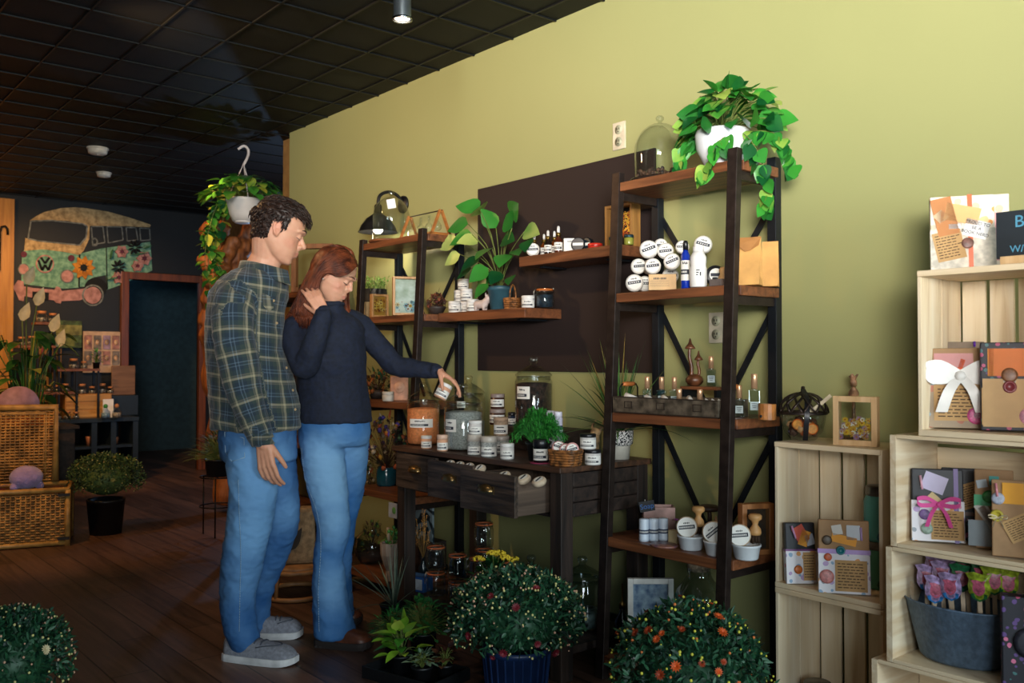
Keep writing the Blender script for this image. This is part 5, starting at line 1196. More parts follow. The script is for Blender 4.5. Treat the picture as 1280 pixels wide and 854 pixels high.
q = MB(); q.ball((-.175, 0, -.145), .034, 14, sq=(1, 1, 1.2)); q.build('bulb', mat('glowing bulb', '#ffffff', .5, emit='#fff1dc', es=25.), e)
point('wall_lamp_bulb', (WX-.175, yl, 2.10-.20), 3.2, (1, .86, .66), .03)
L2 = 1.4305
e = empty('potted_seedlings'); X_ = 2.70; y = YX(468, X_, 1.5); tag(e, 'matte black pot of pale green shoots on the second shelf of the left rack', 'potted plant', loc=(X_, y, L2)); q = MB(); q.lathe([(0, 0), (.072, 0), (.072, .17), (.066, .17), (.066, .15), (0, .15)], n=30); q.build('pot', mat('matte black pot', '#15171a', .6), e)
q = MB(); random.seed(6)
for i in range(90): p = Vector((random.uniform(-.06, .06), random.uniform(-.06, .06), .155)); t_ = p+Vector((random.uniform(-.03, .03), random.uniform(-.03, .03), random.uniform(.03, .08))); q.tube([p, t_], .001, 3); q.leaf(t_, rv()+Vector((0, 0, .3)), .02, .012, .2, (0, 1, .8, 0)); q.leaf(t_, rv()+Vector((0, 0, .3)), .018, .011, .2, (0, 1, .8, 0))
q.build('shoots', leafmat('pale green shoot', '#9fc063', '#57803a', .5), e)
lightw = wood('light frame wood', '#c99a66', '#a8763f', 2, .5)
def pressed(w, h, d, t, X_, px, Z, cols, inner, label, seed, fh=.5, rz=0., m=lightw, gl=True):
    e = framebox(w, h, d, t, m, 'flower_box', inner=inner, gl=gl); y = YX(px, X_, Z+h/2); tag(e, label, 'frame', loc=(X_, y, Z), rz=facing(X_, y)+rz); q = MB()
    flowerpatch(q, w-2*t-.02, (h-2*t)*fh-.02, int(30*fh)+8, 0., seed, len(cols), t+.012, .008, .015); q.build('pressed_flowers', cols, e); return e
ylw = [mat('yellow petals', '#d9a62e', .6), mat('ochre petals', '#b5781f', .6), mat('pale yellow petals', '#e6c56a', .6), mat('rust centre', '#7a2f12', .7)]
pressed(.10, .125, .03, .011, 2.60, 474, L2, ylw, mat('amber backing', '#c59236', .7), 'small light wood frame of yellow pressed flowers on the left rack', 5, .9, rz=.5)
lw2 = [mat('daisy white petals', '#e9e4da', .6), mat('teal petals', '#2f7f92', .6), mat('yellow petals', '#d9a62e', .6), mat('sky petals', '#7fb0c4', .6), mat('rust centre', '#7a2f12', .7)]
e = pressed(.16, .20, .045, .012, 2.60, 510, L2, lw2, mat('bright white backing', '#dfe2da', .7, var=.3, scale=18, c2='#aab39a'), 'larger light wood frame with daisies along its bottom on the left rack', 8, .38, rz=.12)
q = MB(); q.box((0, 0, .045), (.02, .07, .09)); tag(q.build('card_stack', mat('cream card stock', '#c8a878', .7), None, .002), 'cream card leaning at the left end of the second shelf of the left rack', 'card', loc=(2.60, YX(456, 2.60, 1.45), L2))
L3 = .9855
e = empty('dried_bouquet'); X_ = 2.66; y = YX(473, X_, 1.05); tag(e, 'yellow and green dried bouquet on the third shelf of the left rack', 'dried plant', loc=(X_, y, L3)); q = MB(); q.lathe([(0, 0), (.04, 0), (.055, .03), (.05, .05), (0, .045)], n=20); q.build('bowl', mat('dark stone bowl', '#3a302b', .6), e)
dried(e, 90, (0, 0, .04), .085, .11, [mat('dried gold flowers', '#d98f2c', .7, var=.3), mat('dried orange flowers', '#b5642a', .7, var=.3), mat('dried deep green', '#2c5a34', .7), mat('dried brown stems', '#4a3424', .8)], 12, L_=.04)
e = empty('salt_block'); X_ = 2.62; y = YX(499, X_, 1.03); tag(e, 'peach carved stone block with a round rose relief beside the gold bouquet', 'ornament', loc=(X_, y, L3), rz=facing(X_, y)); q = MB(); q.box((0, 0, .065), (.06, .095, .13)); q.build('block', mat('peach salt stone', '#d99a78', .6, var=.2, scale=18), e, .006)
q = MB(); q.ball((.03, .0, .07), .03, 14, sq=(.5, 1, 1), jit=.05); q.ball((.042, .0, .07), .016, 10, sq=(.5, 1, 1)); q.build('rose_relief', mat('pale peach relief', '#e6b193', .6), e)
put('lpot', jar(.03, .05, mat('white bead pot', '#cfc5b8', .5), mat('white bead pot', '#cfc5b8', .5), lab=False, name='small_pot', cat='pot'), 485, 2.525, L3, 'small white pot at the front edge of the third shelf of the left rack')
L4 = .5205
e = empty('flower_vase'); X_ = 2.64; y = YX(483, X_, .6); tag(e, 'teal glass vase of mixed dried flowers on the fourth shelf of the left rack', 'vase', loc=(X_, y, L4)); q = MB(); q.lathe([(0, 0), (.05, 0), (.055, .01), (.055, .08), (.048, .095), (.05, .10), (.046, .10), (.044, .09), (.05, .02), (0, .012)], n=28); q.build('vase_body', mat('teal glazed glass', '#1d4f5c', .15), e)
dried(e, 150, (0, 0, .09), .13, .28, [mat('rust petals', '#a5522a', .7), mat('violet petals', '#4a3a8a', .7), mat('cream petals', '#c9b79a', .7), mat('dark green leaf', '#2a4a30', .7), mat('mustard petals', '#b98a2c', .7), mat('dried brown stems', '#4a3424', .8)], 7, L_=.045)
e = empty('terrarium_jar'); X_ = 2.60; y = YX(461, X_, .6); tag(e, 'small clear jar of pale dried flowers left of the teal vase', 'jar', loc=(X_, y, L4)); q = MB(); q.lathe([(0, 0), (.04, 0), (.042, .08), (.02, .12), (.022, .15)], n=24); q.build('glass_body', G, e); dried(e, 30, (0, 0, .01), .03, .09, [mat('cream petals', '#c9b79a', .7), mat('rust petals', '#a5522a', .7), mat('dried brown stems', '#4a3424', .8)], 2)
q = MB(); q.box((0, 0, 0), (.002, .075, .075), 0); q.ball((-.001, -.012, 0), .018, 10, 1, sq=(.15, 1, 1)); tag(q.build('price_card', [mat('pale grey card', '#b9bdc4', .6), mat('green dot print', '#6fae5a', .6)]), 'pale grey card with a green dot hanging under the fourth shelf of the left rack', 'card', loc=(2.47, YX(491, 2.47, .45), L4-.075))
L5 = .0905
e = empty('terrarium'); X_ = 2.62; y = YX(465, X_, .2); tag(e, 'round glass terrarium with dark soil and mossy plants at the foot of the left rack', 'terrarium', loc=(X_, y, L5)); q = MB(); q.lathe([(0, .002), (.07, .004), (.095, .04), (.1, .09), (.085, .14), (.05, .17), (.048, .20), (.055, .205)], n=32); q.build('glass_body', G, e)
q = MB(); q.lathe([(0, .006), (.068, .008), (.09, .04), (.094, .06), (0, .07)], n=26); q.build('soil', mat('dark soil', '#2a2019', .9, var=.5, scale=60), e); dried(e, 60, (0, 0, .06), .06, .16, [mat('moss green leaf', '#7f9a3a', .6), mat('dark green leaf', '#2a4a30', .7), mat('dried brown stems', '#4a3424', .8)], 5, name='plants')
e = empty('carved_planter'); X_ = 2.48; y = YX(489, X_, .2); tag(e, 'whitewashed carved wooden goblet planter with a seedling at the foot of the left rack', 'planter', loc=(X_, y, L5)); q = MB(); q.lathe([(0, 0), (.032, 0), (.03, .03), (.026, .05), (.04, .08), (.055, .13), (.058, .19), (.052, .19), (.05, .17), (0, .17)], n=12, sy=.9, smooth=False); q.build('planter_body', wood('whitewashed wood', '#b8a696', '#7d6b5e', 2, .7), e)
q = MB(); q.tube([(0, .025, .17), (0, .03, .26)], .009, 10); q.build('stake', mat('pale stick', '#b09a80', .7), e); dried(e, 30, (0, -.02, .17), .04, .10, [mat('fresh green leaf', '#4f9a45', .5), mat('mid green leaf', '#357a3a', .5)], 9, name='seedling')
# ================================================================ far rack between the heads
F1 = 1.6205
e = framebox(.26, .30, .05, .03, wood('rustic brown frame', '#8a5a34', '#5a371e', 2, .6), 'shadow_box', gl=False); X_ = 2.66; y = YX(391, X_, 1.75); tag(e, 'rustic brown empty wooden frame on the far rack behind the mans face', 'frame', loc=(X_, y, F1), rz=facing(X_, y)-.3)
e = empty('reed_diffuser'); X_ = 2.68; y = YX(411, X_, 1.7); y = 5.12; tag(e, 'reed diffuser of five pale sticks above the womans head', 'diffuser', loc=(X_, YX(411, X_, 1.75), F1)); q = MB(); q.lathe([(0, 0), (.035, 0), (.035, .06), (.012, .08), (.012, .095), (0, .095)], n=20); q.build('bottle', amber, e)
for k, dy in enumerate((.05, .008, -.012, -.03, -.055)): q = MB(); q.tube([(0, 0, .02), (random.uniform(-.02, .02), dy, .27)], .0035 if k != 1 else .006, 6); q.build('reed', mat('pale reed', '#dcb98a', .7), e)
F2 = 1.1705
for px, X_, l in ((352, 2.62, 'left'), (372, 2.60, 'middle'), (383, 2.66, 'right')):
    e = empty('glass_votive'); y = YX(px, X_, 1.25); tag(e, 'small glass jar with a glowing tea light on the far rack, '+l+' one', 'candle', loc=(X_, y, F2 if False else F2)); q = MB(); q.lathe([(0, 0), (.03, 0), (.042, .03), (.04, .07), (.028, .09)], n=20); q.build('glass_body', G, e); q = MB(); q.lathe([(0, .004), (.018, .004), (.018, .02), (0, .02)], n=14); q.build('wax', Mw, e); q = MB(); q.ball((0, 0, .034), .008, 8, sq=(.6, .6, 1.5)); q.build('flame', mat('candle flame', '#ffcf80', .5, emit='#ffb050', es=14.), e)
e = empty('dried_wreath'); X_ = 2.64; y = YX(379, X_, 1.4); tag(e, 'dark dried flower bunch with cream seed heads hanging from the far rack', 'dried plant', loc=(X_, y, 1.44)); dried(e, 110, (0, 0, -.04), .10, .13, [mat('dried wine leaves', '#54251f', .8, var=.3), mat('cream seed heads', '#c9a878', .7), mat('dried brown stems', '#4a3424', .8)], 19, L_=.045)
q = MB(); q.tube([(0, 0, 0), (0, 0, .13)], .002, 4, mi=0); q.build('hanging_cord', mat('dried brown stems', '#4a3424', .8), e)
# ---------------------------------------------------------------- the man
def plaid():
    m, nt, b = newmat('green navy plaid flannel'); L = nt.links.new
    at = N(nt, 'ShaderNodeAttribute'); at.attribute_name = 'cloth'; sp = N(nt, 'ShaderNodeSeparateXYZ'); L(at.outputs['Vector'], sp.inputs[0])
    cols = []
    for k, per in ((0, .098), (1, .094)):
        d = N(nt, 'ShaderNodeMath', operation='DIVIDE'); d.inputs[1].default_value = per; L(sp.outputs[k], d.inputs[0])
        f = N(nt, 'ShaderNodeMath', operation='FRACT'); L(d.outputs[0], f.inputs[0])
        r = N(nt, 'ShaderNodeValToRGB'); r.color_ramp.interpolation = 'LINEAR'; e = r.color_ramp.elements
        stops = [(0, '#a0987e'), (.05, '#a0987e'), (.085, '#2b3a38'), (.17, '#2b3a38'), (.2, '#1c2c3a'), (.34, '#1c2c3a'), (.36, '#56697a'), (.385, '#56697a'), (.40, '#1c2c3a'), (.47, '#1c2c3a'),
                 (.49, '#4f6170'), (.515, '#4f6170'), (.53, '#1c2c3a'), (.66, '#1c2c3a'), (.69, '#2b3a38'), (.86, '#2b3a38'), (.90, '#6f6a58'), (.95, '#474b42'), (1, '#a0987e')]
        e[0].position = 0; e[0].color = hexc(stops[0][1]); e[1].position = 1; e[1].color = hexc(stops[-1][1])
        for p_, c_ in stops[1:-1]: q = e.new(p_); q.color = hexc(c_)
        L(f.outputs[0], r.inputs[0]); cols.append(r)
    # twill: the two thread directions alternate finely
    mx = N(nt, 'ShaderNodeMix', data_type='RGBA'); mx.inputs[0].default_value = .5; L(cols[0].outputs[0], mx.inputs[6]); L(cols[1].outputs[0], mx.inputs[7])
    L(mx.outputs[2], b.inputs['Base Color']); b.inputs['Roughness'].default_value = .9; b.inputs['Sheen Weight'].default_value = .15
    nz = N(nt, 'ShaderNodeTexNoise', Scale=300.); bp = N(nt, 'ShaderNodeBump', Strength=.2, Distance=.002); tc = N(nt, 'ShaderNodeTexCoord')
    L(tc.outputs['Object'], nz.inputs[0]); L(nz.outputs[0], bp.inputs['Height']); L(bp.outputs[0], b.inputs['Normal']); return m
def denim(name, c1, c2):
    m, nt, b = newmat(name); L = nt.links.new
    at = N(nt, 'ShaderNodeAttribute'); at.attribute_name = 'fade'; tc = N(nt, 'ShaderNodeTexCoord')
    no = N(nt, 'ShaderNodeTexNoise', Scale=9., Detail=6.); L(tc.outputs['Object'], no.inputs[0])
    ad = N(nt, 'ShaderNodeMath', operation='MULTIPLY_ADD'); L(no.outputs[0], ad.inputs[0]); ad.inputs[1].default_value = .5; L(at.outputs['Fac'], ad.inputs[2])
    r = N(nt, 'ShaderNodeValToRGB'); e = r.color_ramp.elements; e[0].position = .15; e[0].color = hexc(c2); e[1].position = .85; e[1].color = hexc(c1)
    L(ad.outputs[0], r.inputs[0]); L(r.outputs[0], b.inputs['Base Color']); b.inputs['Roughness'].default_value = .85
    n2 = N(nt, 'ShaderNodeTexNoise', Scale=420., Detail=2.); bp = N(nt, 'ShaderNodeBump', Strength=.25, Distance=.001); L(tc.outputs['Object'], n2.inputs[0]); L(n2.outputs[0], bp.inputs['Height']); L(bp.outputs[0], b.inputs['Normal'])
    return m
def fade_attr(me, pts):
    at = me.attributes.new('fade', 'FLOAT', 'POINT')
    for i, v in enumerate(me.vertices):
        f = 0
        for p, r, s_ in pts: f = max(f, s_*max(0, 1-((v.co-p).length/(r*1.35))**2)**2)
        at.data[i].value = f
DENIM = denim('washed blue denim', '#6b9ccc', '#174d86'); DEN2 = denim('light blue flared denim', '#7aa8d2', '#205e9c')
stitch = mat('pale denim stitching', '#9ab4c8', .8)
def seam(Ps, me, r=.0016, dash=True):
    """a raised stitched seam lying on the cloth, traced down one side of the leg"""
    bv = bvh_of(me); q = MB(); W_ = []
    for p in smoothpath([(a, b, 0) for a, b in Ps], 14*len(Ps)):
        d = (pt(p[0], p[1], 1.)-CAMP).normalized(); h = bv.ray_cast(CAMP, d)
        if h[0]: W_.append(h[0]-d*.0008)
    for i in range(len(W_)-1):
        if (W_[i+1]-W_[i]).length < .04: q.tube([W_[i], W_[i]+(W_[i+1]-W_[i])*(.7 if dash else 1)], r, 4)
    return q
man = empty('person', (1.65, 3.52, 0)); tag(man, 'tall standing man in a green plaid flannel shirt and blue jeans, looking down', 'person', None)
MH = Head(pt(348.5, 287, 3.70), 112, 17, 1.07)
b = MB(); MH.build(b)
# neck and shoulders, arms, legs as one skin
chain(b, [MH.w(-.035, 0, -.03), pt(333, 320, 3.72), pt(322, 345, 3.73)], [.062, .060, .068], 18)
chain(b, [MH.w(.02, 0, -.085), pt(338, 330, 3.71), pt(334, 345, 3.72)], [.034, .040, .05], 14)
limb(b, [(322, 345, 3.73, .07), (315, 378, 3.74, .11), (308, 430, 3.76, .115), (318, 500, 3.76, .10), (322, 545, 3.76, .095)])
limb(b, [(303, 368, 3.62, .045), (292, 400, 3.57, .045), (300, 460, 3.55, .042), (318, 530, 3.55, .030), (331, 556, 3.55, .027)])
limb(b, [(322, 368, 3.86, .045), (327, 400, 3.91, .043), (331, 460, 3.91, .038), (337, 500, 3.89, .028)])
limb(b, [(312, 550, 3.69, .07), (312, 620, 3.66, .062), (304, 700, 3.64, .045), (300, 782, 3.62, .034)])
limb(b, [(342, 545, 3.84, .075), (350, 620, 3.86, .062), (333, 700, 3.89, .045), (322, 768, 3.92, .034)])
hd = (pt(334, 598, 3.53)-pt(328, 549, 3.55)); 
hand(b, pt(330, 556, 3.55), hd, RT*.3+FW, 1.05, (.42, .46, .5, .55), side=1, thumb=(.35, .55), spread=.02)
hand(b, pt(337, 503, 3.89), pt(343, 540, 3.87)-pt(337, 500, 3.89), FW*.3-RT*.9, .98, (.4, .45, .5, .5), side=-1, thumb=(.4, .4))
bme = fuse(b, .0036, 5); tint(bme, facetint(MH)); meshobj('body', bme, SKIN, man)
mhair = mat('dark brown hair', '#33211a', .5, var=.3, scale=60, c2='#1a110d', spec=.35)
lashm = mat('dark lash', '#1c1210', .6)
features(MH, bme, man, '#241713', lashm, mhair)
# short hair: a cap lifted off the scalp, with locks on it
def mmask(x, y, z):
    if z > .20 or abs(y) > .1 or z < -.075 or x > .12: return False
    if x > .035: return z > .052+.2*(.09-x)*(.09-x)-.06*max(0, abs(y)-.045)
    if x > .008: return z > .018+(x-.008)*1.25 or (x < .024 and z > -.004 and abs(y) > .05)
    if x > -.032: return z > .020
    return z > -.068+.25*(x+.1)
def moff(x, y, z): return .003+.013*max(0, min(1, (z+.01)/.08))
cap, cv = shell(bme, MH, mmask, moff, 'hair', mhair, man, .006)
random.seed(3)
for i in range(950):
    v = random.choice(cv); x, y, z = MH.l(v)
    if z < -.05: continue
    c = MH.w(-.005, 0, .0); nrm = (v-c).normalized()
    flow = (MH.X*(.9 if z > .05 else .1)-MH.Z*(.15 if z > .06 else 1.0)+MH.Y*random.uniform(-.3, .3)+rv(.25))
    if z <= .05: flow = (-MH.Z*.9-MH.X*.45+rv(.25))
    flow = (flow-nrm*flow.dot(nrm)).normalized(); Ln = random.uniform(.02, .036) if z > .03 else random.uniform(.012, .02)
    P = [v-nrm*.004, v+nrm*.003+flow*Ln*.35, v+nrm*.004+flow*Ln*.7, v-nrm*.001+flow*Ln]
    cap.tube(P, [.0022, .0026, .002, .0006], 4)
mbobj(cap, 'hair', mhair, man)
# shirt
s = MB()
T = [(322, 337, 3.735, 22, .085), (320, 345, 3.74, 34, .13), (316, 354, 3.745, 41, .175), (312, 368, 3.75, 45, .19), (307, 395, 3.755, 45, .175), (307, 430, 3.76, 47, .165), (312, 465, 3.76, 50, .165), (317, 500, 3.76, 54, .17), (319, 528, 3.76, 54, .175), (319, 536, 3.76, 54, .175)]
T = smoothpath(T, 36); ringloft(s, [(pt(a, b_, d), r/300., dd) for a, b_, d, r, dd in T], 40)
limb(s, [(300, 362, 3.64, .072), (292, 385, 3.585, .078), (292, 420, 3.565, .076), (299, 456, 3.56, .073), (304, 484, 3.555, .068), (313, 515, 3.55, .056), (325, 544, 3.55, .045)], 20)
limb(s, [(324, 362, 3.84, .066), (327, 400, 3.90, .060), (331, 455, 3.91, .056), (337, 495, 3.89, .044)], 16)
sme = fuse(s, .006, 8)
# collar opening: neck end is trimmed by the body itself
wrinkle(sme, .009, 8., (1, 1, .7))
wrinkle(sme, .0045, 19., (1, 1, 1.1))
at = sme.attributes.new('cloth', 'FLOAT_VECTOR', 'POINT')
AR = [pt(300, 362, 3.64), pt(292, 395, 3.58), pt(293, 425, 3.565), pt(300, 460, 3.56), pt(306, 490, 3.555), pt(325, 544, 3.55)]
def arm_uv(p):
    best = None; acc = 0
    for a_, b_ in zip(AR, AR[1:]):
        d = b_-a_; t = max(0, min(1, (p-a_).dot(d)/d.length_squared)); q = a_+d*t; r = (p-q).length
        if best is None or r < best[0]: best = (r, acc+d.length*t, p-q)
        acc += d.length
    return best
for i, v in enumerate(sme.vertices):
    r, l_, off = arm_uv(v.co); ty = v.co-pt(312, 430, 3.76)
    if r < .088 and v.co.z < AR[0].z+.03 and (v.co-CAMP).dot(FW) < 3.68:
        a_ = math.atan2(off.dot(RT), -off.dot(FW)); at.data[i].vector = (a_*.075+.03, l_, 0)
    else:
        a_ = math.atan2(ty.dot(RT)*1.2, -ty.dot(FW)); at.data[i].vector = (a_*.17, v.co.z+.02*math.sin(a_), 0)
PL = plaid(); sh = meshobj('shirt', sme, PL, man)
def addcloth(o, f):
    at = o.data.attributes.new('cloth', 'FLOAT_VECTOR', 'POINT')
    for i, v in enumerate(o.data.vertices): at.data[i].vector = f(v.co)
# collar: a folded band round the neck, open at the throat
q = MB(); nC = 40; vs = []; fs = []
NC = pt(326, 336, 3.725)
for i in range(nC+1):
    a = math.radians(-150+300*i/nC); dr = (-MH.X.normalized()*math.cos(a)+Vector(MH.Y)*math.sin(a)); dr = Vector((dr.x, dr.y, 0)).normalized()
    fr = (1-math.cos(a))/2
    c = NC+UP*(-.042*fr+.012)+RT*.03*fr
    rr = .070+.010*fr
    for k, (o_, z) in enumerate(((0, -.025), (.0, .012), (.004, .020), (.012, .018), (.021, -.012-.014*fr), (.026, -.026-.02*fr), (.018, -.024-.02*fr))):
        vs.append(c+dr*(rr+o_)+UP*z)
for i in range(nC):
    for k in range(6): fs.append((i*7+k, i*7+k+1, (i+1)*7+k+1, (i+1)*7+k))
q.add(vs, fs, True); co = mbobj(q, 'collar', PL, sh)
co.matrix_parent_inverse = Matrix.Translation((0, 0, 0)); co.parent = man; co.matrix_parent_inverse = Matrix.Translation(-Vector(man.location))
addcloth(co, lambda p: (math.atan2((p-NC).dot(RT), (p-NC).dot(FW))*.09, (p.z)*1.0, 0))
# cuff, buttons, placket, pocket flap
q = MB(); A_, B_ = pt(318, 530, 3.552), pt(330, 555, 3.55); q.tube([A_, A_+(B_-A_)*.15, A_+(B_-A_)*.9, B_, B_-(B_-A_)*.1], [.048, .0515, .046, .042, .036], 20); cf = mbobj(q, 'cuff', PL, man)
addcloth(cf, lambda p: (p.z*1.2, (p-A_).dot(RT)*1.2, 0))
bv = bvh_of(sme)
def onshirt(px, py, off=.002):
    d = (pt(px, py, 1.)-CAMP).normalized(); h = bv.ray_cast(CAMP, d); return (h[0]-d*off, h[1]) if h[0] else None
for px, py in ((345, 376), (349, 404), (357, 432), (361, 460), (369, 488), (372, 512)):
    h = onshirt(px-3, py)
    if h: q = MB(); q.ball(h[0], .006, 8); mbobj(q, 'shirt_button', mat('tan button', '#b79b72', .4), man)
q = MB(); Q = [onshirt(px, py, .004) for px, py in ((328, 366), (341, 372), (342, 385), (336, 390), (328, 381))]
if all(Q): 
    q.add([h[0] for h in Q]+[h[0]+(pt(335, 378, 3.9)-CAMP).normalized()*.006 for h in Q], [(0, 1, 2, 3, 4), (0, 5, 6, 1), (1, 6, 7, 2), (2, 7, 8, 3), (3, 8, 9, 4), (4, 9, 5, 0)])
    pk = mbobj(q, 'pocket_flap', PL, man); addcloth(pk, lambda p: (p.dot(RT)*.8, p.z, 0))
# jeans
j = MB()
HP = smoothpath([(322, 520, 3.76, 45, .15), (322, 545, 3.76, 46, .155), (324, 575, 3.76, 45, .15)], 8)
ringloft(j, [(pt(a, b_, d), r/300., dd) for a, b_, d, r, dd in HP], 32)
limb(j, [(313, 560, 3.69, .100), (316, 600, 3.67, .096), (314, 640, 3.66, .088), (303, 700, 3.65, .080), (297, 745, 3.64, .068), (300, 780, 3.63, .063), (305, 798, 3.62, .063)], 20)
limb(j, [(338, 560, 3.83, .095), (345, 610, 3.84, .09), (348, 655, 3.87, .082), (333, 705, 3.89, .072), (322, 745, 3.91, .058), (320, 782, 3.92, .055)], 20)
jme = fuse(j, .0065, 22); wrinkle(jme, .008, 9., (1, 1, 1.3)); wrinkle(jme, .004, 20., (1, 1, 1.9))
fade_attr(jme, [(pt(326, 600, 3.58), .2, .8), (pt(316, 660, 3.58), .16, .7), (pt(303, 720, 3.6), .13, .35), (pt(362, 640, 3.8), .12, .4)])
je = meshobj('jeans', jme, DENIM, man)
q = seam([(298, 600), (299, 640), (301, 690), (300, 740), (299, 790)], jme); mbobj(q, 'side_seam', stitch, man)
q = MB(); bj = bvh_of(jme)
H_ = [bj.ray_cast(CAMP, (pt(px, py, 1.)-CAMP).normalized())[0] for px, py in ((281, 540), (305, 548), (306, 572), (290, 577), (282, 566))]
if all(H_):
    for a_, b_ in zip(H_, H_[1:]+H_[:1]): q.tube([a_-FW*.001, b_-FW*.001], .0016, 4)
    mbobj(q, 'back_pocket_stitching', stitch, man)
# shoes
def shoe(heel, toe, width, up_m, sole_m, parent, h=.075, sole=.028, boot=False, name='shoe'):
    heel, toe = Vector((heel[0], heel[1], 0)), Vector((toe[0], toe[1], 0)); d = toe-heel; L_ = d.length; d.normalize(); w = UP.cross(d)
    n = 22; prof = []
    def wid(t): return width/2*(.70+.32*math.sin(min(1, t*1.15)*PI*.62))*(1 if t < .82 else math.sqrt(max(0, 1-((t-.82)/.19)**2)))*(1 if t > .08 else .72+.28*math.sqrt(max(0, 1-((.08-t)/.08)**2)))
    def top(t):
        if boot: return .10-.045*max(0, (t-.25)/.75)**.8-.02*max(0, t-.85)*3
        return h-.0*t+(-.022*max(0, (t-.35)/.65)) - .028*max(0, (t-.8)/.2)**2
    r = empty(name); r.parent = parent; r.matrix_parent_inverse = Matrix.Translation(-Vector(parent.location))
    q = MB(); vs = []; fs = []; k = 16
    for i in range(n+1):
        t = i/n*.992+.004; c = heel+d*L_*t; W_ = wid(t); tz = top(t); z0 = sole*.8
        for a in range(k):
            A = PI*a/(k-1); y = math.cos(A); z = math.sin(A)**.75
            vs.append(c+w*W_*.95*math.copysign(abs(y)**.7, y)+UP*(z0+(tz-z0)*z))
    for i in range(n):
        for a in range(k-1): fs.append((i*k+a, i*k+a+1, (i+1)*k+a+1, (i+1)*k+a))
    fs.append(tuple(range(k))[::-1]); fs.append(tuple(n*k+a for a in range(k))); q.add(vs, fs, True)
    up = q.build('upper', up_m, r)
    q = MB(); vs = []; fs = []; ks = 4
    for i in range(n+1):
        t = i/n; c = heel+d*L_*t-d*.004+d*.008*t; W_ = wid(min(.999, max(.001, t)))*1.04; lift = .010*max(0, (t-.75)/.25)**2+(0.0)
        for sy, z in ((1, lift), (1.03, sole*.5+lift), (1.0, sole+lift*.6), (-1.0, sole+lift*.6), (-1.03, sole*.5+lift), (-1, lift)):
            vs.append(c+w*W_*sy+UP*z)
    for i in range(n):
        for a in range(6): fs.append((i*6+a, i*6+(a+1) % 6, (i+1)*6+(a+1) % 6, (i+1)*6+a))
    fs.append(tuple(range(6))[::-1]); fs.append(tuple(n*6+a for a in range(6))); q.add(vs, fs, False)
    if boot:
        for i in range(12):
            t = .05+i*.078; q.box(tuple(heel+d*L_*t+UP*.004), (.012, width*.86, .010), rz=math.atan2(d.y, d.x))
    so = q.build('sole', sole_m, r, label='white sole' if not boot else 'dark lugged sole')
    if not boot:
        q = MB(); P = []
        for i in range(15):
            a = PI*i/14; t = .93-.36*math.sin(a)*0; 
        for i in range(21):
            u = -1+2*i/20; t = .80-.30*abs(u)**2.2; c = heel+d*L_*t; ww = wid(t)*.8*u; cA = min(.999, (abs(u)*.8/.95)**1.43); z = sole*.8+(top(t)-sole*.8)*(1-cA*cA)**.375
            P.append(c+w*ww*1.01+UP*(z+.0015))
        q.tube(P, .0022, 5)
        for i in range(2):
            t = .46+.09*i; c = heel+d*L_*t
            q.tube([c+w*wid(t)*.6+UP*(top(t)*.93), c+w*wid(t)*.3+UP*(top(t)+.002), c+UP*(top(t)+.004), c-w*wid(t)*.3+UP*(top(t)+.002), c-w*wid(t)*.6+UP*(top(t)*.93)], .003, 5)
        q.build('stitching_and_laces', mat('grey cord', '#4a4e5a', .8), r)
    return r
grey_c = mat('grey canvas', '#8b8d98', .9, bump=.4, bscale=400, var=.15, scale=80); white_s = mat('off white rubber', '#d5d4d6', .6)
shoe(flr(283, 823), flr(370, 831), .104, grey_c, white_s, man, h=.088)
shoe(flr(318, 797), flr(378, 795), .10, grey_c, white_s, man, h=.088)
# ---------------------------------------------------------------- the woman
wom = empty('person', (1.95, 3.42, 0)); tag(wom, 'woman with long auburn hair, navy sweater and flared jeans, holding up a small jar', 'person')
WH = Head(pt(416, 342, 3.86), 133, 25, .985, roll=0)
b = MB(); WH.build(b, True)
chain(b, [WH.w(-.03, 0, -.05), pt(412, 372, 3.88), pt(408, 392, 3.88)], [.052, .048, .056], 18)
chain(b, [WH.w(.02, 0, -.085), pt(418, 374, 3.87), pt(418, 388, 3.87)], [.028, .034, .04], 14)
limb(b, [(408, 395, 3.88, .06), (410, 420, 3.9, .10), (418, 470, 3.9, .095), (418, 530, 3.9, .11)])
limb(b, [(371, 412, 3.80, .036), (379, 450, 3.73, .034), (398, 402, 3.69, .026), (403, 391, 3.69, .023)])
limb(b, [(450, 410, 4.0, .04), (495, 457, 3.98, .034), (535, 463, 3.93, .026), (549, 465, 3.91, .0225)])
limb(b, [(400, 545, 3.86, .075), (412, 650, 3.82, .05), (411, 720, 3.82, .042), (412, 768, 3.82, .032)])
limb(b, [(440, 545, 3.98, .075), (430, 650, 4.0, .05), (424, 720, 4.05, .042), (418, 750, 4.08, .032)])
# the hand in her hair: back of the hand towards us, fingers bent into the hair
hand(b, pt(404, 391, 3.69), pt(391, 367, 3.70)-pt(404, 391, 3.69), FW*.85-RT*.3+UP*.1, .84, (.35, .42, .5, .55), side=1, thumb=(.5, .5), spread=.12)
# the hand holding the jar from above
JC = pt(555, 487, 3.90)
hand(b, pt(550, 465, 3.91), pt(567, 476, 3.89)-pt(550, 465, 3.91), -UP*.8-RT*.65, .84, (.3, .36, .42, .5), side=-1, thumb=(.5, .75), spread=.05)
wme = fuse(b, .0036, 5); tint(wme, facetint(WH)); meshobj('body', wme, SKIN, wom)
whair = mat('auburn brown hair', '#74391f', .5, var=.35, scale=30, c2='#3c1a0f', spec=.3)
features(WH, wme, wom, '#5a3424', lashm, mat('soft brown brow', '#6b4334', .7))
q = MB(); q.ball(WH.w(-.006, -.0885, -.036), .0042, 8); mbobj(q, 'earring', mat('pearl', '#f0e6dc', .2), wom)
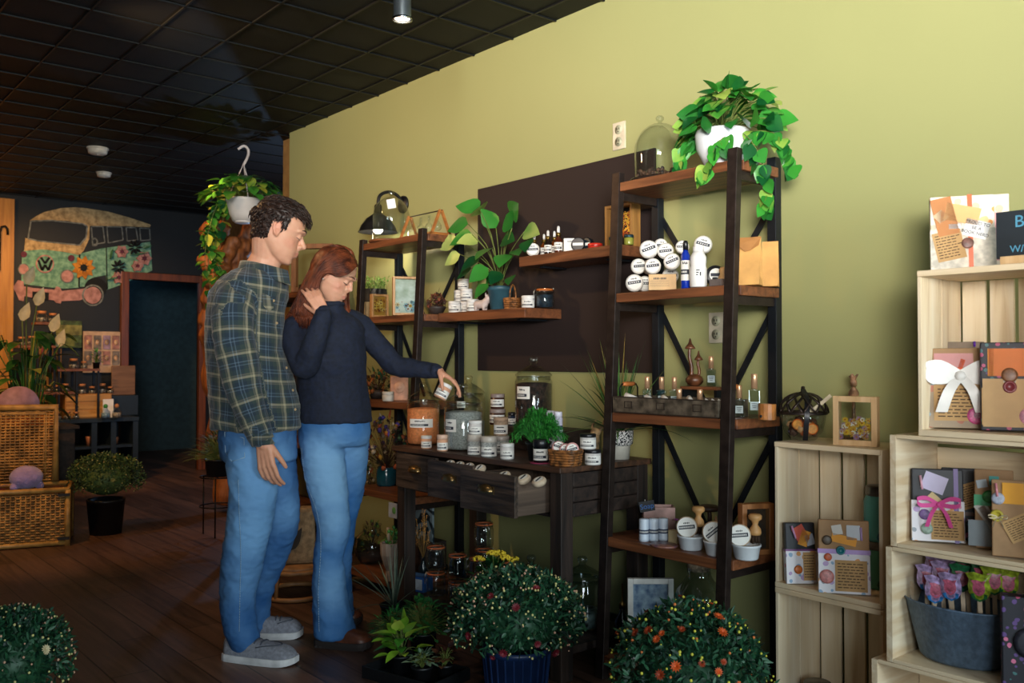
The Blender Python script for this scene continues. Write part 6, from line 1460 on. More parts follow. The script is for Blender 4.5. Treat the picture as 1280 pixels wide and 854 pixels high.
# long hair: overlapping locks laid over the skull and down the back
CTRL = [
 [(447, 332, 3.80), (438, 341, 3.755), (424, 346, 3.755), (411, 341, 3.752), (401, 350, 3.755), (399, 370, 3.76), (400, 384, 3.765), (398, 396, 3.77)],
 [(442, 322, 3.80), (430, 329, 3.76), (414, 334, 3.748), (401, 341, 3.745), (393, 356, 3.75), (388, 374, 3.75), (385, 388, 3.75), (384, 399, 3.755)],
 [(433, 311, 3.83), (418, 315, 3.79), (403, 326, 3.775), (392, 340, 3.775), (384, 358, 3.775), (377, 375, 3.775), (373, 388, 3.77), (371, 398, 3.775)],
 [(422, 305.5, 3.87), (404, 310, 3.87), (394, 322, 3.88), (386, 340, 3.88), (377, 358, 3.87), (369, 375, 3.86), (364, 385, 3.85), (360, 393, 3.85)],
 [(433, 308.5, 3.90), (416, 311, 3.94), (402, 325, 3.97), (394, 342, 3.965), (388, 360, 3.95), (382, 375, 3.94), (378, 388, 3.93), (376, 396, 3.93)],
 [(441, 314, 3.92), (432, 319, 3.96), (424, 338, 3.985), (420, 352, 3.975), (418, 368, 3.96), (418, 380, 3.95), (422, 392, 3.95), (424, 402, 3.94)],
 [(446, 328, 3.90), (445, 338, 3.945), (440, 352, 3.96), (436, 366, 3.955), (436, 376, 3.95), (437, 386, 3.94), (441, 394, 3.93), (446, 401, 3.92)]]
rows = [smoothpath(c, 28) for c in CTRL]
def hairpt(u, v):
    cols = smoothpath([r[int(v*28)] for r in rows], 1) if 0 else None
    m = len(rows)-1; t = u*m; i = min(int(t), m-1); t -= i
    fi = v*28; k = min(int(fi), 27); w_ = fi-k
    g = lambda r: tuple(a*(1-w_)+b_*w_ for a, b_ in zip(r[k], r[k+1]))
    a, b_, c, d = g(rows[max(i-1, 0)]), g(rows[i]), g(rows[i+1]), g(rows[min(i+2, m)])
    p = tuple(.5*((2*q_)+(-p_+r_)*t+(2*p_-5*q_+4*r_-s_)*t*t+(-p_+3*q_-3*r_+s_)*t**3) for p_, q_, r_, s_ in zip(a, b_, c, d))
    return pt(*p)
def wmask(x, y, z):
    if z > .2 or abs(y) > .1 or z < -.09: return False
    if x > .03: return z > .050+1.2*max(0, .09-x)*(.09-x)-.75*max(0, abs(y)-.035)+.02
    if x > -.03: return z > .022+(x+.03)*.5
    return True
scap, _ = shell(wme, WH, wmask, lambda x, y, z: .007, 'hair', whair, wom, .002)
q = scap; vs = []; fs = []; nu, nv = 60, 36; ctr = pt(412, 345, 3.87)
for i in range(nu+1):
    for k in range(nv+1):
        p = hairpt(i/nu, k/nv); vs.append(p)
for i in range(nu+1):
    for k in range(nv+1):
        p = vs[i*(nv+1)+k]; c = pt(412-14*k/nv, 345+min(45, 60*(k/nv)**2), 3.87); vs.append(p+(c-p).normalized()*.014)
o_ = (nu+1)*(nv+1)
for i in range(nu):
    for k in range(nv):
        a = i*(nv+1)+k; fs.append((a, a+1, a+nv+2, a+nv+1)); fs.append((o_+a, o_+a+nv+1, o_+a+nv+2, o_+a+1))
for k in range(nv): fs.append((k, o_+k, o_+k+1, k+1)); a = nu*(nv+1)+k; fs.append((a, a+1, o_+a+1, o_+a))
for i in range(nu):
    a = i*(nv+1); fs.append((a, a+nv+1, o_+a+nv+1, o_+a)); a += nv; fs.append((a, o_+a, o_+a+nv+1, a+nv+1))
q.add(vs, fs, True)
random.seed(11)
for i in range(820):
    u = min(.999, max(0, random.random())); v0 = random.uniform(0, .45); v1 = min(1., v0+random.uniform(.35, .8)) ; P = []
    du = random.uniform(-.02, .02); lift = random.uniform(.0, .0035)
    for k in range(10):
        v = v0+(v1-v0)*k/9; p = hairpt(min(.999, max(0, u+du*math.sin(k*.5))), v); c = pt(412-10*v, 345+40*v*v, 3.87); P.append(p-(c-p).normalized()*lift*math.sin(PI*min(1, k/9+.05)))
    r = random.uniform(.001, .0022); q.tube(P, [r*.5]+[r]*7+[r*.7, r*.25], 4, cap=False)
for i in range(260):
    u = random.random()*.999; a, b_ = hairpt(u, .93), hairpt(u, .999); t = (b_-a).normalized(); L_ = random.uniform(.012, .05); r = random.uniform(.0012, .003)
    q.tube([a, b_, b_+t*L_*.5+rv(.003), b_+t*L_+rv(.006)], [r, r, r*.7, .0003], 4)
mbobj(q, 'hair', whair, wom)
# sweater
navy = None
def knit():
    m, nt, b = newmat('navy cable knit'); L = nt.links.new; tc = N(nt, 'ShaderNodeTexCoord')
    mp = N(nt, 'ShaderNodeMapping'); mp.inputs['Rotation'].default_value = (0, 0, CA); L(tc.outputs['Object'], mp.inputs[0])
    vo = N(nt, 'ShaderNodeTexVoronoi', Scale=62., feature='SMOOTH_F1'); wv = N(nt, 'ShaderNodeTexNoise', Scale=45., Detail=3.)
    L(mp.outputs[0], vo.inputs['Vector']); L(mp.outputs[0], wv.inputs['Vector'])
    ad = N(nt, 'ShaderNodeMath', operation='ADD'); L(vo.outputs['Distance'], ad.inputs[0]); L(wv.outputs[0], ad.inputs[1])
    bp = N(nt, 'ShaderNodeBump', Strength=.7, Distance=.003); L(ad.outputs[0], bp.inputs['Height']); L(bp.outputs[0], b.inputs['Normal'])
    r = N(nt, 'ShaderNodeValToRGB'); e = r.color_ramp.elements; e[0].color = hexc('#0a1120'); e[1].color = hexc('#15203a'); L(vo.outputs['Distance'], r.inputs[0]); L(r.outputs[0], b.inputs['Base Color'])
    b.inputs['Roughness'].default_value = .85; return m
navy = knit()
s = MB()
T = [(413, 378, 3.87, 17, .06), (412, 386, 3.875, 18.5, .064), (410, 393, 3.88, 26, .075), (408, 401, 3.885, 41, .10), (407, 412, 3.89, 47, .125), (409, 430, 3.89, 46, .135), (413, 450, 3.88, 44, .14), (415, 475, 3.89, 42, .128), (417, 500, 3.9, 44, .135), (418, 521, 3.9, 46, .145), (418, 527, 3.9, 46.5, .145)]
T = smoothpath(T, 44); ringloft(s, [(pt(a, b_, d), r/290., dd) for a, b_, d, r, dd in T], 40)
limb(s, [(380, 405, 3.85, .055), (370, 414, 3.82, .060), (371, 435, 3.77, .054), (381, 458, 3.73, .050), (392, 432, 3.69, .046), (401, 404, 3.68, .036), (404, 391, 3.69, .031)], 18)
limb(s, [(440, 402, 3.97, .055), (451, 410, 3.98, .055), (472, 432, 3.99, .050), (494, 456, 3.98, .046), (522, 461, 3.95, .038), (545, 464, 3.915, .030)], 18)
sme2 = fuse(s, .0055, 8); wrinkle(sme2, .0075, 10., (1, 1, .9)); meshobj('sweater', sme2, navy, wom)
q = MB(); P = [pt(412, 380, 3.87)+(RT*math.cos(a)*.0555+FW*math.sin(a)*.058)+UP*.004*math.sin(a) for a in [2*PI*i/28 for i in range(29)]]; q.tube(P, .009, 8, cap=False); mbobj(q, 'roll_collar', navy, wom)
for (a, b_, r0) in (((541, 463.6, 3.92), (549, 464.8, 3.91), .031), ((402.5, 397, 3.685), (404.5, 388, 3.69), .032)):
    q = MB(); A_, B_ = pt(*a), pt(*b_); q.tube([A_, A_+(B_-A_)*.2, A_+(B_-A_)*.85, B_, B_-(B_-A_)*.2], [r0*.95, r0*1.03, r0, r0*.92, r0*.75], 18); mbobj(q, 'cuff', navy, wom)
# flared jeans
j = MB()
HP = smoothpath([(418, 518, 3.9, 43, .135), (418, 542, 3.9, 44, .14), (418, 556, 3.9, 40, .12)], 8)
ringloft(j, [(pt(a, b_, d), r/290., dd) for a, b_, d, r, dd in HP], 32)
limb(j, [(402, 545, 3.87, .095), (406, 590, 3.84, .086), (413, 630, 3.82, .076), (417, 662, 3.81, .066), (411, 695, 3.81, .062), (412, 725, 3.81, .066)], 20)
ringloft(j, [(pt(a, b_, 3.81), r, r*1.0) for a, b_, r in smoothpath([(411, 700, .060), (411, 725, .066), (413, 755, .074), (417, 780, .084), (418.5, 791, .088), (418.5, 795, .087)], 20)], 30)
limb(j, [(434, 545, 3.95, .094), (434, 600, 3.99, .080), (427, 645, 4.0, .068), (423, 690, 4.03, .060), (420, 725, 4.05, .064)], 20)
ringloft(j, [(pt(a, b_, 4.06), r, r*1.0) for a, b_, r in smoothpath([(421, 700, .058), (420, 740, .070), (419, 765, .082), (419, 771, .083)], 12)], 30)
jme2 = fuse(j, .0065, 26); wrinkle(jme2, .006, 10., (1, 1, 1.3)); wrinkle(jme2, .003, 22., (1, 1, 1.9))
fade_attr(jme2, [(pt(405, 600, 3.72), .2, .85), (pt(412, 650, 3.72), .13, .6), (pt(412, 735, 3.72), .12, .4), (pt(446, 570, 3.9), .13, .4)])
meshobj('jeans', jme2, DEN2, wom)
q = seam([(377, 560), (382, 600), (396, 640), (401, 680), (398, 740), (399, 790)], jme2); mbobj(q, 'side_seam', stitch, wom)
leather = mat('brown boot leather', '#6b3a26', .42, var=.25, scale=25); lug = mat('dark boot sole', '#2e2624', .7)
shoe(flr(397, 806), flr(464, 811), .098, leather, lug, wom, sole=.03, boot=True, name='boot')
shoe(flr(402, 779), flr(452, 779), .095, leather, lug, wom, sole=.03, boot=True, name='boot')
# the jar she holds
o = inst('held', jar(.029, .068, mat('soft peach jar', '#e9b08b', .5), Wp, half=1.25, lidh=.015), (0, 0, 0), 0, 'small peach jar with white lid held in the womans hand above the canisters')
A_, B_ = pt(549.5, 498, 3.885), pt(560, 477, 3.90); d = (B_-A_).normalized(); f_ = (CAMP-A_); f_ = (f_-d*f_.dot(d)).normalized()
M = Matrix((f_, d.cross(f_), d)).transposed(); o.location = A_; o.rotation_euler = M.to_euler()
# ================================================================ things in and on the crates
def paper(name, base, cols, sc=26):
    if name in MATS: return MATS[name]
    m, nt, b = newmat(name); L = nt.links.new; tc = N(nt, 'ShaderNodeTexCoord'); vo = N(nt, 'ShaderNodeTexVoronoi', Scale=sc); no = N(nt, 'ShaderNodeTexNoise', Scale=sc*.6)
    L(tc.outputs['Object'], vo.inputs['Vector']); L(tc.outputs['Object'], no.inputs['Vector'])
    sp = N(nt, 'ShaderNodeSeparateColor'); L(vo.outputs['Color'], sp.inputs[0])
    r = N(nt, 'ShaderNodeValToRGB'); r.color_ramp.interpolation = 'CONSTANT'; e = r.color_ramp.elements; n = len(cols)
    e[0].color = hexc(cols[0]); e[1].position = 1/n; e[1].color = hexc(cols[1])
    for k in range(2, n): q = e.new(k/n); q.color = hexc(cols[k])
    L(sp.outputs[0], r.inputs[0]); th = N(nt, 'ShaderNodeMath', operation='LESS_THAN'); sub = N(nt, 'ShaderNodeMath', operation='MULTIPLY'); L(vo.outputs['Distance'], sub.inputs[0]); L(no.outputs[0], sub.inputs[1]); th.inputs[1].default_value = .17; L(sub.outputs[0], th.inputs[0])
    mx = N(nt, 'ShaderNodeMix', data_type='RGBA'); L(th.outputs[0], mx.inputs[0]); mx.inputs[6].default_value = hexc(base); L(r.outputs[0], mx.inputs[7]); L(mx.outputs[2], b.inputs['Base Color']); b.inputs['Roughness'].default_value = .55
    MATS[name] = m; return m
P_flor = paper('white floral wrapping', '#e3dfe4', ['#d98a9a', '#8aa8c4', '#e0a060', '#b59ac4', '#9aa0a8'], 42)
P_dark = paper('dark floral wrapping', '#1d1c26', ['#b0486a', '#5a3f78', '#c96a8a', '#3f6a6a'], 60)
P_orange = paper('cream and orange wrapping', '#ecdcc8', ['#e39a52', '#f0c48a', '#c9b49a', '#e8b27a'], 30)
P_map = paper('muted map wrapping', '#9a8468', ['#6a8a7a', '#c9a070', '#b06a50', '#8a9aa0'], 34)
P_black = mat('matte black wrap', '#1a1b24', .5); kr2 = mat('brown kraft wrap', '#a9835c', .75, var=.1)
noteM = [mat('kraft note card', '#c29a66', .8, var=.06), mat('note ink', '#4a3222', .8)]
def parcel(w, h, d, top, low, split, deco):
    e = empty('wrapped_book'); q = MB(); q.box((0, 0, h/2), (d, w, h)); q.build('wrapped_body', top, e, .003)
    if split: q = MB(); q.box((.0, 0, h*split/2), (d+.003, w+.003, h*split)); q.build('paper_band', low, e, .001)
    x = d/2+.0025
    for k in deco:
        t = k[0]; a = list(k[1:])
        if t != 'hribbon': a[0] = -a[0]
        if t == 'pen': a[2] = -a[2]
        if t == 'note':
            y, z, ww, hh, rot = a; flat_label(e, Mx(x+.001, y, z, 0, 0, rot), ww, hh, 'handwritten_note', noteM, lines=9, band=False)
        elif t == 'card':
            y, z, ww, hh, rot, col = a; q = MB(); q.x = Mx(x+.0012, y, z, 0, 0, rot); q.box((0, 0, 0), (.0012, ww, hh)); q.build('card', mat('card '+col, col, .6, var=.05), e)
        elif t == 'pen':
            y0, z0, y1, z1, col = a; q = MB(); q.tube([(x+.006, y0, z0), (x+.006, y1, z1)], [.0035, .003], 8); q.tube([(x+.010, y0*.9+y1*.1, z0*.9+z1*.1), (x+.010, y0*.6+y1*.4, z0*.6+z1*.4)], .001, 4); q.build('pen', mat('pen '+col, col, .3), e)
        elif t == 'round':
            y, z, r, col = a; q = MB(); q.x = Mx(x+.0015, y, z, 0, PI/2); q.lathe([(0, .003), (r*.7, .003), (r, .001), (r, 0)], n=18); q.build('sticker', mat('sticker '+col, col, .45, var=.2, scale=120), e)
        elif t == 'seal':
            y, z, r, col = a; q = MB(); q.x = Mx(x+.002, y, z, 0, PI/2); q.lathe([(0, .004), (r*.6, .004), (r*.65, .007), (r*.95, .006), (r, .001), (r, 0)], n=16); q.build('wax_seal', mat('wax '+col, col, .3), e)
        elif t == 'ribbon':
            y, col, ww = a; q = MB(); q.box((0, y, h/2), (d+.005, ww, h+.004)); q.build('ribbon', mat('ribbon '+col, col, .4), e)
        elif t == 'hribbon':
            z, col, ww = a; q = MB(); q.box((0, 0, z), (d+.006, w+.006, ww)); q.build('ribbon', mat('ribbon '+col, col, .4), e)
        elif t == 'bow':
            y, z, s_, col, tail = a; q = MB(); c = Vector((x+.010, y, z))
            for sg in (-1, 1):
                L_ = smoothpath([(0, 0, 0), (.012, sg*.4*s_, .22*s_), (.016, sg*.75*s_, .16*s_), (.012, sg*.6*s_, -.06*s_), (0, 0, 0)], 12)
                for m_ in range(12): pass
                vs = []; 
                for p in L_: vs += [tuple(c+Vector(p)+Vector((0, 0, -tail*.5))), tuple(c+Vector(p)+Vector((.003, 0, tail*.5)))]
                q.add(vs, [(2*i, 2*i+1, 2*i+3, 2*i+2) for i in range(12)], True)
                T_ = smoothpath([(0, 0, 0), (.014, sg*.25*s_, -.35*s_), (.006, sg*.42*s_, -.85*s_)], 8); vs = []
                for p in T_: vs += [tuple(c+Vector(p)+Vector((0, -tail*.45, 0))), tuple(c+Vector(p)+Vector((.003, tail*.45, 0)))]
                q.add(vs, [(2*i, 2*i+1, 2*i+3, 2*i+2) for i in range(8)], True)
            q.ball(c+Vector((.004, 0, 0)), tail*.45, 8); q.build('bow', mat('satin '+col, col, .35, var=.05), e)
    return e
def parc(px, X, Z, label, dr, lean, *a, cat='wrapped book'):
    e = parcel(*a); y = YX(px, X, Z+a[1]/2); tag(e, label, cat, loc=(X, y, Z+.001)); e.rotation_euler = (0, -lean, facing(X, y)+dr); e.rotation_euler = (Matrix.Rotation(facing(X, y)+dr, 4, 'Z') @ Matrix.Rotation(-lean, 4, 'Y')).to_euler(); return e
ZC1 = .4705
parc(1001, 2.63, ZC1, 'slim parcel with black top and white butterfly paper in the narrow pine crate', .35, .10, .098, .195, .022, P_black, P_flor, .55, (('pen', .030, .185, .018, .145, '#d9a0c8'), ('card', .0, .158, .04, .055, .5, '#c9503a'), ('card', -.012, .145, .03, .05, -.35, '#e39a2c'), ('hribbon', .107, '#7a3a7a', .006), ('note', -.026, .055, .042, .09, 0), ('round', .012, .045, .014, '#e0742c'), ('card', -.03, .14, .028, .035, .3, '#a9adb8')))
parc(1055, 2.62, ZC1, 'brown topped parcel with orange ticket and lilac ribbon in the narrow pine crate', .10, .10, .15, .225, .025, kr2, P_flor, .57, (('card', .0, .165, .075, .026, -.2, '#e89a1c'), ('hribbon', .128, '#a982c9', .014), ('round', .05, .162, .015, '#5a4a3a'), ('card', -.028, .188, .04, .045, 0, '#c4c9cf'), ('pen', -.050, .205, -.052, .165, '#c9a8e0'), ('note', -.020, .055, .095, .095, .0), ('seal', .010, .132, .014, '#1f7f8a'), ('round', .052, .05, .022, '#d98a86'), ('card', .02, .195, .03, .03, .2, '#d9d4cc'), ('round', .048, .11, .012, '#d9663a')))
# painted glass jars
def bigjar(col, col2, lidc, r=.052, h=.165):
    e = empty('painted_jar'); hb = h*.86; q = MB(); q.lathe([(0, .002), (r*.92, .002), (r, .012), (r, hb*.84), (r*.86, hb*.95), (r*.82, hb)], n=30); q.build('glass_body', paper('painted jar '+col, col, [col2, '#1f6a7a', col2], 22), e)
    q = MB(); q.lathe([(r*.84, hb*.96), (r*.88, hb*.97), (r*.88, h-.004), (r*.84, h), (0, h)], n=30); q.lathe([(r*.89, hb), (r*.91, hb+.003), (r*.89, hb+.006)], n=30); q.build('lid', mat('tarnished silver lid', '#8a8478', .35, .8, var=.3), e); return e
e = bigjar('#4f9a92', '#1c5f74', 0, .050, .175); X_ = 2.74; yj = YX(1083, X_, .6); yj = CY-.27
e2 = bigjar('#3f7f62', '#1c4a3a', 0, .048, .15); tag(e2, 'deep green painted glass jar under the teal one inside the narrow pine crate', 'jar', loc=(2.775, yj, ZC1))
tag(e, 'teal painted glass jar with silver lid stacked on a green one in the crate', 'jar', loc=(2.775, yj, ZC1+.1505))
e3 = bigjar('#8a7a9a', '#5a4a70', 0, .050, .13); X_ = 2.68; tag(e3, 'violet jar with silver lid at the bottom of the lowest narrow crate', 'jar', loc=(X_, YX(1022, X_, .1), .0175))
# lantern of dried oranges on top of the narrow crate
ZT = .9305
e = empty('potpourri_lantern'); X_ = 2.70; y = YX(1004, X_, 1.02); tag(e, 'glass lantern of dried oranges with pierced bronze lid and black ribbon on the pine crate', 'lantern', loc=(X_, y, ZT), rz=facing(X_, y))
q = MB(); q.lathe([(0, .003), (.04, .003), (.062, .03), (.072, .07), (.073, .092), (.070, .094)], n=34); q.build('glass_bowl', G, e)
q = MB(); random.seed(31); ORm = [mat('dried orange peel', '#d9641c', .5, var=.25), mat('orange slice flesh', '#e89a3a', .5, var=.2, scale=90), mat('dark dried pieces', '#4a2a1c', .7), mat('pale dried wood', '#c99a6a', .7)]
for i in range(26):
    a = random.uniform(0, 2*PI); rr = random.uniform(.02, .05); q.ball((rr*math.cos(a), rr*math.sin(a), random.uniform(.018, .075)), random.uniform(.010, .018), 7, random.choice((0, 2, 3, 2)), jit=.2)
for yy, zz in ((.028, .042), (-.018, .056)):
    q.x = Mx(.058-abs(yy)*.35, yy, zz, yy*8, PI/2); q.mi = 0; q.lathe([(0, -.003), (.018, -.003), (.019, 0), (.018, .003), (0, .003)], n=20, mi=0); q.lathe([(0, .0036), (.015, .0036)], n=18, mi=1)
q.x = Matrix.Identity(4); q.build('dried_fruit', ORm, e)
bz = mat('dark bronze', '#4a3f3a', .4, .7, var=.3)
q = MB()
def domez(u): return .094+.065*math.sin(u*PI/2)
for k in range(12):
    for sgn in (-1, 1):
        P = [((.076*math.cos(u*PI/2)+.004)*math.cos(2*PI*k/12+sgn*u*.9), (.076*math.cos(u*PI/2)+.004)*math.sin(2*PI*k/12+sgn*u*.9), domez(u)) for u in [i/8 for i in range(8)]]; q.tube(P, .0035, 5)
q.lathe([(.078, .088), (.080, .092), (.076, .098), (.070, .096)], n=32); q.lathe([(.03, .150), (.022, .158), (.008, .163), (.006, .18), (0, .182)], n=20); ld = q.build('pierced_lid', bz, e)
q = MB(); P = smoothpath([(.01, 0, .172), (.05, .012, .14), (.081, .012, .09), (.066, .008, .03), (.05, .006, .004)], 14); vs = []
for p in P: vs += [(p[0]+.002, p[1]-.008, p[2]), (p[0]+.002, p[1]+.008, p[2])]
q.add(vs, [(2*i, 2*i+1, 2*i+3, 2*i+2) for i in range(14)], True); q.build('ribbon', mat('black ribbon', '#12141c', .4), e)
q = MB(); q.x = Mx(.045, .055, .125, 0, 0, -.85); q.box((0, 0, 0), (.002, .012, .085)); q.build('swing_tag', mat('cream tag', '#d9c9a8', .6), e)
frm = wood('pale frame wood', '#dcb98c', '#c39a68', 2, .5)
dz = [mat('daisy white petals', '#e9e4da', .6), mat('yellow petals', '#d9a62e', .6), mat('mauve petals', '#a97a9a', .6), mat('bright yellow petals', '#e6b72c', .6), mat('yolk centre', '#c07a1c', .7)]
e = framebox(.135, .155, .032, .018, frm, 'flower_box', gl=True); X_ = 2.66; y = YX(1070, X_, 1.0); tag(e, 'pale wood glass box of daisies and yellow flowers on the pine crate', 'flower box', loc=(X_, y, ZT), rz=facing(X_, y)-.28)
q = MB(); flowerpatch(q, .095, .062, 46, .0, 12, 5, .024, .007, .012); flowerpatch(q, .09, .04, 20, -.008, 13, 5, .03, .007, .012); q.build('pressed_flowers', dz, e)
# bird figurine behind the flower box
q = MB(); chain(q, [Vector((0, 0, .15)), Vector((0, .018, .158)), Vector((0, .035, .172))], [.014, .018, .010]); chain(q, [Vector((0, -.012, .188)), Vector((0, .004, .195))], [.012, .012]); chain(q, [Vector((0, .0, .145)), Vector((0, 0, .06)), Vector((0, 0, .012))], [.006, .007, .012]); chain(q, [Vector((0, .02, .14)), Vector((0, .032, .08)), Vector((0, .01, .03))], [.005]*3); chain(q, [Vector((0, -.02, .13)), Vector((0, -.034, .08)), Vector((0, -.01, .03))], [.005]*3); q.lathe([(0, 0), (.03, 0), (.032, .012), (0, .016)], n=18)
for a in range(6): chain(q, [Vector((0, .0, .20)), Vector((.012*math.cos(a), .004+.012*math.sin(a), .215+.006*(a % 2)))], [.006, .004])
me = fuse(q, .003, 2); o = bpy.data.objects.new('crowned_figurine', me); me.name = o.name; COL.objects.link(o); me.materials.clear(); me.materials.append(mat('antique pink gold resin', '#b98a68', .45, var=.35, scale=50, bump=.4)); X_ = 2.81; y = YX(1067, X_, 1.1); tag(o, 'antique figurine of a small crowned bird on curling stems behind the flower box', 'figurine', loc=(X_, y, ZT), rz=facing(X_, y)-PI/2)
# stack on the right
ZP3, ZP4, ZP2 = .6805, .3495, 1.0065
parc(1172, 2.60, ZP3, 'black and white floral parcel with hot pink bow in the third crate up', .10, .12, .135, .205, .03, P_black, P_flor, .56, (('pen', .045, .185, .040, .145, '#e8b0c4'), ('card', .008, .165, .062, .05, -.35, '#cfc4e0'), ('ribbon', -.048, '#5a2a8a', .012), ('bow', .0, .105, .075, '#e0559a', .012), ('note', -.024, .047, .085, .082, 0), ('round', .035, .075, .015, '#8a6aa8'), ('card', .0, .115, .055, .018, -.75, '#d9c08a'), ('round', .03, .035, .016, '#9ab0a0')))
parc(1206, 2.68, ZP3, 'black parcel with slanted kraft note behind the pink bow one', .05, .10, .12, .205, .025, P_black, P_dark, .35, (('note', -.02, .13, .075, .07, .35), ('card', .03, .185, .04, .02, 0, '#c9506a'), ('hribbon', .075, '#5a2f1c', .010)))
parc(1243, 2.62, ZP3, 'brown kraft parcel with teal tabs and a safety pin sticker, right of the black one', .05, .12, .095, .215, .03, kr2, P_map, .0, (('card', .03, .175, .026, .022, .2, '#b9c4cc'), ('card', .0, .185, .024, .024, 0, '#3f9a94'), ('card', .02, .13, .06, .03, .0, '#4fae7a'), ('round', .012, .14, .018, '#3f9a4a'), ('card', .015, .085, .03, .085, .6, '#d4cfc8'), ('card', .015, .085, .018, .065, .6, '#8a7060'), ('card', .03, .04, .07, .07, 0, '#8f9aa0'), ('round', -.01, .03, .014, '#3f6ab4'), ('pen', -.035, .17, -.028, .12, '#d98a9a')))
parc(1272, 2.55, ZP3, 'brown parcel with golden wax seal and orange card at the picture edge', .0, .12, .12, .20, .03, kr2, kr2, .0, (('card', .01, .165, .05, .055, 0, '#e8a01c'), ('round', .045, .15, .016, '#b0b4c4'), ('seal', .048, .105, .016, '#b9a83a'), ('note', -.01, .08, .08, .06, .5), ('pen', .050, .19, .046, .155, '#e0909a'), ('bow', .045, .10, .03, '#d9c9a8', .003)))
# top crate
parc(1197, 2.60, ZP2, 'kraft and map paper parcel tied with a big white satin bow', .12, .10, .165, .225, .035, kr2, P_map, .62, (('card', .01, .19, .10, .04, 0, '#c98a86'), ('card', .048, .165, .036, .038, .15, '#d9c4b0'), ('note', .0, .07, .125, .10, 0), ('bow', -.005, .145, .12, '#ece8e2', .034), ('card', -.003, .16, .012, .07, -.35, '#e85a1c'), ('round', -.045, .035, .024, '#e0609a'), ('round', -.045, .035, .012, '#f0d0dc')))
parc(1192, 2.67, ZP2, 'plain grey brown parcel peeping out behind the white bow parcel', .12, .06, .165, .245, .02, mat('taupe wrap', '#8f7d6c', .8), kr2, 0, (('card', .05, .236, .03, .01, 0, '#5a4a9a'), ('pen', -.055, .245, -.055, .23, '#6a2fb0')))
parc(1262, 2.60, ZP2, 'dark floral parcel with orange card and wax seal beside the white bow parcel', .05, .10, .14, .24, .035, P_dark, kr2, .0, (('card', .0, .185, .10, .075, 0, '#d9742c'), ('card', .045, .185, .014, .075, 0, '#e89a3a'), ('card', .01, .075, .11, .13, 0, '#c29a66'), ('note', .02, .065, .095, .10, 0), ('round', .0, .15, .02, '#8a5a3a'), ('card', .0, .145, .03, .03, 0, '#e0dcd4'), ('seal', .0, .118, .017, '#8a3a3f'), ('round', -.045, .04, .024, '#e8a0b4'), ('round', -.045, .04, .010, '#6a2a2a')))
# on top
ZTT = 1.4515
def flat_text(e, body, size, m, x, y, z, rot=0.): return text(body, size, m, e, (x, y, z), (Matrix.Rotation(PI/2, 4, 'Z') @ Matrix.Rotation(PI/2, 4, 'X') @ Matrix.Rotation(rot, 4, 'Z')).to_euler(), 'lettering')
e = parc(1203, 2.62, ZTT, 'peach and kraft parcel with a slogan sticker standing on the tall pine crate', .12, .12, .165, .215, .03, P_orange, mat('cream floral', '#e6dccb', .6, var=.2, scale=40), .55, (('card', .045, .155, .055, .11, .2, '#b9763c'), ('card', .0, .16, .09, .05, -.25, '#e8b070'), ('note', .035, .07, .075, .085, .2), ('card', .055, .155, .03, .03, .7, '#e8d0a8'), ('ribbon', -.02, '#e0622c', .012), ('card', -.035, .115, .062, .05, -.3, '#f0eeec'), ('round', -.012, .075, .016, '#8a5f54'), ('card', .02, .125, .03, .014, 0, '#f0eeec')))
for t_, z_ in (('PROUD TO', .127), ('BE A', .113), ('BOOK NERD', .099)): flat_text(e, t_, .0125, Mk, .0195, .034+.3*(z_-.113), z_, -.3)
parc(1232, 2.72, ZTT, 'cream parcel with rosy edge standing behind the slogan parcel', .0, .10, .12, .225, .03, P_orange, kr2, 0, (('card', -.03, .1, .02, .14, 0, '#d99a9a'), ('round', .0, .19, .007, '#2a2a2a')))
e = empty('chalkboard_sign'); X_ = 2.56; yy = YX(1246, X_, 1.5); tag(e, 'small black chalkboard lettered in blue chalk on a wooden foot, cut by the picture edge', 'sign', loc=(X_, yy-.11, ZTT), rz=PI+.0)
q = MB(); q.box((.0, 0, .082), (.008, .22, .125)); q.build('board', mat('slate chalkboard', '#1f272e', .7, var=.2, scale=6), e, .001)
q = MB(); q.box((.008, -.01, .011), (.05, .16, .022)); q.build('wooden_foot', frm, e, .002)
ck = mat('blue chalk', '#5fa8c8', .9)
for t_, s_, z_, y_ in (('BLIND', .045, .10, .0), ('DATE', .030, .065, .0), ('W/ A BOOK', .026, .034, -.005)): flat_text(e, t_, s_, ck, .0048, y_, z_)
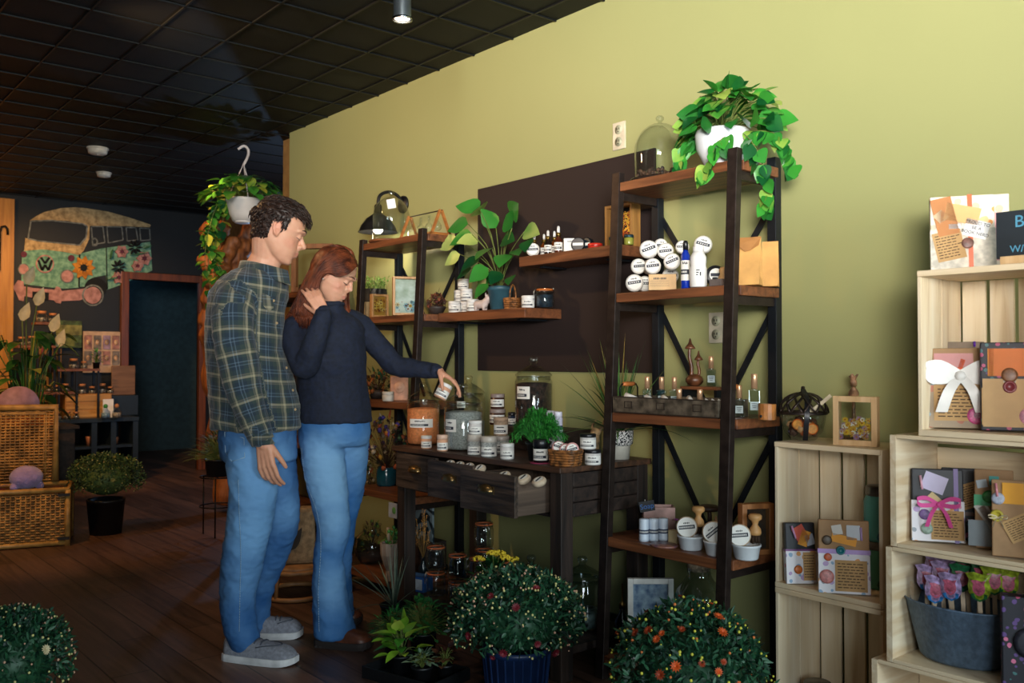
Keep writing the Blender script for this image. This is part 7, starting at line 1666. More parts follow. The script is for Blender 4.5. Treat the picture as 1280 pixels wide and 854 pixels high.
# tub of pops
e = empty('metal_tub'); X_ = 2.64; yc = YX(1198, X_, .45); tag(e, 'ribbed blue grey oval tub with a side handle in the second crate up', 'tub', loc=(X_-.01, yc-.01, ZP4))
q = MB(); q.lathe([(0, .002), (.075, .002), (.080, .01), (.108, .16), (.113, .164), (.109, .167), (.104, .16), (.07, .02), (0, .02)], n=44, sy=1.4)
q.build('tub_body', mat('blue grey galvanised', '#667c94', .5, .2, var=.15, scale=60, bump=.3), e)
q = MB(); q.tube([(0+.02*math.cos(a)*0-.02, .152+.022*math.sin(a), .14+.035*math.cos(a)) for a in [PI*i/10 for i in range(11)]], .006, 8); q.build('handle', mat('galvanised handle', '#6a7a8a', .35, .8), e)
random.seed(14)
def pop(c1, c2, seed):
    def mk():
        e = empty('wrapped_pop'); tag(e, 'x', 'lollipop'); q = MB(); q.box((0, 0, .06), (.0035, .011, .12)); q.build('stick', mat('pale birch stick', '#d9bfa0', .6), e)
        q = MB(); O = [(0, .108), (.017, .116), (.027, .132), (.028, .152), (.025, .168), (.033, .186), (.012, .181), (-.012, .187), (-.033, .183), (-.025, .168), (-.028, .152), (-.027, .132), (-.017, .116)]; n = len(O)
        for sg in (1, -1):
            vs = [(0, y, z) for y, z in O]+[(sg*.011, y*.55, .145+(z-.145)*.55) for y, z in O]+[(sg*.013, 0, .146)]
            q.add(vs, [(i, (i+1) % n, n+(i+1) % n, n+i) for i in range(n)], True, 0); q.add([vs[n+i] for i in range(n)]+[vs[-1]], [(i, (i+1) % n, n) for i in range(n)], True, 2)
            q.add([(sg*.003, 0, .107), (sg*.003, .018, .117), (sg*.0085, .021, .129), (sg*.0125, 0, .133), (sg*.0085, -.021, .129), (sg*.003, -.018, .117)], [(0, 1, 2, 3, 4, 5)], True, 1)
        q.build('wrapper', [mat('pop wrapper '+c1, c1, .3, var=.3, scale=70), mat('pop wrapper '+c2, c2, .3, var=.3, scale=70), mat('pop picture '+c2, '#c9607a' if c1 != '#9ab03a' else '#d9a03a', .35, var=.3, scale=90)], e); return e
    return mk
PP = [(1165, -.09, 735, 0, 'front, farthest left'), (1193, -.085, 733, 0, 'front, second from the left'), (1227, -.085, 733, 1, 'front, third from the left'), (1245, -.06, 725, 1, 'front, fourth from the left'), (1268, -.05, 728, 1, 'right of the front row'), (1158, -.04, 722, 0, 'second row, leftmost'), (1180, -.03, 718, 0, 'second row, second'), (1205, -.03, 722, 2, 'second row, third'), (1222, -.04, 718, 2, 'second row, fourth'), (1166, .04, 706, 0, 'back row, tallest at the left'), (1190, .04, 712, 0, 'back row, second'), (1212, .04, 712, 2, 'back row, third'), (1235, .03, 714, 2, 'back row, rightmost')]
cc = (('#cdb0e4', '#3f8fd8'), ('#b4c83a', '#2f7a44'), ('#2f8a5a', '#1f5a44'))
for px, dx_, py, k, l in PP:
    X2 = X_+dx_*.75; y2 = YX(px, X2, .55); y2 = max(min(y2, yc+.115), yc-.14); zt = CH+(450-py)/CF*proj(X2, y2, .55)[2]
    inst('pop%d' % k, pop(*cc[k], k), (X2, y2, min(zt-.150, ZP4+.115)), 0, ('purple wrapped', 'yellow green wrapped', 'dark green wrapped')[k]+' pop on a stick, '+l+' of the tub', None, 'wrapped pops in the tub', rot=(random.uniform(-.08, .08), random.uniform(-.08, .05), facing(X2, y2)+random.uniform(-.3, .3)))
parc(1287, 2.545, ZP4, 'dark floral gift bag right of the tub at the picture edge', .1, .02, .13, .235, .05, P_dark, P_dark, 0, (('round', .0, .12, .04, '#2a2a34'),), cat='gift bag')
# ================================================================ plants on the floor
mumleaf = leafmat('mum leaf', '#27583a', '#0b2a22', .5, 30, trans=.08)
def mum(name, label, X, Y, r, zc, h, potr, poth, potm, cols, nflow, nbud, seed, nleaf=2600, leafm=None, ribbed=False, group=None):
    e = empty(name); tag(e, label, 'potted plant', loc=(X, Y, 0)); random.seed(seed)
    q = MB(); q.lathe([(0, 0), (potr*.82, 0), (potr*.98, poth-.02), (potr, poth-.02), (potr, poth), (potr*.94, poth), (potr*.92, poth-.03), (0, poth-.03)], n=40)
    if ribbed:
        for i in range(24): a = 2*PI*i/24; q.beam((potr*.83*math.cos(a), potr*.83*math.sin(a), 0), (potr*.985*math.cos(a), potr*.985*math.sin(a), poth-.02), .006, .006)
    q.build('pot', potm, e)
    q = MB(); q.ball((0, 0, zc), r*.66, 16, sq=(1, 1, h/r))
    def surf(u=None):
        v = rv(1); v.z = v.z if v.z > -.45 else -v.z; k = 1+.07*noise.noise(v*2.4+Vector((seed, 0, 0))); return v, Vector((v.x*r*k, v.y*r*k, zc+v.z*h*k))
    for i in range(nleaf):
        v, p = surf(); t = random.uniform(.72, 1.0); p2 = Vector((p.x*t, p.y*t, zc+(p.z-zc)*t)); q.leaf(p2, v*.5+rv(1.)+Vector((0, 0, .2)), random.uniform(.018, .032), random.uniform(.007, .012), random.uniform(-.1, .5), (.3, 1, .8, 0), .3, up=tuple(rv()))
    q.build('foliage', leafm or mumleaf, e)
    q = MB()
    for i in range(nbud):
        v, p = surf(); p = Vector((p.x*1.02, p.y*1.02, zc+(p.z-zc)*1.02)); q.ball(p, random.uniform(.0028, .0048), 6, random.choice((0, 0, 1)))
    o = q.build('buds', cols[:2], e); o['kind'] = 'stuff'
    for i in range(nflow):
        v, p = surf()
        if v.z < -.2 or v.dot(Vector((-X, -Y, .9*2)).normalized()) < .05: v = Vector((-X, -Y, .5)).normalized()+rv(.75); v.normalize(); p = Vector((v.x*r, v.y*r, zc+v.z*h))
        q = MB(); c = p*1.0+v*.008; fr = random.uniform(.011, .018); T1 = v.orthogonal().normalized(); T2 = v.cross(T1)
        for ring, (rr, up_) in enumerate(((1., .15), (.75, .4), (.45, .8))):
            for k in range(11): a = 2*PI*(k+.5*ring)/11; q.leaf(c, T1*math.cos(a)+T2*math.sin(a)+v*up_, fr*rr, fr*.36, 0, (.5, 1, .7, 0), .2, up=tuple(v))
        q.build('blossom', cols[2+(i % (len(cols)-2))], e)
    return e
palebud = mat('pale yellow bud', '#d9d08a', .6); pinkbud = mat('pink cream bud', '#d4a68a', .6)
mum('potted_mum', 'dense mum with pale buds and dark red blossoms in a ribbed blue pot', 2.07, 2.44, .24, .295, .17, .12, .20, mat('dark blue ribbed pot', '#18305a', .4), [palebud, pinkbud, mat('dark red blossom', '#7a1626', .6)], 9, 330, 3, 3800, ribbed=True)
mum('potted_mum', 'round mum with orange blossoms and yellow buds at the foot of the right ladder shelf', 2.13, 1.72, .235, .265, .215, .11, .16, mat('black nursery pot', '#121417', .45), [mat('lemon bud', '#d9d44a', .6), mat('orange bud', '#d9763a', .6), mat('orange blossom', '#d4561a', .6), mat('rust blossom', '#a83c14', .6)], 24, 200, 4, 4000)
mum('potted_mum', 'mum with pinkish cream buds at the lower left corner of the picture', .66, 3.32, .185, .215, .175, .10, .10, mat('black nursery pot', '#121417', .45), [palebud, pinkbud, mat('cream blossom', '#d9c9a0', .6)], 6, 170, 5, 2200)
mum('potted_mum', 'distant green mum in a black pot standing on the floor beside the wicker trunk', XY(134, 6.62), 6.62, .25, .38, .175, .125, .24, mat('black nursery pot', '#121417', .45), [mat('olive bud', '#7f8a4a', .6), palebud, mat('olive blossom', '#8a8a4a', .6)], 4, 120, 6, 2400, leafm=leafmat('dull mum leaf', '#4f6a3a', '#1f3324', .6, 20))
# white box with mint ribbon
p = flr(2, 905); q = MB(); q.box((0, 0, .10), (.16, .16, .20), 0); q.box((0, 0, .101), (.162, .022, .203), 1); q.box((0, 0, .101), (.022, .162, .203), 1); tag(q.build('gift_box', [mat('white gift box', '#dfe3e6', .6), mat('mint ribbon', '#7fb89a', .5)], None), 'white gift box with mint ribbon in the lower left corner', 'box', loc=(.385, 2.75, 0), rz=.9)
# tray of small nursery plants, left of the big mum
e = empty('nursery_tray'); X_, Y_ = flr(565, 838); X_, Y_ = 1.93, 2.86; tag(e, 'shallow black nursery tray on the floor under the young plants', 'tray', loc=(X_, Y_, 0), rz=.25)
q = MB(); w_, d_ = .34, .22
q.box((0, 0, .005), (d_, w_, .01))
for a, b_, c, d2 in ((d_/2, 0, .008, w_), (-d_/2, 0, .008, w_), (0, w_/2, d_, .008), (0, -w_/2, d_, .008)): q.box((a, b_, .022), (c, d2, .044))
q.build('tray_body', blackpot, e, .001)
def young(name, label, X, Y, z, potr, poth, n, rx, hh, L0, L1, w, m, seed, shape=None, droop=.4, cols=None, cat='potted plant'):
    e = empty(name); tag(e, label, cat, loc=(X, Y, z)); q = MB(); q.lathe(pot(potr*.8, potr, poth, .003, .01), n=22); q.build('pot', blackpot, e); random.seed(seed); q = MB(); st = MB()
    for i in range(n):
        v = rv(1); v.z = abs(v.z); p = Vector((v.x*rx*random.uniform(.2, 1), v.y*rx*random.uniform(.2, 1), poth+v.z*hh)); st.tube(smoothpath([(0, 0, poth*.8), p*.5+Vector((0, 0, poth*.4+.02)), p], 4), .0012, 4); L_ = random.uniform(L0, L1); q.leaf(p, Vector((v.x, v.y, .1+v.z*.3))+rv(.3), L_, L_*w, droop, shape or heart(), .2)
    q.build('leaves', m, e); st.build('stems', mat('pothos stem', '#6f7d3a', .6), e); return e
young('potted_pothos', 'bright lime green leafy plant in the black nursery tray', 1.90, 2.915, .0105, .045, .075, 30, .07, .10, .06, .09, .5, leafmat('lime leaf', '#9fd03a', '#3f8a2c', .4, 8, c3='#c9dc5a'), 3)
young('potted_nerve_plant', 'pale veined small leafed plant right of the lime one in the tray', 1.91, 2.79, .0105, .04, .06, 50, .055, .05, .02, .035, .6, leafmat('white veined leaf', '#8fa88a', '#3a6a4a', .5, 40), 4)
young('potted_begonia', 'bronze leafed small plant at the right end of the nursery tray', 1.99, 2.755, .0105, .035, .06, 36, .055, .07, .03, .045, .7, leafmat('bronze leaf', '#7a4a34', '#3a1f1a', .5, 20), 5)
fernL = leafmat('fern green leaf', '#3a8a3f', '#0f4a2a', .5, 20)
young('potted_fern', 'fine dark green fern spreading at the left of the floor plants', 1.99, 3.09, 0, .05, .09, 260, .12, .10, .025, .04, .22, fernL, 6, (.3, 1, .8, 0))
young('potted_ivy', 'mid green small leafed plant behind the nursery tray', 2.06, 3.0, 0, .055, .12, 260, .13, .12, .02, .04, .55, leafmat('ivy leaf', '#3f8a45', '#12402a', .45, 20), 7, (.3, 1, .8, 0))
e = young('potted_kalanchoe', 'yellow flowering plant rising behind the big mum', 2.19, 2.71, 0, .06, .30, 160, .10, .12, .03, .05, .6, leafmat('kalanchoe leaf', '#3f7a3a', '#15402a', .4, 20), 8)
q = MB(); random.seed(10)
for cx_, cy_, cz_ in ((-.05, -.05, .47), (-.02, -.085, .455), (-.05, .035, .435), (.0, -.03, .46), (.03, -.08, .44)):
    q.tube([(0, 0, .3), (cx_*.7, cy_*.7, cz_-.03), (cx_, cy_, cz_)], .002, 5)
    for k in range(26): v = rv(.022); q.ball((cx_+v.x, cy_+v.y, cz_+abs(v.z)*.5), .005, 6, 1)
q.build('flower_heads', [mat('pothos stem', '#6f7d3a', .6), mat('yellow floret', '#e0c02c', .5)], e)
e = empty('potted_dracaena'); X_, Y_ = 2.19, 3.42; tag(e, 'grey green sword leafed plant in a black pot left of the console leg', 'potted plant', loc=(X_, Y_, 0)); q = MB(); q.lathe(pot(.05, .06, .12), n=22); q.build('pot', blackpot, e)
spiky(e, 24, .20, .32, .010, leafmat('grey green blade', '#7f8f7a', '#3a4f42', .5, 10), .11, seed=12)
# ================================================================ the far left of the shop
def mural():
    e = empty('wall_mural', (2.3, FY-.002, 2.1)); tag(e, 'chalky mural of a pale green and cream van with flowers on the dark far wall', 'mural')
    def pz(a, b_):
        px, py = a/4.7407, 220+b_/4.7407; az = (px-640)/CF; bz = (427-py)/CF; f = math.cos(CP)-bz*math.sin(CP); u = math.sin(CP)+bz*math.cos(CP)
        dx, dy = f*math.sin(CA)+az*math.cos(CA), f*math.cos(CA)-az*math.sin(CA); t = FY/dy; return (dx*t-2.3, CH+u*t-2.1)
    chalk = lambda n, c, c2: mat('chalk '+n, c, .9, c2=c2, scale=22, var=.3)
    gr = chalk('mint', '#7fae93', '#4f7f6c'); cr = chalk('cream', '#c2a878', '#8a7450'); pk = chalk('pink', '#b98a86', '#8f6660'); dkk = mat('chalk black', '#0d1418', .9); mar = chalk('maroon', '#6a3346', '#4a2030'); org = chalk('orange', '#c8862c', '#9a5f1c'); ol = chalk('outline', '#7f8480', '#4f5654'); gl_ = chalk('leaf green', '#3f7a52', '#2a5438')
    lay = [0]
    def poly(name, pts, m, closed=True):
        lay[0] += 1; o = -.002-.0006*lay[0]; P = [pz(*p) for p in pts]; n = len(P); q = MB()
        q.add([(x, o, z) for x, z in P]+[(x, 0, z) for x, z in P], [tuple(range(n))]+[(i, i+n, (i+1) % n+n, (i+1) % n) for i in range(n)]); return q.build(name, m, e)
    def circ(name, cx, cy, r, m, ry=None): return poly(name, [(cx+r*math.cos(2*PI*i/24), cy+(ry or r)*math.sin(2*PI*i/24)) for i in range(24)], m)
    def line(name, pts, m, w=.012, closed=False):
        lay[0] += 1; q = MB(); P = [(pz(*p)[0], -.003-.0006*lay[0], pz(*p)[1]) for p in pts]; 
        if closed: P.append(P[0])
        for a, b_ in zip(P, P[1:]): q.beam(a, b_, w, .001, up=(0, 1, 0))
        return q.build(name, m, e)
    poly('side_panel', [(468, 462), (600, 430), (890, 390), (902, 560), (730, 640), (635, 675), (628, 588), (560, 600), (525, 615), (518, 655), (466, 658)], gr)
    poly('front_panel', [(140, 440), (250, 432), (470, 466), (465, 662), (380, 668), (290, 660), (125, 640), (130, 480)], gr)
    poly('roof', [(176, 264), (215, 238), (260, 215), (360, 191), (440, 186), (500, 190), (640, 212), (760, 245), (850, 275), (893, 290), (887, 305), (740, 298), (530, 296), (480, 285), (400, 266), (280, 262), (200, 272)], cr)
    poly('belt_band', [(142, 445), (150, 368), (230, 388), (380, 405), (480, 410), (508, 365), (516, 300), (500, 285), (531, 292), (528, 372), (497, 440), (470, 470), (380, 450), (250, 435)], cr)
    line('windscreen_outline', [(182, 268), (165, 372), (230, 386), (470, 411), (508, 366), (516, 300), (490, 284), (300, 264)], ol, .014, True)
    for w in ([(540, 300), (608, 300), (620, 395), (548, 408)], [(632, 301), (720, 303), (728, 380), (640, 398)], [(746, 306), (803, 307), (815, 380), (752, 387)], [(826, 310), (884, 313), (888, 380), (832, 384)]): line('window_outline', w, ol, .012, True)
    line('mirror', [(545, 380), (560, 368), (575, 385), (570, 412), (548, 415)], ol, .014, True)
    line('door_seam', [(628, 425), (632, 600), (635, 672)], dkk, .01); line('front_seam', [(470, 466), (466, 658)], dkk, .014)
    circ('wheel_arch', 565, 665, 66, dkk, 62); circ('wheel', 548, 708, 50, pk); line('tyre_ring', [(548+60*math.cos(a), 708+60*math.sin(a)) for a in [2*PI*i/20 for i in range(20)]], ol, .016, True)
    poly('bumper', [(75, 660), (105, 618), (138, 625), (140, 655), (200, 665), (320, 675), (332, 655), (352, 660), (365, 682), (480, 670), (530, 668), (520, 715), (470, 738), (362, 742), (358, 758), (330, 752), (318, 738), (200, 725), (143, 712), (138, 742), (112, 738), (96, 700)], pk)
    poly('number_plate', [(190, 685), (288, 692), (286, 738), (188, 730)], dkk)
    circ('headlamp', 138, 553, 34, ol); circ('headlamp_glass', 138, 553, 28, pk); circ('headlamp', 396, 595, 41, ol); circ('headlamp_glass', 396, 595, 34, pk)
    circ('indicator', 140, 465, 18, mar); circ('indicator', 420, 488, 19, mar)
    circ('emblem_ring', 264, 522, 54, pk); circ('emblem_field', 264, 522, 46, gr)
    line('emblem_letter_v', [(240, 484), (264, 520), (290, 484)], dkk, .022); line('emblem_letter_w', [(224, 500), (246, 560), (264, 528), (284, 560), (304, 500)], dkk, .022)
    random.seed(20)
    def flower(cx, cy, r, n, m, name, cm=None, w=.4):
        for k in range(n):
            a = 2*PI*k/n; s_, c_ = math.sin(a), math.cos(a); poly(name, [(cx+c_*r*.2, cy+s_*r*.2), (cx+c_*r*.6-s_*r*w*.5, cy+s_*r*.6+c_*r*w*.5), (cx+c_*r, cy+s_*r), (cx+c_*r*.6+s_*r*w*.5, cy+s_*r*.6-c_*r*w*.5)], m)
        if cm: circ(name+'_eye', cx, cy, r*.28, cm)
    flower(492, 545, 72, 9, org, 'orange_petal', dkk, .5)
    for cx, cy, r in ((718, 450, 40), (850, 490, 46), (810, 535, 36), (698, 602, 40)): flower(cx, cy, r, 6, pk, 'pink_petal', mar, .8)
    for cx, cy, r in ((795, 425, 46), (697, 542, 44)): flower(cx, cy, r, 9, dkk, 'dark_leaf', None, .25)
    for a, b_, c, d in ((655, 470, 8, 40), (660, 610, 30, 12), (820, 465, 55, 10), (870, 425, 22, 14)): poly('green_leaf', [(a-c, b_+d*.6), (a, b_-d*.5), (a+c, b_-d*.8), (a, b_+d*.4)], gl_)
    for ch in e.children:
        if ch.name.startswith('side_panel'): pass
mural()
# dark display table with a tiered stand
DY = 9.25; tz = .64
x0, x1 = XY(60, DY, .64), XY(172, DY, .64)
e = empty('display_table', ((x0+x1)/2, DY+.16, 0)); tag(e, 'dark navy display table with open shelves against the far wall', 'table'); w_ = x1-x0
nv = mat('dark navy paint', '#14232e', .5)
q = MB(); q.box((0, 0, tz-.02), (w_, .42, .04)); q.build('tabletop', nv, e, .003)
for s_ in (-1, -.02, .45, 1): q = MB(); q.box((s_*(w_/2-.03), 0, (tz-.04)/2), (.05, .40, tz-.04)); q.build('upright_panel', nv, e)
for z in (.08, .36): q = MB(); q.box((0, 0, z), (w_-.06, .38, .025)); q.build('shelf', nv, e)
# things under the table
for px, z, cx_, cz_, m_, l in ((66, .3735, .09, .06, '#a98a7a', 'small taupe basket on the upper shelf of the navy table'), (112, .3735, .07, .09, '#b97a5a', 'rosy pot on the upper shelf of the navy table'), (142, .3735, .09, .07, '#a9704a', 'rust pouch on the upper shelf of the navy table, right'), (74, .0935, .13, .08, '#b98a74', 'pink woven tray on the lower shelf of the navy table'), (107, .0935, .05, .12, '#c9983a', 'yellow bottle on the lower shelf of the navy table'), (118, .0935, .06, .09, '#c9622c', 'orange pot on the lower shelf of the navy table'), (150, .0935, .10, .09, '#b9805a', 'tan pot on the lower shelf of the navy table, right')):
    q = MB(); q.lathe([(0, 0), (cx_*.4, 0), (cx_*.5, cz_*.8), (cx_*.5, cz_), (cx_*.42, cz_), (cx_*.4, cz_*.7), (0, cz_*.7)], n=18); tag(q.build('storage_pot', mat('pot '+m_, m_, .6, var=.2)), l, 'pot', loc=(XY(px, DY+.06, z), DY+.06, z))
e = empty('tiered_stand', (0, DY+.16, tz)); tag(e, 'black metal tiered stand with brown shelves on the navy table', 'stand')
tiers = [(20, 68, 432, 'a'), (43, 68, 403, 'b'), (70, 123, 461, 'c'), (35, 92, 490, 'd')]
TZs = {}
for a, b_, py, k in tiers:
    d = proj(XY((a+b_)/2, DY+.1, 1.2), DY+.1, 1.2)[2]; z = CH+(450-py)/CF*d; TZs[k] = z; xa, xb = XY(a, DY+.1, z), XY(b_, DY+.1, z)
    q = MB(); q.box(((xa+xb)/2, -.03, z-tz-.012), (xb-xa, .18, .024)); q.build('tier_board', shelf_w, e, .002)
for px, py0 in ((37, 432), (66, 398), (45, 432), (72, 432), (94, 461), (121, 461)):
    x = XY(px, DY+.1, 1); d = proj(x, DY+.1, 1.2)[2]; z = CH+(450-py0)/CF*d
    for yy in (-.11, .05): q = MB(); q.beam((x, yy, 0), (x, yy, z-tz), .018, .018); q.build('post', iron2, e)
# corked jars on it
def cork():
    e = empty('corked_jar'); tag(e, 'x', 'jar'); q = MB(); q.lathe([(0, .002), (.036, .002), (.04, .01), (.04, .055), (.03, .07)], n=18); q.build('glass_body', G, e); q = MB(); q.lathe([(0, .004), (.036, .004), (.037, .035), (0, .037)], n=16); q.build('contents', mat('mixed bead filling', '#b9b0a4', .5, var=.6, scale=70), e)
    q = MB(); q.lathe([(0, .066), (.031, .066), (.034, .088), (0, .09)], n=16); q.build('cork_lid', mat('warm cork', '#b9794a', .7, var=.3), e); return e
JJ = [(52, 'b', 1.2), (71, 'b', 1.0), (27, 'a', .9), (40, 'a', 1.0), (53, 'a', .8), (92, 'c', 1.1), (105, 'c', .8), (50, 'd', .85), (61, 'd', .75), (71, 'd', .7), (82, 'd', .85), (49, 't', .85), (61, 't', .75), (72, 't', .85), (84, 't', .85), (95, 't', .75)]
nm = {'a': 'second highest tier', 'b': 'topmost tier', 'c': 'right tier', 'd': 'lowest wide tier', 't': 'table top'}
for px, k, s_ in JJ:
    z = TZs.get(k, tz)+.0005; yy = DY+.10 if k != 't' else DY+.00; xx = XY(min(px, 66) if k == 'b' else px, yy, z); sib = [j[0] for j in JJ if j[1] == k]; i = sib.index(px)
    inst('cork', cork, (xx, yy, z), 0, ('first', 'second', 'third', 'fourth', 'fifth')[i]+' corked jar from the left on the '+nm[k]+' of the far display', s_, 'corked jars on the far display')
# wooden crate box, card and jars at its right
xx = XY(112, DY, .7); q = MB(); q.box((0, 0, .115), (.42, .2, .23), 0)
for k in range(3): q.box((.0, -.102, .04+.075*k), (.40, .006, .06), 1)
tag(q.build('slatted_box', [wood('yellow box wood', '#b98440', '#8a5c28', 0, .5), wood('yellow slat wood', '#c9964e', '#9a6a30', 0, .5)], None, .002), 'honey slatted wooden box on the right half of the navy table', 'box', loc=(xx+.01, DY+.17, tz+.0005))
for k, (px, s_) in enumerate(((102, 1.1), (115, .8), (127, 1.1), (138, .75))): inst('cork', cork, (XY(px, DY+.15, .95), DY+.15, tz+.2310), 0, ('first', 'second', 'third', 'fourth')[k]+' corked jar from the left on the honey slatted box', s_, 'corked jars on the slatted box')
q = MB(); q.box((0, 0, .09), (.012, .10, .18)); tag(q.build('greeting_card', Mw, None), 'white card before the honey slatted box on the navy table', 'card', loc=(XY(135, DY-.02, .7), DY-.02, tz), rz=1.7)
for k, (px, c_) in enumerate(((132, '#9fc0d4'), (146, '#c9b49a'))):
    e = empty('bead_jar'); tag(e, ('jar of blue beads with green stopper' if k == 0 else 'jar of white beads')+' at the right end of the navy table', 'jar', loc=(XY(px, DY-.08, .7), DY-.08, tz)); q = MB(); q.lathe([(0, .002), (.04, .002), (.044, .06), (.02, .085), (.02, .10)], n=18); q.build('glass_body', G, e); q = MB(); q.lathe([(0, .004), (.038, .004), (.04, .05), (0, .05)], n=16); q.build('contents', mat('beads '+c_, c_, .4, var=.4, scale=80), e); q = MB(); q.ball((0, 0, .115), .022, 10); q.build('stopper', mat('stopper '+str(k), '#2f8a3a' if k == 0 else '#b9794a', .5), e)
# board of carded charms, picture, cutting board
z0 = CH-15/CF*9; xx = XY(128, FY-.06, 1.2)
e = empty('charm_board', (xx, FY-.03, 1.08)); tag(e, 'cream board with two rows of small pink and gold packets left of the door', 'display board'); wB = XY(151, FY, 1.2)-XY(105, FY, 1.2)
q = MB(); q.box((0, 0, .20), (wB, .02, .42)); q.build('board', mat('cream board', '#c9a98a', .7), e, .002)
for r_ in range(2):
    for k in range(4): q = MB(); q.box((-wB/2+wB*(k+.5)/4, -.014, .30-.16*r_), (wB/4-.02, .008, .14), 0); q.ball((-wB/2+wB*(k+.5)/4, -.02, .30-.16*r_), .022, 8, 1, sq=(1, .3, 1.3)); q.build('carded_packet', [mat('packet card '+str((k+r_) % 3), ('#b9806a', '#8f7f6a', '#a98a9a')[(k+r_) % 3], .5, var=.3), mat('packet shine', '#e0b48a', .3, var=.3)], e)
q = MB(); q.box((0, 0, 0), (.25, .02, .27), 0); q.box((0, -.012, .04), (.25, .004, .10), 1); q.box((-.03, -.013, -.08), (.18, .004, .08), 2); tag(q.build('landscape_print', [mat('green print', '#4f6a3a', .7, var=.4), mat('gold green print', '#8a8a4a', .7, var=.3), mat('olive print', '#6f7a3a', .7, var=.3)], None), 'small green landscape print leaning behind the tiered stand', 'picture', loc=(XY(85, FY-.04, 1.4), FY-.04, CH+(450-418)/CF*9.1))
q = MB(); q.box((0, 0, .15), (.24, .02, .30)); tag(q.build('wooden_board', wood('brown cutting board', '#8a6648', '#6a4a32', 0, .6), None, .006), 'plain brown wooden board standing beside the door frame', 'board', loc=(XY(153, FY-.1, 1), FY-.13, .841), rz=.1)
q = MB(); q.box((0, 0, .1), (.26, .16, .2)); tag(q.build('storage_box', nv, None, .002), 'navy box under the plain brown wooden board', 'box', loc=(XY(153, FY-.17, .7), FY-.17, tz))
young('potted_fern', 'small dark fern on the right tier of the far display', XY(120, DY+.12, 1.2), DY+.11, TZs['c']+.001, .035, .06, 60, .09, .10, .03, .06, .25, fernL, 9, (.3, 1, .8, 0)).location.x += .0
# hanging keychains
e = empty('tassel_rail', (XY(57, DY+.2, 1.3), DY+.33, 1.16)); tag(e, 'yellow card rail of coloured tassels behind the tiered stand', 'tassel rail'); q = MB(); q.box((0, 0, -.185), (.34, .01, .67)); q.build('backing_card', mat('ochre card', '#8a6430', .7), e)
for k, c_ in enumerate(('#a9502c', '#4a4a8a', '#7a2f4a', '#3a6a8a', '#c98a3a')): q = MB(); q.tube([(-.12+.06*k, -.012, .17), (-.12+.06*k, -.014, .10), (-.12+.06*k, -.014, .02)], [.008, .012, .018], 8); q.build('tassel', mat('tassel '+c_, c_, .7), e)
# wicker trunk with open lid
rat = mat('golden rattan', '#c08a44', .55, var=.3, scale=14)
def weave(q, c, u, v, W_, H_, n, m_):
    """woven panel: vertical rods laced by horizontal strands; c corner, u along, v up"""
    nrm = u.cross(v).normalized()
    for i in range(n): t = (i+.5)/n; q.tube([c+u*W_*t, c+u*W_*t+v*H_], .0055, 5)
    for j in range(m_):
        z = (j+.5)/m_*H_; P = []
        for i in range(0, n+1): P.append(c+u*W_*(i/n)+v*z+nrm*(.006 if (i+j) % 2 else -.004))
        q.tube(P, H_/m_*.42, 4)
    return q
TR = Vector((1.575, 6.346, 0)); ux = Vector((-.954, .30, 0)); uy = Vector((.30, .954, 0)); W_, H_, D_ = .85, .36, .36
e = empty('wicker_chest', TR); tag(e, 'golden woven wicker trunk with its lid open, at the left edge', 'trunk')
for nm_, c, u, w2, n in (('front_panel', Vector((0, 0, .02)), ux, W_, 30), ('side_panel', Vector((0, 0, .02)), uy, D_, 14)): q = MB(); weave(q, c, u, UP, w2, H_-.04, n, 20); q.build(nm_, rat, e)
q = MB(); q.box(tuple(ux*W_/2+uy*D_/2+UP*.03), (W_-.04, D_-.04, .02), rz=math.atan2(ux.y, ux.x)); q.box(tuple(ux*W_/2+uy*(D_-.012)+UP*H_/2), (W_-.02, .02, H_-.03), rz=math.atan2(ux.y, ux.x)); q.box(tuple(ux*W_/2+uy*.015+UP*H_/2), (W_-.02, .012, H_-.05), rz=math.atan2(ux.y, ux.x)); q.box(tuple(ux*.015+uy*D_/2+UP*H_/2), (.012, D_-.02, H_-.05), rz=math.atan2(ux.y, ux.x)); q.build('inner_lining', mat('brown basket lining', '#6a4420', .7), e)
q = MB()
for z in (.02, H_): q.tube([uy*D_+UP*z, UP*z, ux*W_+UP*z], .017, 8); q.tube([uy*D_+UP*z, ux*W_+uy*D_+UP*z], .017, 8)
for c in (Vector((0, 0, 0)), uy*D_, ux*W_): q.tube([c, c+UP*H_], .018, 8)
q.build('frame_poles', mat('rattan poles', '#c4944e', .5, var=.2), e)
q = MB()
for z in (.05, H_-.03): q.box(tuple(ux*.02-uy*.018+UP*z), (.07, .012, .018), rz=math.atan2(ux.y, ux.x))
q.build('corner_brackets', mat('dark iron bracket', '#2a1f18', .5, .5), e)
lid = MB(); L0 = ux*.10+uy*(D_-.01)+UP*(H_+.02); lv = (UP+uy*.12).normalized(); weave(lid, L0, ux, lv, W_-.1, .50, 26, 26)
lo = lid.build('lid', rat, e)
q = MB(); P = [L0, L0+lv*.5, L0+ux*(W_-.1)+lv*.5]; q.tube(P, .024, 8); q.tube([L0+ux*.06, L0+ux*.06+lv*.46, L0+ux*.75+lv*.46], .010, 6); q.build('lid_frame', mat('rattan poles', '#c4944e', .5, var=.2), lo)
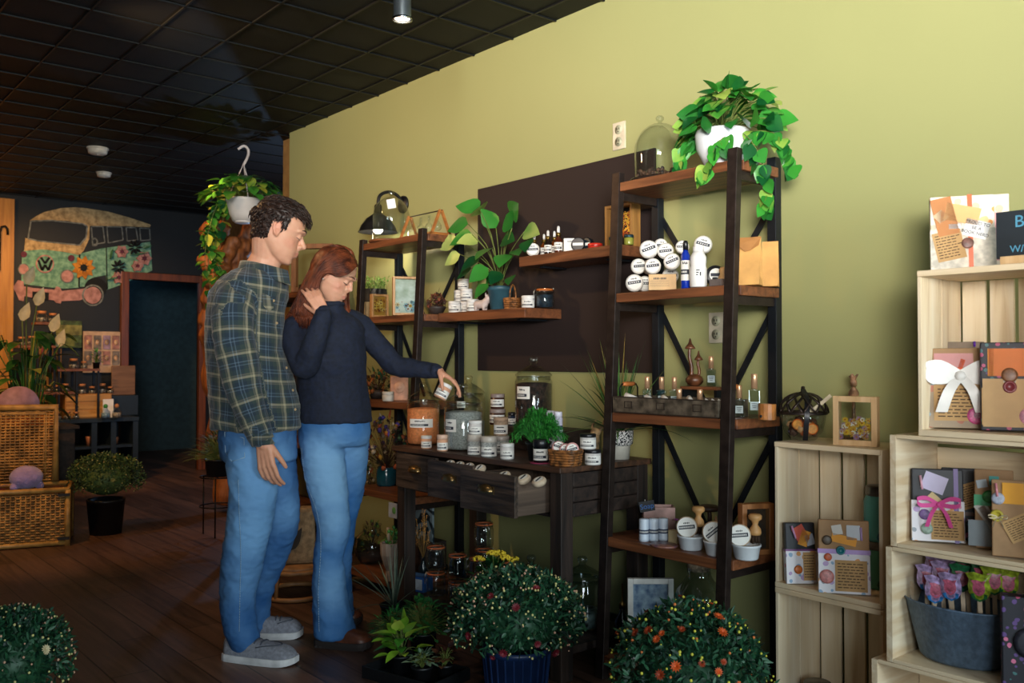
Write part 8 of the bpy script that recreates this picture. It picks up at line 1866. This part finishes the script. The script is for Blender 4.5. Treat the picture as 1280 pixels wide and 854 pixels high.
# lilac plush and flowers in the trunk
q = MB(); q.box((0, 0, 0), (.66, .20, .02), rz=0); tag(q.build('folded_blanket', mat('brown folded blanket', '#5a3420', .9, var=.3, bump=.5), None, .008), 'brown folded blanket filling the wicker trunk under the plush', 'blanket', loc=TR+ux*.38+uy*.17+UP*.347, rz=math.atan2(ux.y, ux.x))
q = MB(); q.ball((0, 0, .075), .09, 22, sq=(1.1, .9, .84)); 
for s_ in (-1, 1): q.ball((s_*.075, -.02, .02), .026, 10)
me = fuse(q, .006, 3); wrinkle(me, .004, 60); o = bpy.data.objects.new('plush_toy', me); me.name = o.name; COL.objects.link(o); me.materials.clear(); me.materials.append(mat('fuzzy lilac plush', '#b69ad0', .95, bump=1., bscale=300, sheen=.5)); tag(o, 'round fuzzy lilac plush lying on the wicker trunk', 'plush toy', loc=TR+ux*.25+uy*.12+UP*.362)
e = empty('artificial_flowers', TR+ux*.52+uy*.12+UP*.35); tag(e, 'magenta and lilac flowers heaped at the left in the wicker trunk', 'flowers'); dried(e, 60, (0, 0, 0), .11, .12, [mat('magenta bloom', '#b8286a', .6), mat('lilac bloom', '#8a6ac0', .6), mat('dark brown twig', '#3a2a22', .7)], 4, 'blooms', .06)
# orange card box and pink sign on a stand behind the trunk
e = empty('side_cabinet', (1.50, 7.14, 0)); tag(e, 'dark narrow cabinet behind the open lid of the wicker trunk', 'cabinet'); q = MB(); q.box((0, 0, .36), (.55, .34, .70)); q.build('cabinet_body', dark_w, e, .003); q = MB(); q.box((0, 0, .72), (.60, .38, .025)); q.build('cabinet_top', dark_w, e, .002)
cz = .733
e = empty('card_box', (1.48, 7.04, cz)); tag(e, 'orange red card box of small packets behind the wicker trunk', 'box'); q = MB(); q.box((0, 0, .03), (.30, .14, .06)); q.build('box_body', mat('orange red card', '#b8401c', .6), e)
for k in range(7): q = MB(); q.box((-.12+.04*k, -.02+.01*(k % 2), .085), (.035, .03, .09+.01*(k % 3)), 0, rz=.2); q.build('packet', mat('packet '+str(k % 3), ('#d9a03a', '#d9c9b0', '#c9702c')[k % 3], .6), e)
q = MB(); q.x = Mx(0, 0, .13, 0, 0, PI/2); q.lathe([(0, -.006), (.14, -.006), (.14, .006), (0, .006)], n=32); tag(q.build('round_sign', mat('dusty pink board', '#b98a94', .6, var=.15)), 'round dusty pink board with small earrings behind the orange card box', 'display board', loc=(1.45, 7.18, cz+.01))
# peace lily behind the display
e = empty('potted_lily', (1.62, 7.72, 0)); tag(e, 'tall leafy plant with cream spathes at the left edge', 'potted plant'); q = MB(); q.lathe(pot(.13, .17, .35), n=28); q.build('pot', blackpot, e); q = MB(); sp_ = MB(); random.seed(44)
for i in range(60):
    a = random.uniform(0, 2*PI); rr = random.uniform(.04, .26); z = random.uniform(.75, 1.45); p = Vector((rr*math.cos(a), rr*math.sin(a)*.7, z)); q.tube([(0, 0, .3), p*.6+Vector((0, 0, .35)), p], .004, 4); q.leaf(p, Vector((math.cos(a), math.sin(a), random.uniform(-.6, .5))), random.uniform(.16, .26), .085, .8, heart(), .2)
for px_, z in ((-.02, 1.78), (.05, 1.62), (.16, 1.42), (.20, 1.30), (-.05, 1.50)): sp_.tube([(0, 0, .5), (px_*.6, 0, z-.2), (px_, -.05, z)], .005, 5, 0); sp_.leaf((px_, -.05, z), (.25, -.1, 1), .15, .08, .3, (.3, 1, .9, .5, 0), .4, 1, up=(-.2, -1, 0))
q.build('leaves', leafmat('lily leaf', '#4f8a3a', '#15401f', .35, 8, c3='#b9b44a'), e); sp_.build('spathes', [mat('pothos stem', '#6f7d3a', .6), mat('cream spathe', '#e0cfa0', .5)], e)
# ---- hanging pothos with gnarled driftwood behind the man
hk = pt(303, 184, 6.7); pc = pt(304, 277, 6.7)
e = empty('hanging_basket', pc); tag(e, 'white hanging basket of trailing pothos behind the mans head', 'hanging plant')
hz2 = hk.z-pc.z
q = MB(); q.lathe([(0, 0), (.075, 0), (.10, .05), (.12, .14), (.128, .15), (.128, .165), (.118, .165), (.115, .14), (0, .13)], n=32); q.lathe([(0, -.012), (.06, -.012), (.066, 0), (0, 0)], n=28); q.build('basket', mat('white plastic basket', '#dcd6d2', .4, var=.03), e)
q = MB()
for k in range(3): a = 2*PI*k/3+.4; q.tube([(.12*math.cos(a), .12*math.sin(a), .16), (.02*math.cos(a), .02*math.sin(a), hz2-.17), (0, 0, hz2-.12)], .004, 5)
q.tube(smoothpath([(0, 0, hz2-.13), (.03, -.01, hz2-.06), (.03, -.01, hz2-.01), (0, 0, hz2+.012), (-.035, .02, hz2-.015)], 12), .010, 8); q.build('hanger_hook', mat('white plastic hook', '#dcd0cc', .4), e)
q = MB(); st = MB(); random.seed(23)
for i in range(120):
    v = rv(1); v.z = abs(v.z); p = Vector((v.x*.24, v.y*.24, .17+v.z*.17)); st.tube([(0, 0, .14), p*.5+Vector((0, 0, .1)), p], .002, 4); L_ = random.uniform(.09, .14); vine_leaf(q, p, Vector((v.x, v.y, -.2))+rv(.3), L_, L_*.62, .5)
for k in range(7):
    a = (2.2, 2.6, 3.0, 3.5, 1.8, 5.2, 4.2)[k]; ln = (.75, .85, .6, .5, .8, .3, .4)[k]; c = Vector((math.cos(a), math.sin(a), 0)); c = -RT*(.8-.25*k % .6)+FW*(.25*math.sin(k*2)); c.normalize() ; P = smoothpath([(0, 0, .15), c*.16+UP*.15, c*.24+UP*-.05, c*.24+rv(.05)-UP*ln*.5, c*.20+rv(.08)-UP*ln], 16); st.tube(P, .0025, 5)
    for j in range(4, 17):
        for _ in range(2): L_ = random.uniform(.06, .10); vine_leaf(q, P[j], rv(1)+Vector((0, 0, -.5))-FW*.4, L_, L_*.7, .5)
q.build('leaves', leafmat('hanging pothos leaf', '#4f9a35', '#0f4420', .35, 7, c3='#c9c84a'), e); st.build('vines', mat('pothos stem', '#6f7d3a', .6), e)
q = MB()
def L2(P, r):
    Q = smoothpath([tuple(pt(a, b_, d)) for a, b_, d in P], 24); q.tube([Vector(x)+rv(.012) for x in Q], [r*(1+.25*math.sin(i*1.7)) for i in range(25)], 9)
L2([(285, 632, 7.1), (280, 560, 7.1), (272, 480, 7.1), (268, 420, 7.1), (282, 360, 7.1), (276, 310, 7.1), (266, 285, 7.15)], .10)
L2([(278, 500, 7.1), (290, 430, 7.15), (304, 370, 7.1), (300, 320, 7.1), (318, 280, 7.15)], .075)
L2([(270, 440, 7.1), (258, 400, 7.1), (264, 350, 7.05), (254, 322, 7.05)], .05)
L2([(290, 400, 7.1), (276, 350, 7.0), (292, 300, 7.0)], .05)
me = fuse(q, .016, 1); wrinkle(me, .012, 14, (1, 1, .3)); o = bpy.data.objects.new('driftwood_trunk', me); me.name = o.name; COL.objects.link(o); me.materials.clear(); me.materials.append(wood('orange driftwood', '#a5602c', '#4a2614', 2, .6, sc=.6, bump=.6)); tag(o, 'gnarled orange brown driftwood trunk standing behind the man', 'driftwood')
e = empty('plant_stand'); p = pt(272, 664, 6.2); p.z = 0; tag(e, 'thin black wire plant stand on the floor behind the man', 'stand', loc=p); q = MB()
for k in range(3): a = 2*PI*k/3; q.tube([(.12*math.cos(a), .12*math.sin(a), 0), (.12*math.cos(a), .12*math.sin(a), .40)], .005, 6)
q.tube([(.12*math.cos(2*PI*i/20), .12*math.sin(2*PI*i/20), .40) for i in range(21)], .005, 5); q.tube([(.12*math.cos(2*PI*i/20), .12*math.sin(2*PI*i/20), .20) for i in range(21)], .005, 5)
for k in range(3): a = 2*PI*k/3; q.tube([(.12*math.cos(a), .12*math.sin(a), .395), (0, 0, .395)], .004, 5)
q.build('wire_frame', mat('black wire', '#1b1a1a', .4, .7), e)
young('potted_grass_plant', 'dull green bushy plant on the wire stand behind the man', p.x, p.y, .401, .09, .12, 320, .22, .16, .05, .10, .16, leafmat('dull olive leaf', '#5f6a3a', '#232f1c', .6, 14), 15, (.3, 1, .8, .4, 0))
# ---- rattan stool and jute sack between the people and the left rack
p = pt(370, 735, 4.62); p.z = 0; e = empty('rattan_stool', p); tag(e, 'round rattan hoop stool behind the couples legs', 'stool'); ratm = mat('pale rattan cane', '#a9784a', .5, var=.2); q = MB()
R0 = .17
for z, r_ in ((.014, R0), (.14, R0*.9)): q.tube([(r_*math.cos(2*PI*i/28), r_*math.sin(2*PI*i/28), z) for i in range(29)], .012, 8)
for k in range(4): a = 2*PI*k/4+.5; q.tube([(R0*math.cos(a), R0*math.sin(a), .02), (R0*.9*math.cos(a), R0*.9*math.sin(a), .14)], .010, 7)
q.build('cane_frame', ratm, e)
q = MB(); q.lathe([(0, .145), (R0*.88, .145), (R0*.9, .155), (R0*.86, .165), (0, .165)], n=28); q.build('seat', ratm, e)
for k in range(2):
    q = MB(); q.tube([Vector((-.02+.05*k, 0, .30))+(RT*math.cos(a)*.16+UP*math.sin(a)*.13) for a in [PI+PI*i/14 for i in range(15)]], .009, 7); q.build('hoop', ratm, e)
q = MB(); q.box((0, 0, .14), (.12, .20, .28), taper=.9); o = q.build('jute_sack', mat('jute cloth', '#a98a66', .9, var=.2, scale=40, bump=.8, bscale=250), None, .02); tag(o, 'tan jute sack printed with a dark leaf standing on the rattan stool', 'sack', loc=p+UP*.1665, rz=facing(p.x, p.y))
q = MB(); q.leaf((.0605, -.03, .07), (0, .45, .9), .13, .045, 0, heart(), 0, up=(1, 0, 0)); q.build('leaf_print', mat('dark leaf print', '#3a322c', .8), o)
